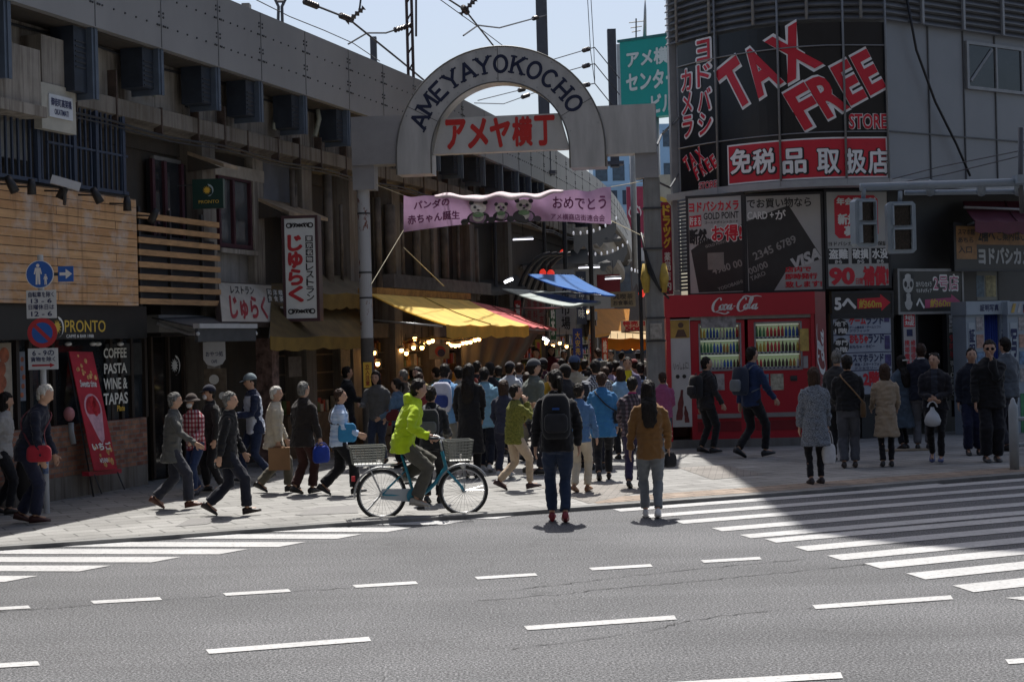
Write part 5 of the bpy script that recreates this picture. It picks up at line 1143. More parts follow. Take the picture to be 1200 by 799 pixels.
# ---------------------------------------------------------------- floor guide and signs right of the vending corner
o, f = poster(976, 1043, 344, 370, 30.0, 30.3, (.015, .015, .017), 'black direction board with red arrow reading 60m above the floor guide', cat='sign')
plet(o, f, [(977, 1001, 349, 362, '5へ', dict(bold=.05))], WHITE); ppoly(o, f, [(1003, 350), (1030, 349), (1030, 345), (1042, 355), (1031, 365), (1031, 361), (1003, 362)], RR, .003, 'arrow_print'); plet(o, f, [(1005, 1031, 351, 361, '約60m', dict(bold=.03))], GOLD, .006)
o, f = poster(974, 1042, 370, 462, 30.0, 30.3, (.33, .38, .46), 'pale blue floor guide board with round badges and shop floor names', cat='sign')
mb = MB()
for y in (383, 405): a, b = px(f, 983, y); mb.disc(f, a, b, .16, .002, .006, 20)
mb.build('round_badge', BLACK, o); plet(o, f, [(976, 990, 376, 382, '地下'), (976, 990, 384, 390, '1階'), (976, 990, 398, 404, '専門'), (976, 990, 406, 412, '2階')], WHITE, .008)
for y in (392, 413, 434): a, b = px(f, 974, y); MB().fbox(f, 0, f.w, b - .008, b + .008, .001, .004).build('rule_print', NAVY, o)
plet(o, f, [(993, 1012, 371, 380, 'ゲーム', dict(bold=.05)), (993, 1014, 392, 402, 'おもちゃ', dict(bold=.05)), (1008, 1026, 436, 452, '2階', dict(bold=.05))], RR, .008)
plet(o, f, [(1013, 1033, 371, 380, 'ランド', dict(bold=.04)), (1015, 1033, 392, 402, 'ランド', dict(bold=.04)), (996, 1032, 415, 424, 'スマホランド', dict(bold=.03)), (993, 1030, 382, 385, 'ゲーム機本体・ゲームソフト'), (993, 1016, 386, 389, 'グラフィック'), (993, 1022, 404, 408, 'おもちゃ・ホビー'), (998, 1030, 425, 429, '本体・スマートフォン'), (998, 1024, 430, 433, 'アクセサリー')], NAVY, .006)
for x0, x1, y0, y1 in ((1034, 1040, 372, 378), (1034, 1040, 394, 410), (1034, 1041, 416, 430)): a0, b1 = px(f, x0, y0); a1, b0 = px(f, x1, y1); MB().fbox(f, a0, a1, b0, b1, .001, .005).build('product_print', mat((.06, .05, .16), .5, .5, 14), o)
o, f = poster(1053, 1126, 318, 365, 30.6, 31.5, (.022, .022, .02), 'black shop board with a panda and pink arrow above the dark doorway', frame=mat((.25, .25, .24), .5), cat='sign')
def disc_px(o, f, L, m, name, c=.003):
    mb = MB()
    for x, y, r, ry in L: a, b = px(f, x, y); s = f.w / (f.s[1] - f.s[0]); mb.flat(f, [(a + r * s * cos(t), b + ry * s * sin(t)) for t in [2 * pi * k / 18 for k in range(18)]], c)
    return mb.build(name, m, o)
disc_px(o, f, [(1063, 332, 6.2, 8)], mat('#b6b6b2', .5), 'panda_print'); disc_px(o, f, [(1063, 353, 4.5, 7)], mat('#b6b6b2', .5), 'panda_print')
disc_px(o, f, [(1060, 333, 1.7, 2.6), (1066.5, 333, 1.7, 2.6), (1063, 337, 1, .8), (1057.5, 324, 2, 2.2), (1068, 324, 2, 2.2), (1059, 348, 1.6, 4), (1067, 348, 1.6, 4)], BLACK, 'panda_print', .006)
PK = mat((.44, .06, .16), .5, .1)
plet(o, f, [(1072, 1090, 330, 336, 'ヨドバシカメラ'), (1072, 1090, 338, 343, 'マルチメディア'), (1092, 1122, 322, 341, '2号店', dict(bold=.05))], WHITE); plet(o, f, [(1092.6, 1121.4, 323, 340, '2号店', dict(bold=.01))], PK, .008)
plet(o, f, [(1072, 1081, 350, 361, 'へ', dict(bold=.04))], WHITE); ppoly(o, f, [(1082, 351), (1113, 349), (1113, 345), (1124, 354), (1114, 363), (1114, 359), (1082, 361)], PK, .003, 'arrow_print'); plet(o, f, [(1088, 1114, 350.5, 360, '約60m', dict(bold=.03))], GOLD, .006)
o, f = poster(1056, 1071, 367, 432, 30.7, 30.9, (.42, .40, .40), 'narrow white and red side panel left of the dark doorway'.replace('left of', 'beside the floor guide and'), cat='sign')
ppoly(o, f, [(1057, 368), (1070, 368), (1070, 383), (1057, 383)], RR, .003, 'red_patch'); plet(o, f, [(1058, 1069, 369, 382, '地|域')], WHITE, .006); ppoly(o, f, [(1060, 386), (1067, 386), (1067, 394), (1060, 394)], NAVY, .003, 'screen_print'); plet(o, f, [(1057.5, 1063, 398, 430, '携|帯|電|話'), (1064.5, 1070, 398, 430, '修|理|受|付')], RR, .004)
o, f = poster(1109, 1116, 367, 466, 31.3, 31.4, (.02, .02, .02), 'tall narrow black sign with white and red columns by the doorway', cat='sign'); plet(o, f, [(1110, 1115, 369, 390, '営|業|時|間')], WHITE); plet(o, f, [(1110, 1115, 392, 420, '9|時|半')], RR); plet(o, f, [(1110, 1115, 422, 464, '夜|1|0|時|ま|で')], WHITE)
o, f = poster(1117.5, 1125, 367, 485, 31.4, 31.5, (.10, .02, .04), 'tall narrow maroon sign with pink column of kana beside the booths', cat='sign'); plet(o, f, [(1118.5, 1124, 369, 482, 'ヨ|ド|バ|シ|カ|メ|ラ|携|帯|館')], mat((.5, .25, .32), .5))
f = fpx(1072, 1108, 366, 497, 31.0, 31.4); MB().fbox(f, 0, f.w, 0, f.h, -.5, -.1).build('doorway', mat((.006, .006, .007), .4), st)
# shop front on the far right, behind the booths
f = fpx(1120, 1215, 318, 500, 32.4, 33.6); MB().fbox(f, 0, f.w, 0, f.h, -.4, -.1).build('shop_window', glass((.05, .05, .05)), st)
for x in (1122, 1164, 1178): a = f.w * (x - 1120) / 95; MB().fbox(f, a, a + .1, 0, f.h, -.1, 0).build('shutter_post', DGREY, st)
o, f = poster(1128, 1168, 318, 352, 32.2, 32.7, (.20, .21, .19), 'grey window poster with product pictures above the photo booths', t=.05)
for x0, x1, c in ((1130, 1140, (.32, .12, .14)), (1143, 1152, (.1, .16, .22)), (1154, 1166, (.34, .31, .16))): a0, b1 = px(f, x0, 323); a1, b0 = px(f, x1, 348); MB().fbox(f, a0, a1, b0, b1, .001, .004).build('picture_print', mat(c, .5, .5, 10), o)
o, f = poster(1120, 1222, 265, 315, 31.3, 32.6, (.03, .027, .025), 'brown lit style shop sign with thick white katakana over the booths'.replace('lit style ', ''), cat='sign')
plet(o, f, [(1146, 1216, 291, 309, 'ヨドバシカメラ', dict(bold=.05))], mat('#aeb0b0', .5), .006)
ppoly(o, f, [(1121, 266), (1220, 266), (1220, 287), (1144, 287), (1144, 304), (1121, 304)], mat((.30, .15, .05), .5, .3, 6), .003, 'orange_print'); plet(o, f, [(1146, 1165, 268, 283, '2階へ', dict(bold=.04)), (1168, 1215, 270, 282, 'ご案内はこちら'), (1123, 1142, 269, 276, 'スマホ館'), (1123, 1140, 279, 285, 'あちら'), (1123, 1138, 289, 297, '入口')], BLACK, .007)
A, B = P(1128, 236, 31.9), P(1225, 236, 33.2); C, D = P(1142, 258, 30.9), P(1240, 261, 32.2)
awning('shop_awning', A, B, C, D, mat((.09, .012, .028), .7, .15), mat((.09, .012, .028), .7, .15), .22, 'maroon shop awning with pale edge stripe over the katakana sign', True, 1, 'store awnings')
o = thing('awning_bar', C, 'pale front bar along the maroon shop awning', 'bar'); MB().tube([P(1130, 243, 31.4), P(1240, 247, 32.8)], .03, 6).build('bar', mat('#8d8f92', .4), o)
# ---------------------------------------------------------------- vending corner
VY = 29.0
vk = thing('vending_kiosk', P(870, 400, VY + .4) * V((1, 1, 0)), 'red housing around two drink machines with white script on its header', 'kiosk')
KR = mat((.42, .012, .028), .35, .08, 1.5); KRD = mat((.20, .008, .016), .4, .1)
f = fpx(783, 957, 346, 527, VY + .12, VY + .02); f = F(P(784, 529, VY), (P(957, 400, VY - .05) - P(784, 400, VY)) * V((1, 1, 0))); f.o.z = 0
s_ = FPX / VY; kw = 173 / s_; zt_ = P(870, 344, VY).z; zh = P(870, 370, VY).z
def kx(x): return (x - 784) / s_
def kz(y, x=870): return P(x, y, VY).z
MB().fbox(f, -.02, kw + .02, zh, zt_, -1.0, .06).build('header', KR, vk)
MB().fbox(f, 0, kx(789), .18, zh, -.9, .05).build('side_post', KR, vk); MB().fbox(f, kw - .06, kw, .25, zh, -.9, .03).build('side_post', KR, vk)
MB().fbox(f, -.02, kw + .05, .0, .2, -1.0, .04).build('plinth', m_concrete((.16, .155, .15), .3, 'plinth_stone'), vk)
MB().fbox(f, 0, kw, .2, zt_, -1.02, -.85).build('back_panel', KRD, vk); MB().fbox(f, kx(812), kw - .06, zh - .06, zh, -.3, .02).build('lamp_strip', mat((.25, .24, .22), .4), vk)
# script wordmark as brush strokes
def brush(mb, pt, L, w0, w1, c):
    "a stroke swelling in the middle along a smooth line"
    Lc = catmull(L, 6); n = len(Lc); prev = None
    for i, q in enumerate(Lc):
        a, b = V(Lc[max(i - 1, 0)]), V(Lc[min(i + 1, n - 1)]); d = (b - a); d = d.normalized() if d.length > 1e-6 else V((1, 0)); nn = V((-d.y, d.x)); t = i / (n - 1)
        w = (w0 + (w1 - w0) * sin(pi * t) ** .8) / 2 * (1.25 - .5 * abs(d.x)); cur = (V(q) + nn * w, V(q) - nn * w)
        if prev: mb.add([pt(*prev[0], c), pt(*prev[1], c), pt(*cur[1], c), pt(*cur[0], c)], [(0, 1, 2, 3)])
        prev = cur
def bigC(x): return [(x + .20, .80), (x + .17, .95), (x + .08, .93), (x - .03, .66), (x - .03, .32), (x + .06, .12), (x + .18, .18), (x + .27, .36)]
def oo(x): return [(x + .06, .56), (x - .0, .5), (x - .02, .36), (x + .03, .22), (x + .09, .27), (x + .11, .42), (x + .06, .56), (x + .03, .52)]
def aa(x): return [[(x + .10, .54), (x + .03, .52), (x - .02, .36), (x + .02, .24), (x + .08, .34)], [(x + .12, .58), (x + .09, .32), (x + .12, .22), (x + .19, .34)]]
def script(mb, pt, c):
    S = [bigC(.06), oo(.29), [(.51, .47), (.49, .56), (.44, .54), (.405, .42), (.42, .27), (.47, .22), (.54, .34)], *aa(.56), [(.75, .42), (.82, .45)], bigC(.95), oo(1.16), [(1.28, .3), (1.36, .7), (1.36, .95), (1.31, .9), (1.31, .5), (1.33, .26), (1.41, .34)], *aa(1.45)]
    for L in S: brush(mb, pt, L, .03, .075, c)
    brush(mb, pt, [(.10, .12), (.30, .06), (.5, -.02), (.62, .06), (.55, .12)], .02, .085, c)
    brush(mb, pt, [(.99, .95), (1.1, 1.06), (1.3, 1.0), (1.5, 1.04), (1.68, .98)], .02, .095, c)
VW = mat('#d5d3d3', .45, .04)
a0, a1, b0, b1 = kx(839), kx(894), kz(367, 866), kz(348, 866)
m = MB(); script(m, lambda x, y, c: f.pt(a0 + (a1 - a0) * (x + .15 * (y - .5)) / 1.68, b0 + (b1 - b0) * y, c), .066); m.build('script_lettering', VW, vk)
# side face with upright script, turned towards us at the right end
sf0 = F(f.pt(kw + .02, 0, .04), V((.62, .8, 0))); sw = .42
MB().fbox(sf0, 0, sw, .2, zt_, -.04, 0).build('side_panel', KRD, vk)
m = MB(); script(m, lambda x, y, c: sf0.pt(.05 + (sw - .1) * (1 - y) , .35 + 1.8 * x / 1.68 + .1 * y, c), .006); m.build('script_lettering', VW, vk)
# white advert panel on its own at the left end
o = thing('advert_panel', f.pt(kx(800), .2), 'white advert panel with dancing drink bottles beside the red machines', 'panel'); p0, p1 = kx(788.5), kx(812)
MB().fbox(f, p0, p1, kz(500, 800), kz(374, 800), -.1, .02).build('panel', mat('#b5b4b6', .4, .06), o)
g = F(f.pt(p0, 0, .022), f.r)
MB().fbox(g, .01, p1 - p0 - .01, kz(396, 800), kz(375, 800), 0, .003).build('portrait_print', mat((.42, .26, .06), .5, .3, 3), o)
w = p1 - p0; m = MB(); m.disc(g, w * .55, kz(381, 800), w * .14, .004, .006, 14); m.flat(g, [(w * .25, kz(395, 800)), (w * .85, kz(395, 800)), (w * .7, kz(386, 800)), (w * .4, kz(386, 800))], .005); m.build('portrait_print', mat((.09, .045, .03), .5, .2), o)
m = MB()
for sx in (.33, .66): m.disc(g, w * sx, kz(441, 800), w * .10, .002, .005, 16)
m.build('dot_print', BLACK, o)
def bottle(m, g, cx_, z, h, r, lean=0):
    pts = [(-.5, 0), (.5, 0), (.55, .15), (.42, .38), (.5, .55), (.22, .82), (.2, 1), (-.2, 1), (-.22, .82), (-.5, .55), (-.42, .38), (-.55, .15)]; m.flat(g, [(cx_ + r * 2 * x + lean * y * h, z + y * h) for x, y in pts], .006)
m = MB(); bottle(m, g, w * .35, kz(492, 800), .55, .055, .12); bottle(m, g, w * .75, kz(495, 800), .3, .04, -.1); m.build('bottle_print', mat((.13, .02, .025), .4, .4, 8), o)
MB().text(g, w * .15, w * .88, kz(433, 800), kz(424, 800), 'いっしょに!', .004, .01, R(4)).build('lettering', BLACK, o)
DBACK = N('backlit_display'); DBACK.b.inputs['Emission Color'].default_value = (.50, .64, .40, 1); DBACK.b.inputs['Emission Strength'].default_value = .12; DBACK = DBACK.fin((.24, .36, .18), .4)
DLAMP = emit((.92, 1, .95), .12)
# two machines
def machine(x0, x1, label, off, pick):
    o = thing('vending_machine', f.pt((kx(x0) + kx(x1)) / 2, .2, -.3), label, 'vending machine', 'red drink machines'); a0, a1 = kx(x0), kx(x1); z0, z1 = .2, zh - .07; fr = -.02
    wa0, wa1 = kx(pick[0]), kx(pick[1]); wz1, wz0 = kz(pick[2], x0 + 20), kz(pick[3], x0 + 20)
    m = MB()
    for q in ((a0, wa0, z0, z1), (wa1, a1, z0, z1), (wa0, wa1, wz1, z1), (wa0, wa1, z0, wz0)): m.fbox(f, *q, -.8, fr)
    m.build('body', KR, o); MB().fbox(f, wa0, wa1, wz0, wz1, -.8, -.25).build('display_back', DBACK, o)
    rows = 3; hh = (wz1 - wz0) / rows; r_ = random.Random(x0)
    for i in range(rows):
        zz = wz0 + hh * i; SH = MB().fbox(f, wa0, wa1, zz, zz + .035, -.25, -.06); SH = SH.build('shelf', mat('#a9adb0', .4), o)
        mm = MB()
        for k in range(11): mm.fbox(f, wa0 + .015 + k * (wa1 - wa0) / 11, wa0 + .05 + k * (wa1 - wa0) / 11, zz + .006, zz + .028, -.06, -.055)
        mm.build('price_button', NAVY, SH)
        MB().fbox(f, wa0 + .01, wa1 - .01, zz + hh - .03, zz + hh - .015, -.12, -.09).build('display_lamp', DLAMP, o)
        n = 12; dz = (wa1 - wa0) / n
        pal = [(.35, .02, .03), (.05, .18, .08), (.02, .07, .3), (.4, .3, .05), (.35, .36, .36), (.04, .02, .015), (.3, .14, .03)]
        k = 0
        while k < n:
            c = r_.choice(pal); run = r_.choice((2, 3, 4))
            for q in range(min(run, n - k)):
                p = f.pt(wa0 + dz * (k + q + .5), 0, -.15); z = zz + .035; rr = dz * .40; h = hh * r_.uniform(.55, .72) if i else hh * .5
                b = MB(); b.smooth = True; b.loft([[V((p.x + r * cos(2 * pi * t / 10), p.y + r * sin(2 * pi * t / 10), z + zt)) for t in range(10)] for r, zt in ((rr, 0), (rr, h * .6), (rr * .5, h * .85), (rr * .42, h))]); b.cur = 1; b.loft([[V((p.x + r * cos(2 * pi * t / 10), p.y + r * sin(2 * pi * t / 10), z + zt)) for t in range(10)] for r, zt in ((rr * .5, h), (rr * .5, h * 1.06))]); b.build('bottle', [mat(tuple(min(.8, v_ * 1.6 + .03) for v_ in c), .3, .25, 9), WHITE], o)
            k += run
    MB().fbox(f, wa0 - .02, wa1 + .02, wz0 - .03, wz0 - .0, fr, fr + .015).fbox(f, wa0 - .02, wa1 + .02, wz1, wz1 + .03, fr, fr + .015).fbox(f, wa0 - .03, wa0, wz0 - .03, wz1 + .03, fr, fr + .015).fbox(f, wa1, wa1 + .03, wz0 - .03, wz1 + .03, fr, fr + .015).build('window_frame', mat((.26, .26, .27), .4), o)
    MB().fbox(f, a0 + .1, a1 - .1, .34, .52, fr, fr + .012).build('pickup_flap', KRD, o); MB().fbox(f, a0 + .1, a1 - .1, .58, .66, fr, fr + .05).build('pickup_ledge', mat((.3, .3, .31), .35, .1, 3, 0, .5), o)
    return o, fr, a0, a1, wz0
m1 = machine(812, 876, 'red drink machine with poster strip over its window, beside the white panel', 0, (824, 870, 381, 433)); m2 = machine(880, 955, 'red drink machine with yellow notice beside its window, by the script side panel', 0, (889, 941, 379, 432))
o, fr, a0, a1, wz0 = m1
MB().fbox(f, kx(825), kx(866), kz(384, 845), kz(370, 845), fr, fr + .05).build('poster_strip', mat((.25, .24, .25), .5, .6, 10), o); MB().fbox(f, kx(839), kx(851), kz(457, 845), kz(438, 845), fr, fr + .01).build('sticker', mat((.32, .3, .3), .5, .4, 12), o)
o, fr, a0, a1, wz0 = m2
MB().fbox(f, kx(940.5), kx(950.5), kz(411, 945), kz(385, 945), fr, fr + .02).build('yellow_notice', mat((.5, .36, .1), .5, .3, 12), o)
for x0, x1, c in ((896, 903, (.1, .2, .3)), (905, 920, (.4, .38, .3))): MB().fbox(f, kx(x0), kx(x1), kz(457, 905), kz(438, 905), fr, fr + .01).build('picture_print', mat(c, .5, .5, 14), o)
MB().fbox(f, kx(943.5), kx(949), kz(431, 946), kz(417, 946), fr, fr + .03).build('coin_panel', mat((.32, .32, .33), .4), o); MB().fbox(f, kx(928), kx(936), kz(446, 932), kz(440, 932), fr, fr + .02).build('coin_slot', DGREY, o); MB().fbox(f, kx(928.7), kx(935.3), kz(445, 932), kz(443.5, 932), fr + .02, fr + .024).build('slot_opening', BLACK, o)
# ---------------------------------------------------------------- photo booths
def booth(x0, x1, Y0, cc, label, txt, hdr):
    f = fpx(x0, x1, 353, 500, Y0, Y0 + .35); f.h += f.o.z; f.o.z = KZ; f.h -= KZ; w = f.w; o = thing('photo_booth', f.pt(w / 2, 0), label, 'photo booth', 'photo booths'); B = mat((.30, .36, .42), .45, .08, 2); h = f.h
    m = MB(); m.fbox(f, 0, w * .44, 0, h * .9, -.42, 0).fbox(f, w * .84, w, 0, h * .9, -.42, 0).fbox(f, w * .44, w * .84, 0, h * .9, -.42, -.25); m.build('cabinet', B, o)
    MB().fbox(f, -.03, w + .03, h * .9, h, -.42, .06).build('header', mat('#9aa6b0', .4, .05), o)
    m = MB(); m.smooth = True; n = 30; cu = [f.pt(w * .45 + w * .38 * i / n, 0, -.08 + .03 * sin(i * 1.4)) for i in range(n + 1)]; m.loft([[p + V((0, 0, .35)), p + V((0, 0, h * .9)), p + V((0, .02, h * .9)), p + V((0, .02, .35))] for p in cu]); m.build('curtain', mat(cc, .7, .15, 4), o)
    MB().fbox(f, w * .05, w * .2, h * .2, h * .84, 0, .012).build('text_panel', mat('#a8b4bc', .4, .05), o); letters(o, f, [(w * .06, w * .19, h * .34, h * .8, txt, dict(bold=.03))], NAVY, c=.016)
    m = MB()
    for k in range(4): m.cur = k % 3; m.fbox(f, w * .24, w * .41, h * (.78 - k * .13), h * (.88 - k * .13), 0, .012)
    m.build('sample_photo', [mat((.35, .33, .33), .5, .5, 14), mat((.4, .25, .2), .5, .5, 14), mat((.15, .25, .4), .5, .5, 14)], o); MB().fbox(f, w * .24, w * .42, 0, h * .3, 0, .014).build('lower_print', mat((.05, .22, .10), .5, .4, 6), o)
    letters(o, f, [(w * .3, w * .75, h * .925, h * .975, hdr)], NAVY, c=.065); letters(o, f, [(w * .86, w * .96, h * .5, h * .85, 'ス|ピ|ー|ド')], NAVY, c=.006); return o, f, w, h
booth(1130, 1178, 30.6, (.01, .035, .22), 'pale blue photo booth with a blue curtain and upright blue characters', '証|明|写|真', '証明写真')
o, f, w, h = booth(1178.5, 1232, 30.75, (.005, .10, .045), 'pale blue photo booth with a dark green curtain and striped header', '写|真', '即日')
for k in range(7): MB().fpoly(f, [(w * (.04 + k * .13), h * .915), (w * (.1 + k * .13), h * .915), (w * (.15 + k * .13), h * .985), (w * (.09 + k * .13), h * .985)], .06, .075).build('stripe_print', mat(((.5, .35, .1), (.45, .45, .45), (.4, .1, .1))[k % 3], .5), o)
# ---------------------------------------------------------------- pedestrian signals on a cross arm
sg = thing('signal_gantry', P(1230, 225, 21.5), 'long pale galvanised signal arm of paired pipes crossing in front of the store', 'signal arm')
GA_ = mat((.22, .26, .30), .5, .12, 3)
YS = 21.0
A, B = P(1008, 219.5, YS), P(1240, 212, YS)
MB().tube([A, B], .055, 10).build('arm', GA_, sg); MB().tube([P(1060, 226, YS + .2), P(1240, 224, YS + .2)], .035, 8).build('arm', GA_, sg)
for x in (1090, 1150, 1194): MB().tube([P(x, 215, YS), P(x, 226, YS + .2)], .06, 8).build('clamp', GA_, sg)
MB().tube([P(1196, 150, YS), P(1196, 215, YS), P(1198, 250, YS)], .035, 8).build('upright', mat((.06, .06, .065), .5), sg); MB().box(*[v for q in ((P(1188, 208, YS).x, P(1200, 208, YS).x), (YS - .15, YS + .1), (P(1194, 216, YS).z, P(1194, 206, YS).z)) for v in q]).build('junction_box', GA_, sg)
MB().tube([B, V((B.x + .6, B.y, B.z + .02))], .055, 10).build('arm', GA_, sg); pb = V((B.x + .6, B.y, 0)); MB().cyl(pb, .11, 0, B.z + .9, 14).build('mast', GA_, sg)
for i, (x0, x1, y0, y1, rot, l) in enumerate(((1003, 1031, 233, 289, .22, 'grey two lens pedestrian signal head partly over the red 90 poster'), (1041, 1074, 237, 297, -.02, 'grey two lens pedestrian signal head hung nearest the arm middle'))):
    w, h = (x1 - x0) / FPX * YS, (y1 - y0) / FPX * YS; p = P(x0, y1, YS - .1); f = F(p, (cos(rot), sin(rot), 0)); o = thing('pedestrian_signal', f.pt(w / 2, 0), l, 'signal', 'pedestrian signals')
    SGM = mat((.25, .30, .345), .5, .14, 3)
    m = MB(); m.fpoly(f, [(.04, 0), (w - .04, 0), (w, .04), (w, h - .04), (w - .04, h), (.04, h), (0, h - .04), (0, .04)], -.16, 0); m.build('housing', SGM, o)
    for k in (0, 1):
        z0 = h * (.07 + .47 * k); MB().fbox(f, w * .19, w * .81, z0, z0 + h * .38, .001, .012).build('lens', mat((.014, .010, .009), .25, .9, 22), o)
        for q in ((w * .15, w * .19, z0, z0 + h * .40), (w * .81, w * .85, z0, z0 + h * .40), (w * .15, w * .85, z0 + h * .38, z0 + h * .41)): MB().fbox(f, *q, 0, .10).build('visor', SGM, o)
    MB().tube([f.pt(w / 2, h, -.08), f.pt(w / 2, h + .14, -.04)], .03, 8).build('hanger', GA_, o)
# guard rail at the right edge
gr = thing('guard_rail', G(1192, 548, KZ), 'pale round topped bollard with double guard rails by the kerb', 'guard rail')
b = G(1189, 550, KZ); GP = mat((.33, .36, .38), .5, .15, 3); m = MB(); m.smooth = True; m.loft([[V((b.x + r * cos(2 * pi * k / 14), b.y + r * sin(2 * pi * k / 14), KZ + z)) for k in range(14)] for r, z in ((.068, 0), (.068, .86), (.06, .92), (.038, .96), (.03, 1.0), (.008, 1.03))]); m.build('bollard', GP, gr)
for z in (.35, .72): MB().tube([b + V((0, 0, z)), b + V((2.2, 1.0, z))], .03, 8).build('rail', mat('#8f9aa2', .4), gr)
# unseen building opposite, added tall and dark to cut sky light on shaded fronts
blk = thing('sky_blocking_building', (0, -24, 0), 'dark brown office building across the road, behind the viewer', 'building'); MB().box(-80, 80, -34, -20, 0, 38).build('wall', mat((.075, .07, .066), .8, .3, .3), blk)
# ================================================================ PEOPLE
WORK = bpy.data.scenes.new('work')
def work_graph():
    with bpy.context.temp_override(scene=WORK, view_layer=WORK.view_layers[0]): return bpy.context.evaluated_depsgraph_get()
def remesh(mb, vox, sm=2, fn=None):
    me = bpy.data.meshes.new('tmp'); me.from_pydata([V(v) for v in mb.v], [], mb.f); o = bpy.data.objects.new('tmp', me); WORK.collection.objects.link(o)
    r = o.modifiers.new('r', 'REMESH'); r.mode = 'VOXEL'; r.voxel_size = vox
    if sm: s = o.modifiers.new('s', 'SMOOTH'); s.factor = .5; s.iterations = sm
    dg = work_graph(); out = bpy.data.meshes.new_from_object(o.evaluated_get(dg))
    bpy.data.objects.remove(o); bpy.data.meshes.remove(me)
    if fn:
        nv = len(out.vertices); co = [0.0] * (3 * nv); no = [0.0] * (3 * nv); out.vertices.foreach_get('co', co); out.vertices.foreach_get('normal', no); res = []
        for i in range(0, 3 * nv, 3): res.extend(fn(V(co[i:i + 3]), V(no[i:i + 3])))
        out.vertices.foreach_set('co', res); out.update()
    out.polygons.foreach_set('use_smooth', [True] * len(out.polygons)); return out
def link(name, me, mats, parent=None):
    for m in (mats if isinstance(mats, list) else [mats]): me.materials.append(m)
    me.name = name; o = bpy.data.objects.new(name, me); COL.objects.link(o)
    if parent: o.parent = parent
    WL[o.name] = V((0, 0, 0)); return o
def ik(a, b, l1, l2, pole):
    d = b - a; L = min(d.length, (l1 + l2) * .999); u = d.normalized(); x = (l1 * l1 - l2 * l2 + L * L) / (2 * L); h = sqrt(max(l1 * l1 - x * x, 0)); p = pole - u * pole.dot(u); p.normalize(); return a + u * x + p * h, a + u * L
def ringe(c, x, y, rx, ry, n=14, e=1.0):
    out = []
    for k in range(n):
        t = 2 * pi * k / n; a, b = cos(t), sin(t)
        if e != 1: a, b = abs(a) ** e * (1 if a > 0 else -1), abs(b) ** e * (1 if b > 0 else -1)
        out.append(c + x * (a * rx) + y * (b * ry))
    return out
def rbox(mb, f, w, d, h, e=.45, nz=8, taper=0):
    "rounded box on frame f (r,u,n): width, depth along n, height"
    rings = []
    for i in range(nz + 1):
        t = -1 + 2 * i / nz; zz = (abs(t) ** .6) * (1 if t > 0 else -1); q = max(.02, (1 - abs(zz) ** 4) ** .5 if abs(zz) < 1 else .3); q = .55 + .45 * q
        k = 1 - taper * (t + 1) / 2; rings.append(ringe(f.o + f.u * (h / 2 * zz), f.r, f.n, w / 2 * q * k, d / 2 * q * k, 18, e))
    o = mb.smooth; mb.smooth = True; mb.loft(rings); mb.smooth = o
SKIN = mat((.42, .25, .17), .55, .07, 8); SKIN2 = mat((.34, .19, .12), .55, .08, 8)
HB = N('dark_hair'); _f = HB.noise(HB.coords((30, 30, 3)), 3, 3); HAIRB = HB.fin(HB.ramp(_f, [(.3, (.004, .0035, .003)), (.7, (.018, .013, .010))]), .62, 0, .22)
HR = N('brown_hair'); _f = HR.noise(HR.coords((30, 30, 3)), 3, 3); HAIRBR = HR.fin(HR.ramp(_f, [(.3, (.018, .01, .007)), (.7, (.055, .03, .02))]), .62, 0, .22)
HG = N('grey_hair'); _f = HG.noise(HG.coords((30, 30, 3)), 3, 3); HAIRG = HG.fin(HG.ramp(_f, [(.35, (.035, .034, .033)), (.65, (.24, .235, .22))]), .7, 0, .2)
HW = N('white_hair'); _f = HW.noise(HW.coords((30, 30, 3)), 3, 3); HAIRW = HW.fin(HW.ramp(_f, [(.3, (.30, .29, .26)), (.7, (.62, .6, .55))]), .7, 0, .2)
HAIRS = dict(b=HAIRB, br=HAIRBR, g=HAIRG, w=HAIRW)
class Info: pass
ZX = V((1, 0, 0)); ZY = V((0, 1, 0)); ZZ = V((0, 0, 1))
PN = [0]
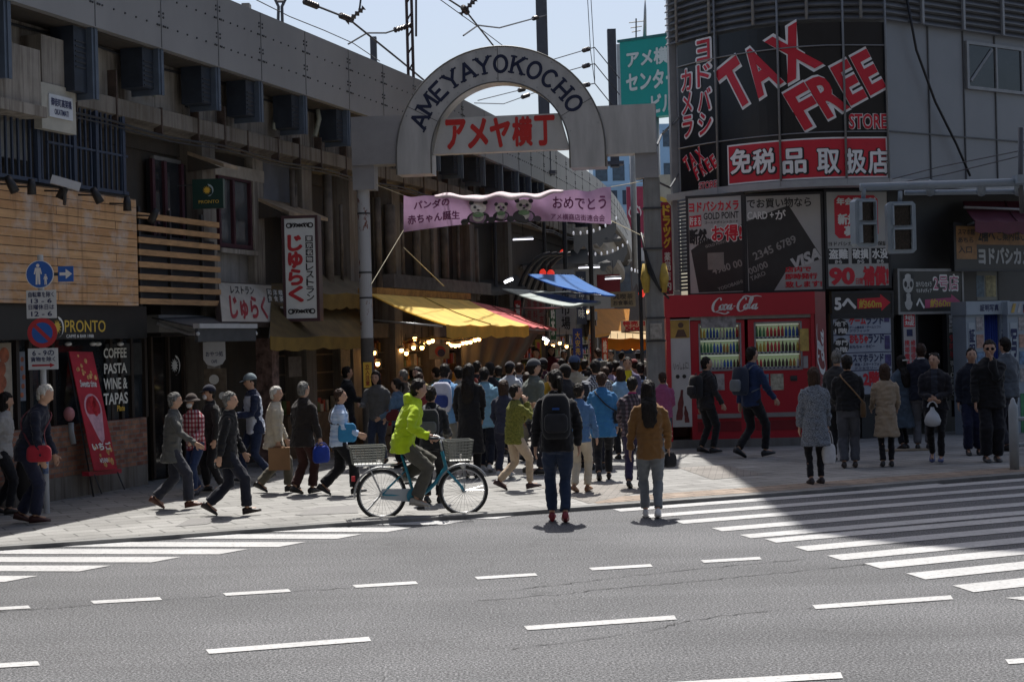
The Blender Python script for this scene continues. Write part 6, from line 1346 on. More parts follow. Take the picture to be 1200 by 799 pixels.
def person(x, fy, hy, yaw, label, top=(.03, .03, .035), jl=.10, loose=1.0, pants=(.02, .02, .03), wide=1.0, shoe=(.015, .013, .012), hair=('short', 'b'), walk=0.0, lead=1, lean=3, arms=None, hyaw=0, hpitch=0,
           hat=None, hatc=(.02, .02, .03), mask=False, sun=False, inner=None, collar=None, st=1.0, z=None, far=False, face=False, skin=None, pose=None, loc=None, wf=1.0, group=None, sleeve=None, hood=False, skirt=None, name='person'):
    PN[0] += 1; rs = random.Random(PN[0] * 7 + 1)
    if arms is None: arms = tuple((rs.uniform(-14, 22), rs.choice((10, 16, 40, 75)), rs.uniform(4, 12), rs.uniform(0, .2)) for _ in (0, 1))
    hyaw += rs.uniform(-12, 12); hpitch += rs.uniform(-8, 5); lean += rs.uniform(-1, 4); wf *= rs.uniform(.94, 1.07); loose *= rs.uniform(.98, 1.06)
    zz = KZ if z is None else z
    L = V(loc) if loc is not None else G(x, fy, zz)
    hgt = (HCAM + ray(x, hy)[1] * L.y - L.z) / st if hy else 1.66; hgt = max(1.42, min(1.88, hgt)); K = hgt / 1.735
    S = skin or SKIN; w = walk * .84; zp = (pose or {}).get('zp', .915 - .045 * w * w); ln = R(lean)
    sv = V((0, sin(ln), cos(ln))); sy_ = V((0, cos(ln), -sin(ln))); Pv = V((0, (pose or {}).get('yp', 0), zp))
    sp_ = lambda t: Pv + (sv * t if t > 0 else ZZ * t)
    hips = [Pv + V((sx * .085, 0, -.03)) for sx in (-1, 1)]
    if pose and 'ank' in pose: ank = [(V(a[:3]), a[3]) for a in pose['ank']]
    else:
        sd_ = .075; ank = []
        for sx in (-1, 1):
            fwd = sx == lead
            if w == 0: ank.append((V((sx * .085, .03 * sx * lead, .085)), 0))
            elif fwd: ank.append((V((sx * sd_, .36 * w, .085 + .03 * w)), R(14) * w))
            else: ank.append((V((sx * sd_, -.40 * w, .085 + .11 * w)), R(-42) * w))
    knees = []
    for i in (0, 1):
        kn, an = ik(hips[i], ank[i][0], .425, .405, V((.05 * (-1, 1)[i], 1, .1))); knees.append(kn); ank[i] = (an, ank[i][1])
    sh = [sp_(.462) + ZX * (sx * .168 * wf) for sx in (-1, 1)]; elb, wri = [], []
    for i, sx in enumerate((-1, 1)):
        A = arms[i]
        if len(A) == 3 and isinstance(A[0], V) or (pose and 'wri' in pose):
            tgt = V(pose['wri'][i]) if pose and 'wri' in pose else A[0]; e, q = ik(sh[i], tgt, .285, .25, V((sx * .5, -.5, -.8)))
        elif len(A) == 4 and A[0] == 'to':
            e, q = ik(sh[i], V(A[1:]), .285, .25, V((sx * .55, -.25, -.9)))
        else:
            a, el, ou = R(A[0]), R(A[1]), R(A[2]); inw = A[3] if len(A) > 3 else .0
            d1 = V((sx * sin(ou), sin(a) * cos(ou), -cos(a) * cos(ou))); d2 = V((sx * sin(ou) * .3 - sx * inw, sin(a + el), -cos(a + el))).normalized(); e = sh[i] + d1 * .285; q = e + d2 * .25
        elb.append(e); wri.append(q)
    nb = sp_(.545); HC = nb + sv * .085 + ZZ * .06 + ZY * (.012 + .02 * sin(ln)); HM = Matrix.Rotation(R(hyaw), 3, 'Z') @ Matrix.Rotation(R(hpitch) - ln * .3, 3, 'X')
    # ---- body: one continuous skin
    mb = MB()
    def headfn(p, q):
        if q.z < 0: k = (-q.z) ** 1.3; p.x *= 1 - .30 * k; p.y *= 1 - (.40 * k if q.y < 0 else .10 * k)
        if q.y > .5: p.y *= .97
        return p
    mb.ell(HC, .077, .099, .121, 20, 14, HM, headfn)
    hd = lambda a, b, c: HC + HM @ V((a, b, c))
    mb.tube([hd(0, .084, .022), hd(0, .103, -.012), hd(0, .088, -.026)], .011, 6, rs=[.008, .014, .012])
    for sx in (-1, 1): mb.ell(hd(sx * .076, -.008, -.006), .012, .02, .032, 8, 6, HM)
    mb.tube([nb - sv * .06, nb + sv * .04, hd(0, -.012, -.05)], .054, 12)
    mb.loft([ringe(sp_(t), ZX, sy_ if t > 0 else ZY, rx * wf, ry) for t, rx, ry in ((-.1, .13, .095), (0, .15, .105), (.14, .132, .092), (.3, .14, .095), (.42, .14, .088), (.485, .105, .066), (.545, .055, .053))])
    for i, sx in enumerate((-1, 1)):
        a, p = ank[i]; mb.tube([hips[i] + ZZ * .03, hips[i] * .5 + knees[i] * .5, knees[i], knees[i] * .6 + a * .4, a], .07, 10, rs=[.078, .066, .045, .045, .031])
        fd = V((0, cos(p), sin(p))); mb.tube([a - ZZ * .02, a + fd * .06 - ZZ * .03, a + fd * .13 - ZZ * .045 * 1], .03, 8)
        mb.tube([sh[i], sh[i] * .5 + elb[i] * .5, elb[i], elb[i] * .5 + wri[i] * .5, wri[i]], .04, 10, rs=[.036, .036, .032, .031, .024])
        d = (wri[i] - elb[i]).normalized(); side = V((0, -1, 0)) if abs(d.y) < .85 else ZZ; xx = d.cross(ZX * sx); xx = xx.normalized() if xx.length > .2 else ZY      # across the palm (forward)
        nn = xx.cross(d).normalized()
        pc = wri[i]; mb.loft([ringe(pc + d * t, xx, nn, rx, ry, 10) for t, rx, ry in ((-.01, .026, .022), (.03, .036, .019), (.075, .041, .016), (.092, .036, .013))])
        for k in range(4):
            b0 = pc + d * (.082 - .006 * abs(k - 1.4)) + xx * ((k - 1.5) * .0195); ln_ = (.062, .074, .07, .055)[k]; c_ = nn * (-sx * .0) + nn * (.25 if nn.dot(ZX * -sx) > 0 else -.25)
            mb.tube([b0, b0 + (d + c_ * .4).normalized() * ln_ * .5, b0 + (d + c_ * .6).normalized() * ln_ * .5 + (d * .8 + c_ * 2.0).normalized() * ln_ * .5], .0088, 6)
        tb = pc + d * .03 + xx * .03; mb.tube([tb, tb + (d * .7 + xx * .7).normalized() * .04, tb + (d * .7 + xx * .7).normalized() * .04 + (d + xx * .1).normalized() * .03], .0105, 6)
    sc = lambda co, n: co * K
    body = link(name, remesh(mb, .0145 if far else .0095, 1, sc), S)
    # ---- trousers or skirt
    off = V((rs.random() * 9, rs.random() * 9, rs.random() * 9))
    def wr(amp, hs_, f1=(7, 7, 4)):
        def fn(co, n):
            p = V((co.x * f1[0], co.y * f1[1], co.z * f1[2])) + off; a = noise.noise(p + V((co.z * 3, 0, 0))); b = noise.noise(V((co.x * 16, co.y * 16, co.z * 22)) + off)
            r = 1 - abs(noise.noise(V((co.x * 9 + co.z * 5, co.y * 9, co.z * 11 - co.x * 6)) + off)) * 2
            hz = sum(math.exp(-((co.z - q) / .10) ** 2) for q in hs_); g = noise.noise(V((co.x * 5 + co.z * 4, co.y * 5, co.z * 34)) + off)
            return (co + n * amp * (a * .9 + b * .4 + r * .6 + hz * g * .5)) * K
        return fn
    mb = MB(); vox = .018 if far else .0125
    mb.loft([ringe(sp_(t), ZX, ZY, rx * wf, ry) for t, rx, ry in ((-.13, .13, .10), (-.05, .166, .122), (.04, .164, .12), (.12, .15, .108))])
    for i in (0, 1):
        a = ank[i][0]; k = knees[i]; tw = wide; en = a * .93 + k * .07; mb.tube([hips[i] + ZZ * .02, hips[i] * .6 + k * .4, k, k * .55 + a * .45, en], .08, 12, rs=[.096, .088, .066 * tw, .062 * tw, .056 * tw * (1.12 if tw > 1 else 1)])
    link('trousers', remesh(mb, vox, 2, wr(.013, (.14, .50, .80))), cloth(pants) if isinstance(pants, tuple) else pants, body)
    # ---- top
    mb = MB(); lo = loose; bot = -jl; rings = []
    if jl > .16: rings += [(bot, .185 * lo + .02 + .06 * max(0, jl - .2), .148 * lo + .015 + .05 * max(0, jl - .2) + .14 * w * max(0, jl - .15)), (bot * .5, .182 * lo + .008, .138 * lo + .006)]
    else: rings += [(bot, .176 * lo + .004, .134 * lo + .004)]
    rings += [(.0, .172 * lo, .13 * lo), (.14, .158 * lo, .12 * lo), (.3, .172 * lo, .126 * lo), (.42, .178 * lo, .12 * lo), (.475, .168, .102), (.515, .125, .085), (.545, .085, .073), (.568, .066, .062)]
    mb.loft([ringe(sp_(t), ZX, sy_ if t > 0 else ZY, rx * wf, ry, 18) for t, rx, ry in rings])
    for i, sx in enumerate((-1, 1)):
        s0 = sh[i] - ZX * sx * .03; e = elb[i]; q = elb[i] + (wri[i] - elb[i]) * .97; mb.tube([s0, sh[i] * .8 + e * .2, sh[i] * .4 + e * .6, e, e * .5 + q * .5, q], .05, 12, rs=[.056 * lo, .059 * lo, .056 * lo, .052 * lo, .047 * lo, .042 * lo])
    if hood: mb.ell(sp_(.53) - sy_ * .095, .105, .06, .075, 12, 8)
    me = remesh(mb, vox, 2, wr(.018, (zp + .10, zp + .20))); ms = [cloth(top) if isinstance(top, tuple) else top]
    mi = None
    if inner or sleeve:
        mi = []
        if inner: ms.append(cloth(inner[0]) if isinstance(inner[0], tuple) else inner[0])
        if sleeve: ms.append(cloth(sleeve) if isinstance(sleeve, tuple) else sleeve)
        for p in me.polygons:
            c = p.center / K; k = 0
            if inner and abs(c.x) < inner[1] and c.y > .03 and c.z > zp - inner[2] and p.normal.y > .2: k = 1
            if sleeve and (abs(c.x) > .15 * wf * lo or c.z > zp + .47): k = len(ms) - 1
            mi.append(k)
        me.polygons.foreach_set('material_index', mi)
    link('jacket', me, ms, body)
    if not collar and not far and not hood: collar = mul(top, .75) if isinstance(top, tuple) else (.03, .03, .04)
    if collar: MB().tube([(sp_(.555) + ZX * (cos(t) * .062) + sy_ * (sin(t) * .058) + sv * (.012 * -sin(t))) * K for t in [2 * pi * k / 16 for k in range(16)]], .016 * K, 6, True).build('collar', cloth(collar), body)
    # ---- shoes
    for i in (0, 1):
        a, p = ank[i]; fd = V((0, cos(p), sin(p))); up = V((0, -sin(p), cos(p))); mb = MB(); mb.smooth = True
        mb.loft([[(a + fd * t + up * (-.083 + h * .5 + h * .5 * sin(q)) + ZX * ww * cos(q)) * K for q in [2 * pi * k / 12 for k in range(12)]] for t, ww, h in ((-.075, .012, .03), (-.068, .034, .085), (-.02, .039, .105), (.05, .043, .08), (.11, .048, .058), (.16, .043, .044), (.188, .02, .028))]); mb.build('shoe', mat(shoe, .45, .12) if isinstance(shoe, tuple) else shoe, body)
    # ---- hair
    hs, hc = hair
    def streak(co, n): return (co + n * (.009 * noise.noise(V((co.x * 55, co.y * 55, co.z * 9)) + off) + .010 * noise.noise(co * 17 + off) + .005 * noise.noise(co * 60 + off))) * K
    if hs != 'bald':
        mb = MB(); big = hs in ('bob', 'long')
        def hfn(p, q):
            if q.y > .25 and q.z < .32: p = p * (1 - min(.35, (q.y - .25) * .9))
            if q.z < -.4 and not big: p.x *= .82; p.y *= .8
            return p
        rr = (.094, .108, .12) if big else (.087, .105, .110); mb.ell(HC + HM @ V((0, -.014, .026 if not big else .018)), *rr, 18, 12, HM, hfn)
        if not big: mb.ell(hd(0, -.045, -.03), .07, .055, .07, 12, 8, HM)
        if hs == 'bob': mb.loft([ringe(hd(0, -.03, zc), HM @ ZX, HM @ ZY, rx, ry, 16) for zc, rx, ry in ((.04, .092, .085), (-.06, .094, .08), (-.13, .086, .066), (-.155, .07, .05))])
        if hs == 'long':
            bk = lambda t: sp_(t) - sy_ * .13
            mb.loft([ringe(c, ZX, ZY, rx, ry, 14) for c, rx, ry in ((hd(0, -.03, .04), .092, .08), (hd(0, -.05, -.07), .094, .066), (bk(.50) + sy_ * .02, .10, .05), (bk(.40), .105, .04), (bk(.30), .09, .034), (bk(.22), .05, .022))])
        if hs == 'pony': mb.tube([hd(0, -.10, .05), hd(0, -.15, .02), hd(0, -.16, -.06), hd(0, -.14, -.15)], .03, 8, rs=[.02, .034, .03, .012])
        link('hair', remesh(mb, .014 if far else .0095, 1, streak), HAIRS[hc], body)
    # ---- hats, masks, glasses
    if hat:
        mb = MB(); mb.smooth = True; HCm = cloth(hatc)
        def hat_fn(p, q):
            if q.z < -.05: p.z = -.005; 
            return p
        mb.ell((0, 0, 0), .094, .112, .105 if hat == 'cap' else .10, 18, 12, None, hat_fn); mb.v = [tuple((HC + HM @ (V(v) + V((0, -.006, .045)))) * K) for v in mb.v]
        if hat == 'cap': mb.add([(hd(.07 * cos(t), .085 + .085 * sin(t) * (1 if j else .0), .046 - .018 * sin(t) * j) + V((0, 0, -.006 * b))) * K for b in (0, 1) for j in (0, 1) for t in [pi * k / 10 for k in range(11)]], [(b * 22 + k, b * 22 + k + 1, b * 22 + 12 + k, b * 22 + 11 + k) for b in (0, 1) for k in range(10)])
        else: mb.loft([[hd(r * cos(t), r * 1.1 * sin(t) - .006, zz_) * K for t in [2 * pi * k / 20 for k in range(20)]] for r, zz_ in ((.09, .055), (.145, .018), (.145, .012), (.088, .048))])
        mb.build('cap' if hat == 'cap' else 'hat', HCm, body)
    if mask: mb = MB(); mb.ell((0, 0, 0), .058, .04, .05, 14, 8); mb.v = [tuple((HC + HM @ (V(v) + V((0, .068, -.05)))) * K) for v in mb.v]; mb.build('face_mask', mat('#c9cdd0', .8, .05), body)
    if face or mask or sun:
        for sx in (-1, 1):
            mb = MB(); mb.ell(hd(sx * .031, .083, .012) * K, .014 * K, .008 * K, .006 * K, 10, 6); mb.build('eye', mat((.02, .014, .012), .3), body)
            mb = MB(); mb.tube([hd(sx * .018, .089, .032) * K, hd(sx * .045, .08, .033) * K], .004 * K, 5); mb.build('eyebrow', HAIRS['b' if hc == 'b' else 'g'], body)
        if not mask: MB().tube([hd(-.022, .084, -.058) * K, hd(0, .091, -.06) * K, hd(.022, .084, -.058) * K], .005 * K, 5).build('mouth', mat((.24, .09, .075), .5), body)
    if sun:
        mb = MB(); 
        for sx in (-1, 1): mb.ell(hd(sx * .032, .088, .012) * K, .027 * K, .010 * K, .019 * K, 12, 8)
        mb.tube([hd(-.076, .0, .016) * K, hd(-.06, .08, .016) * K, hd(.06, .08, .016) * K, hd(.076, .0, .016) * K], .004 * K, 5); mb.build('sunglasses', mat((.006, .006, .007), .45, .1, 5, 0, 0, (1, 1, 1), None, .15), body)
    body.location = L; body.rotation_euler = (0, 0, R(yaw)); WL[body.name] = L
    prop(body, label, 'person', group)
    I = Info(); I.o, I.K, I.L, I.yaw = body, K, L, R(yaw); RM = Matrix.Rotation(R(yaw), 3, 'Z'); I.w = lambda p: L + RM @ (V(p) * K); I.RM = RM; I.wri, I.sh, I.sp, I.sv, I.sy, I.elb, I.zp = wri, sh, sp_, sv, sy_, elb, zp; return I
# ---- things carried
def carried(name, I, label, cat, p0):
    o = bpy.data.objects.new(name, None); COL.objects.link(o); o.location = I.L; o.rotation_euler = (0, 0, I.yaw); WL[o.name] = V((0, 0, 0)); o.empty_display_size = .1; return prop(o, label, cat)
def backpack(I, c1, c2, label, w=.30, h=.44, d=.17, patch=None):
    o = carried('backpack', I, label, 'backpack', 0); K = I.K; c = I.sp(.28) - I.sy * (.125 + d / 2); f = F(c * K, -ZX, I.sv, -I.sy)
    mb = MB(); rbox(mb, f, w * K, d * K, h * K, .6, 10, .12); PB = mb.build('pack_body', cloth(c1), o)
    f2 = F((c - I.sy * (d * .5) - I.sv * h * .16) * K, -ZX, I.sv, -I.sy); mb = MB(); rbox(mb, f2, w * .78 * K, .07 * K, h * .42 * K, .6, 8); mb.build('pocket', cloth(c2), PB)
    if patch: MB().fbox(F((c - I.sy * (d * .5 + .004) + I.sv * h * .16) * K, -ZX, I.sv, -I.sy), -.04 * K, .04 * K, -.012 * K, .012 * K, 0, .012 * K).build('label_patch', cloth(patch), PB)
    for sx in (-1, 1):
        p = [I.sp(.46) - I.sy * .13 + ZX * sx * .08, I.sp(.535) - I.sy * .03 + ZX * sx * .095, I.sp(.50) + I.sy * .10 + ZX * sx * .10, I.sp(.38) + I.sy * .142 + ZX * sx * .115, I.sp(.22) + I.sy * .12 + ZX * sx * .15, I.sp(.12) - I.sy * .12 + ZX * sx * .16]
        MB().tube([q * K for q in catmull3(p)], .017 * K, 6, flat=.5).build('strap', cloth(c2), o)
    MB().tube([(c + I.sv * h * .5 + ZX * .03 * s_) * K + (V((0, 0, .03 * K)) if abs(s_) < 1 else V((0, 0, 0))) for s_ in (-1, -.4, .4, 1)], .008 * K, 5).build('handle', cloth(c2), o); return o
def catmull3(pts, n=4):
    pts = [V(p) for p in pts]; out = []
    for i in range(len(pts) - 1):
        p0, p1, p2, p3 = pts[max(i - 1, 0)], pts[i], pts[i + 1], pts[min(i + 2, len(pts) - 1)]
        for k in range(n): t = k / n; out.append(.5 * ((2 * p1) + (p2 - p0) * t + (2 * p0 - 5 * p1 + 4 * p2 - p3) * t * t + (3 * p1 - p0 - 3 * p2 + p3) * t ** 3))
    return out + [pts[-1]]
def handbag(I, hand, c, label, w=.28, h=.30, d=.09, drop=.14, kind='tote', name='bag', handle=None, e=.5, ax=(0, 1, 0)):
    o = carried(name, I, label, 'bag', 0); K = I.K; q = I.wri[hand] + (I.wri[hand] - I.elb[hand]).normalized() * .07; top = q - ZZ * drop; AX = V(ax).normalized(); AN = AX.cross(ZZ); f = F((top - ZZ * h / 2) * K, AX, ZZ, AN)
    m = c if hasattr(c, 'node_tree') else cloth(c)
    mb = MB()
    if kind == 'box': mb.fbox(f, -w / 2 * K, w / 2 * K, -h / 2 * K, h / 2 * K, -d / 2 * K, d / 2 * K)
    elif kind == 'sack':
        mb.smooth = True; mb.loft([ringe(f.o + ZZ * t * K, AN, AX, d * r * K, w / 2 * r * K, 14) for t, r in ((-h / 2, .35), (-h * .42, .85), (-h * .2, 1), (h * .1, .75), (h * .35, .3), (h * .5, .2))])
    else: rbox(mb, f, w * K, d * K, h * K, e, 8, .1)
    mb.build('bag_body', m, o)
    for s_ in (-1, 1): MB().tube([(top + AX * w * .28 * t + AN * s_ * d * .3 + ZZ * (drop * (1 - abs(t) ** 3) * (1.0 if kind != 'sack' else .7))) * K for t in (-1, -.8, -.4, 0, .4, .8, 1)], .008 * K, 5).build('handle', handle and cloth(handle) or m, o)
    return o
def shoulderbag(I, side, c, label, w=.30, h=.22, d=.10, low=-.05, strap=None, cross=True, fwd=0.0, out=.22):
    o = carried('shoulder_bag', I, label, 'bag', 0); K = I.K; c0 = I.sp(.0) + ZZ * (low) + ZX * side * out + ZY * fwd; f = F(c0 * K, ZY, ZZ, ZX * side); mb = MB(); rbox(mb, f, w * K, d * K, h * K, .55, 8, .12); mb.build('bag_body', cloth(c), o)
    s0 = -side if cross else side; sm = cloth(strap or c)
    for fb in (1, -1):
        p = [I.sp(.535) + ZX * s0 * .095, I.sp(.48) + I.sy * fb * .125 + ZX * s0 * .10, I.sp(.28) + I.sy * fb * .155 + ZX * ((side * .07 - s0 * .0) if cross else side * .15), c0 + ZZ * h * .45 + ZY * fb * w * .3 + ZX * side * .01]
        MB().tube([q * K for q in catmull3(p)], .013 * K, 6, flat=.5).build('strap', sm, o)
    return o
DK = (.012, .012, .015)
# ---- people by the cafe
I = person(33, 613, 458, -90, 'white haired person in a dark navy coat stooping along beside the street sign pole', top=(.012, .014, .028), jl=.14, pants=(.015, .018, .04), wide=1.15, hair=('short', 'w'), walk=.35, lean=22, hpitch=-20, st=.93, arms=((6, 12, 5), (4, 10, 8)), shoe=(.05, .015, .015), skin=SKIN)
shoulderbag(I, 1, (.32, .02, .035), 'red and grey soft shoulder bag on the white haired person by the sign pole', low=-.05, fwd=.22, w=.32, h=.2, strap=(.12, .02, .03))
I = person(4, 603, 459, -80, 'dark haired person in a pale grey top half hidden behind the white haired person', top=(.32, .31, .30), hair=('bob', 'b'), pants=DK, walk=.3, arms=((-12, 8, 6), (-25, 5, 10)))
q = I.w((.0, -.35, 0)); o = thing('suitcase', (G(40, 598, KZ)), 'black wheeled suitcase pulled along behind the people at the sign pole', 'suitcase'); p = G(38, 596, KZ)
f = F(p + V((0, 0, .38)), V((1, .3, 0))); mb = MB(); rbox(mb, f, .4, .24, .6, .45); mb.build('shell', mat((.012, .012, .014), .4), o); MB().tube([f.pt(-.1, .28, 0), f.pt(-.16, .55, 0), f.pt(.04, .55, 0), f.pt(.1, .28, 0)], .01, 5).build('pull_handle', STEEL, o)
for s_ in (-.14, .14): MB().disc(F(f.pt(s_, -.34, -.02), f.r), 0, 0, .045, -.02, .02, 12).build('wheel', BLACK, o)
I = person(203, 596, 458, -86, 'grey haired man in a grey jacket striding with one hand out past the cafe door', top=(.085, .085, .08), jl=.20, pants=(.03, .032, .045), wide=1.2, hair=('short', 'g'), walk=.8, lead=1, lean=6, shoe=(.10, .035, .02), arms=((-20, 10, 8), (28, 28, 8)), face=True, collar=(.4, .4, .4))
I = person(231, 580, 461, 150, 'woman in a red checked shirt, brown hat and white face mask by the cafe door', top=checks((.50, .40, .40), (.36, .05, .08), (.55, .25, .28), 16), jl=.14, pants=(.02, .035, .09), hair=('bob', 'b'), hat='bucket', hatc=(.05, .035, .03), mask=True, walk=.45, lead=-1, arms=((8, 50, 8), (5, 55, 8)), shoe=(.05, .05, .07))
I = person(252, 576, 451, 120, 'person in black with a dark cap and pale mask behind the red checked shirt', top=(.018, .018, .018), hair=('short', 'b'), hat='cap', hatc=(.012, .014, .03), mask=True, pants=DK, walk=.3)
I = person(268, 604, 457, -84, 'grey haired man in a black suit jacket taking a long stride towards the alley', top=(.010, .010, .012), jl=.22, pants=(.013, .015, .026), wide=1.15, hair=('short', 'g'), walk=.85, lead=1, lean=5, collar=(.35, .33, .25), arms=((14, 12, 5), (-18, 10, 8)), shoe=(.02, .013, .012), face=True)
I = person(301, 565, 437, 118, 'tall person in a navy and white sports jacket and pale cap by the stall', top=(.50, .54, .62), sleeve=(.012, .018, .045), jl=.12, pants=(.012, .02, .05), hair=('short', 'b'), hat='cap', hatc=(.16, .2, .22), walk=.6, lead=1, arms=((15, 70, 6, .3), (15, 70, 6, .3)), face=True, shoe=DK)
I = person(322, 577, 451, -84, 'bald old man in a cream jacket and olive trousers carrying a paper bag', top=(.46, .41, .32), jl=.18, pants=(.11, .10, .075), wide=1.15, hair=('short', 'w'), walk=.75, lead=1, lean=6, arms=((12, 10, 5), (2, 6, 8)), face=True, collar=(.3, .28, .22))
handbag(I, 1, mat((.22, .115, .05), .7, .08), 'brown paper carrier bag held by the old man in cream', .34, .36, .12, .02, 'box', 'paper_bag')
I = person(356, 579, 447, -40, 'grey haired man seen from behind in a black jacket and dark brown trousers', top=(.018, .014, .013), jl=.17, loose=1.06, pants=(.045, .018, .016), wide=1.12, hair=('short', 'g'), walk=.35, arms=((4, 10, 8), (8, 10, 8)))
handbag(I, 1, (.008, .03, .24), 'bright blue shopping bag hanging between the black jacket and pale blue coat', .34, .26, .10, .05, 'tote', 'shopping_bag', (.01, .03, .2))
LBL = marl((.30, .42, .62), (.48, .58, .74), 7, (.5, .5, 5))
I = person(398, 580, 454, -82, 'short haired woman in a pale blue banded jacket striding in flared black trousers', top=LBL, jl=.10, pants=(.008, .008, .010), wide=1.35, hair=('short', 'br'), walk=.8, lead=1, lean=5, arms=((18, 40, 8), (10, 60, 8)), shoe=DK, face=True)
shoulderbag(I, 1, (.03, .18, .36), 'turquoise cloth bag slung over the woman in pale blue', low=.12, fwd=.14, w=.32, h=.3, strap=(.02, .02, .03))
# ---- cyclist and bicycle
ra_, fa_ = G(448, 609.5, 0), G(544, 605, 0); mid = (ra_ + fa_) / 2; mid.z = .006; dv = (fa_ - ra_); byaw = atan2(-dv.x, dv.y); wb = dv.length / 2
bike = bpy.data.objects.new('bicycle', None); COL.objects.link(bike); bike.location = mid; bike.rotation_euler = (0, 0, byaw); WL[bike.name] = V((0, 0, 0)); prop(bike, 'turquoise step through bicycle with wire baskets at both ends under the lime green rider', 'bicycle')
WR = .30; TUR = mat((.02, .22, .32), .3, .08); RUB = mat((.015, .015, .015), .7); ALU = mat((.42, .43, .44), .3, .08, 3, 0, .7)
def circ(y, z, r, n=36): return [V((0, y + r * cos(2 * pi * k / n), z + r * sin(2 * pi * k / n))) for k in range(n)]
for y in (-wb, wb):
    w_ = MB().tube(circ(y, WR, WR - .018), .018, 8, True).build('wheel', RUB, bike); MB().tube(circ(y, WR, WR - .042), .010, 6, True).build('rim', ALU, w_)
    m = MB(); m.tube([V((-.05, y, WR)), V((.05, y, WR))], .022, 8)
    for k in range(28): t = 2 * pi * k / 28; sx = .025 if k % 2 else -.025; m.tube([V((sx, y + .015 * cos(t + .5), WR + .015 * sin(t + .5))), V((0, y + (WR - .045) * cos(t), WR + (WR - .045) * sin(t)))], .0018, 3)
    m.build('spokes', ALU, w_); fl = [V((0, y + (WR + .022) * cos(t), WR + (WR + .022) * sin(t))) for t in ([R(-10 + 150 * k / 16) for k in range(17)] if y < 0 else [R(30 + 135 * k / 16) for k in range(17)])]
    if y < 0: fl = [V((0, y - (WR + .022) * cos(t), WR + (WR + .022) * sin(t))) for t in [R(-5 + 150 * k / 16) for k in range(17)]]
    MB().tube(fl, .026, 8, flat=.5, ref=(0, 0, 1)).build('mudguard', STEEL, bike)
bb_, seat, head0, head1 = V((0, -.10, .27)), V((0, -.24, .76)), V((0, wb - .20, .56)), V((0, wb - .245, .78))
m = MB(); m.tube([bb_, seat], .017, 8); m.tube(catmull3([head0 + V((0, 0, .04)), V((0, .16, .42)), V((0, .02, .30)), bb_]), .024, 8); m.tube([head0, head1], .021, 8)
for sx in (-.05, .05):
    m.tube([bb_ + V((sx * .5, 0, 0)), V((sx, -wb, WR))], .011, 6); m.tube([V((0, -.19, .58)), V((sx, -wb, WR))], .009, 6); m.tube(catmull3([head0, V((sx, wb - .15, .50)), V((sx, wb - .03, .36)), V((sx, wb, WR))]), .013, 6)
m.build('frame', TUR, bike); MB().tube([seat, seat + V((0, -.02, .08))], .013, 8).build('seat_post', ALU, bike)
mb = MB(); mb.smooth = True; mb.loft([ringe(V((0, y, .855)), ZX, ZZ, w, h, 12) for y, w, h in ((-.37, .04, .02), (-.34, .09, .035), (-.26, .085, .035), (-.18, .04, .03), (-.11, .02, .022))]); mb.build('saddle', BLACK, bike)
m = MB(); m.tube([head1, head1 + V((0, -.02, .13))], .014, 8); hb = head1 + V((0, -.02, .13)); m.tube(catmull3([V((-.28, hb.y - .16, hb.z + .05)), V((-.25, hb.y + .0, hb.z + .04)), V((-.08, hb.y + .03, hb.z)), V((.08, hb.y + .03, hb.z)), V((.25, hb.y + .0, hb.z + .04)), V((.28, hb.y - .16, hb.z + .05))]), .012, 8); m.build('handlebar', ALU, bike)
for sx in (-1, 1): MB().tube([V((sx * .273, hb.y - .06, hb.z + .045)), V((sx * .282, hb.y - .18, hb.z + .05))], .018, 8).build('grip', DGREY, bike)
def basket(y0, y1, z0, z1, w0, w1, nm='basket'):
    m = MB(); BK = mat('#74766f', .5, .15)
    def rect(z, t): e = .03 * t; return [V((-w0 - (w1 - w0) * t, y0 - e, z)), V((w0 + (w1 - w0) * t, y0 - e, z)), V((w0 + (w1 - w0) * t, y1 + e, z)), V((-w0 - (w1 - w0) * t, y1 + e, z))]
    for k in range(8): t = k / 7; m.tube(rect(z0 + (z1 - z0) * t, t), .004 if k < 7 else .008, 4, True)
    a, b = rect(z0, 0), rect(z1, 1)
    for e in range(4):
        for k in range(9): t = k / 8; m.tube([a[e] + (a[(e + 1) % 4] - a[e]) * t, b[e] + (b[(e + 1) % 4] - b[e]) * t], .0035, 3)
    for k in range(9): t = k / 8; m.tube([a[0] + (a[1] - a[0]) * t, a[3] + (a[2] - a[3]) * t], .0035, 3)
    return m.build(nm, BK, bike)
basket(wb - .18, wb + .08, .67, .91, .13, .165); basket(-wb - .33, -wb + .02, .67, .88, .14, .17)
m = MB(); m.tube([V((-.05, -wb - .3, .65)), V((-.05, -.3, .65))], .008, 5).tube([V((.05, -wb - .3, .65)), V((.05, -.3, .65))], .008, 5)
for sx in (-.06, .06): m.tube([V((sx, -wb - .15, .65)), V((sx, -wb, WR))], .007, 5); m.tube([V((sx, wb + .02, .65)), V((sx, wb, WR))], .006, 5)
m.build('carrier', STEEL, bike)
f = F((.06, bb_.y, bb_.z), (0, 1, 0), (0, 0, 1), (1, 0, 0)); MB().disc(f, 0, 0, .10, -.012, .012, 24).build('chain_wheel', TUR, bike)
m = MB(); m.fpoly(f, [(.06, .085), (-wb + .10, .10 + .0), (-wb + .08, -.02), (.06, -.085)], -.02, -.013); m.build('chain_guard', mat('#a8b0b4', .35, .06), bike)
pr, pl = V((.11, bb_.y + .05, bb_.z - .14)), V((-.11, bb_.y - .05, bb_.z + .14))
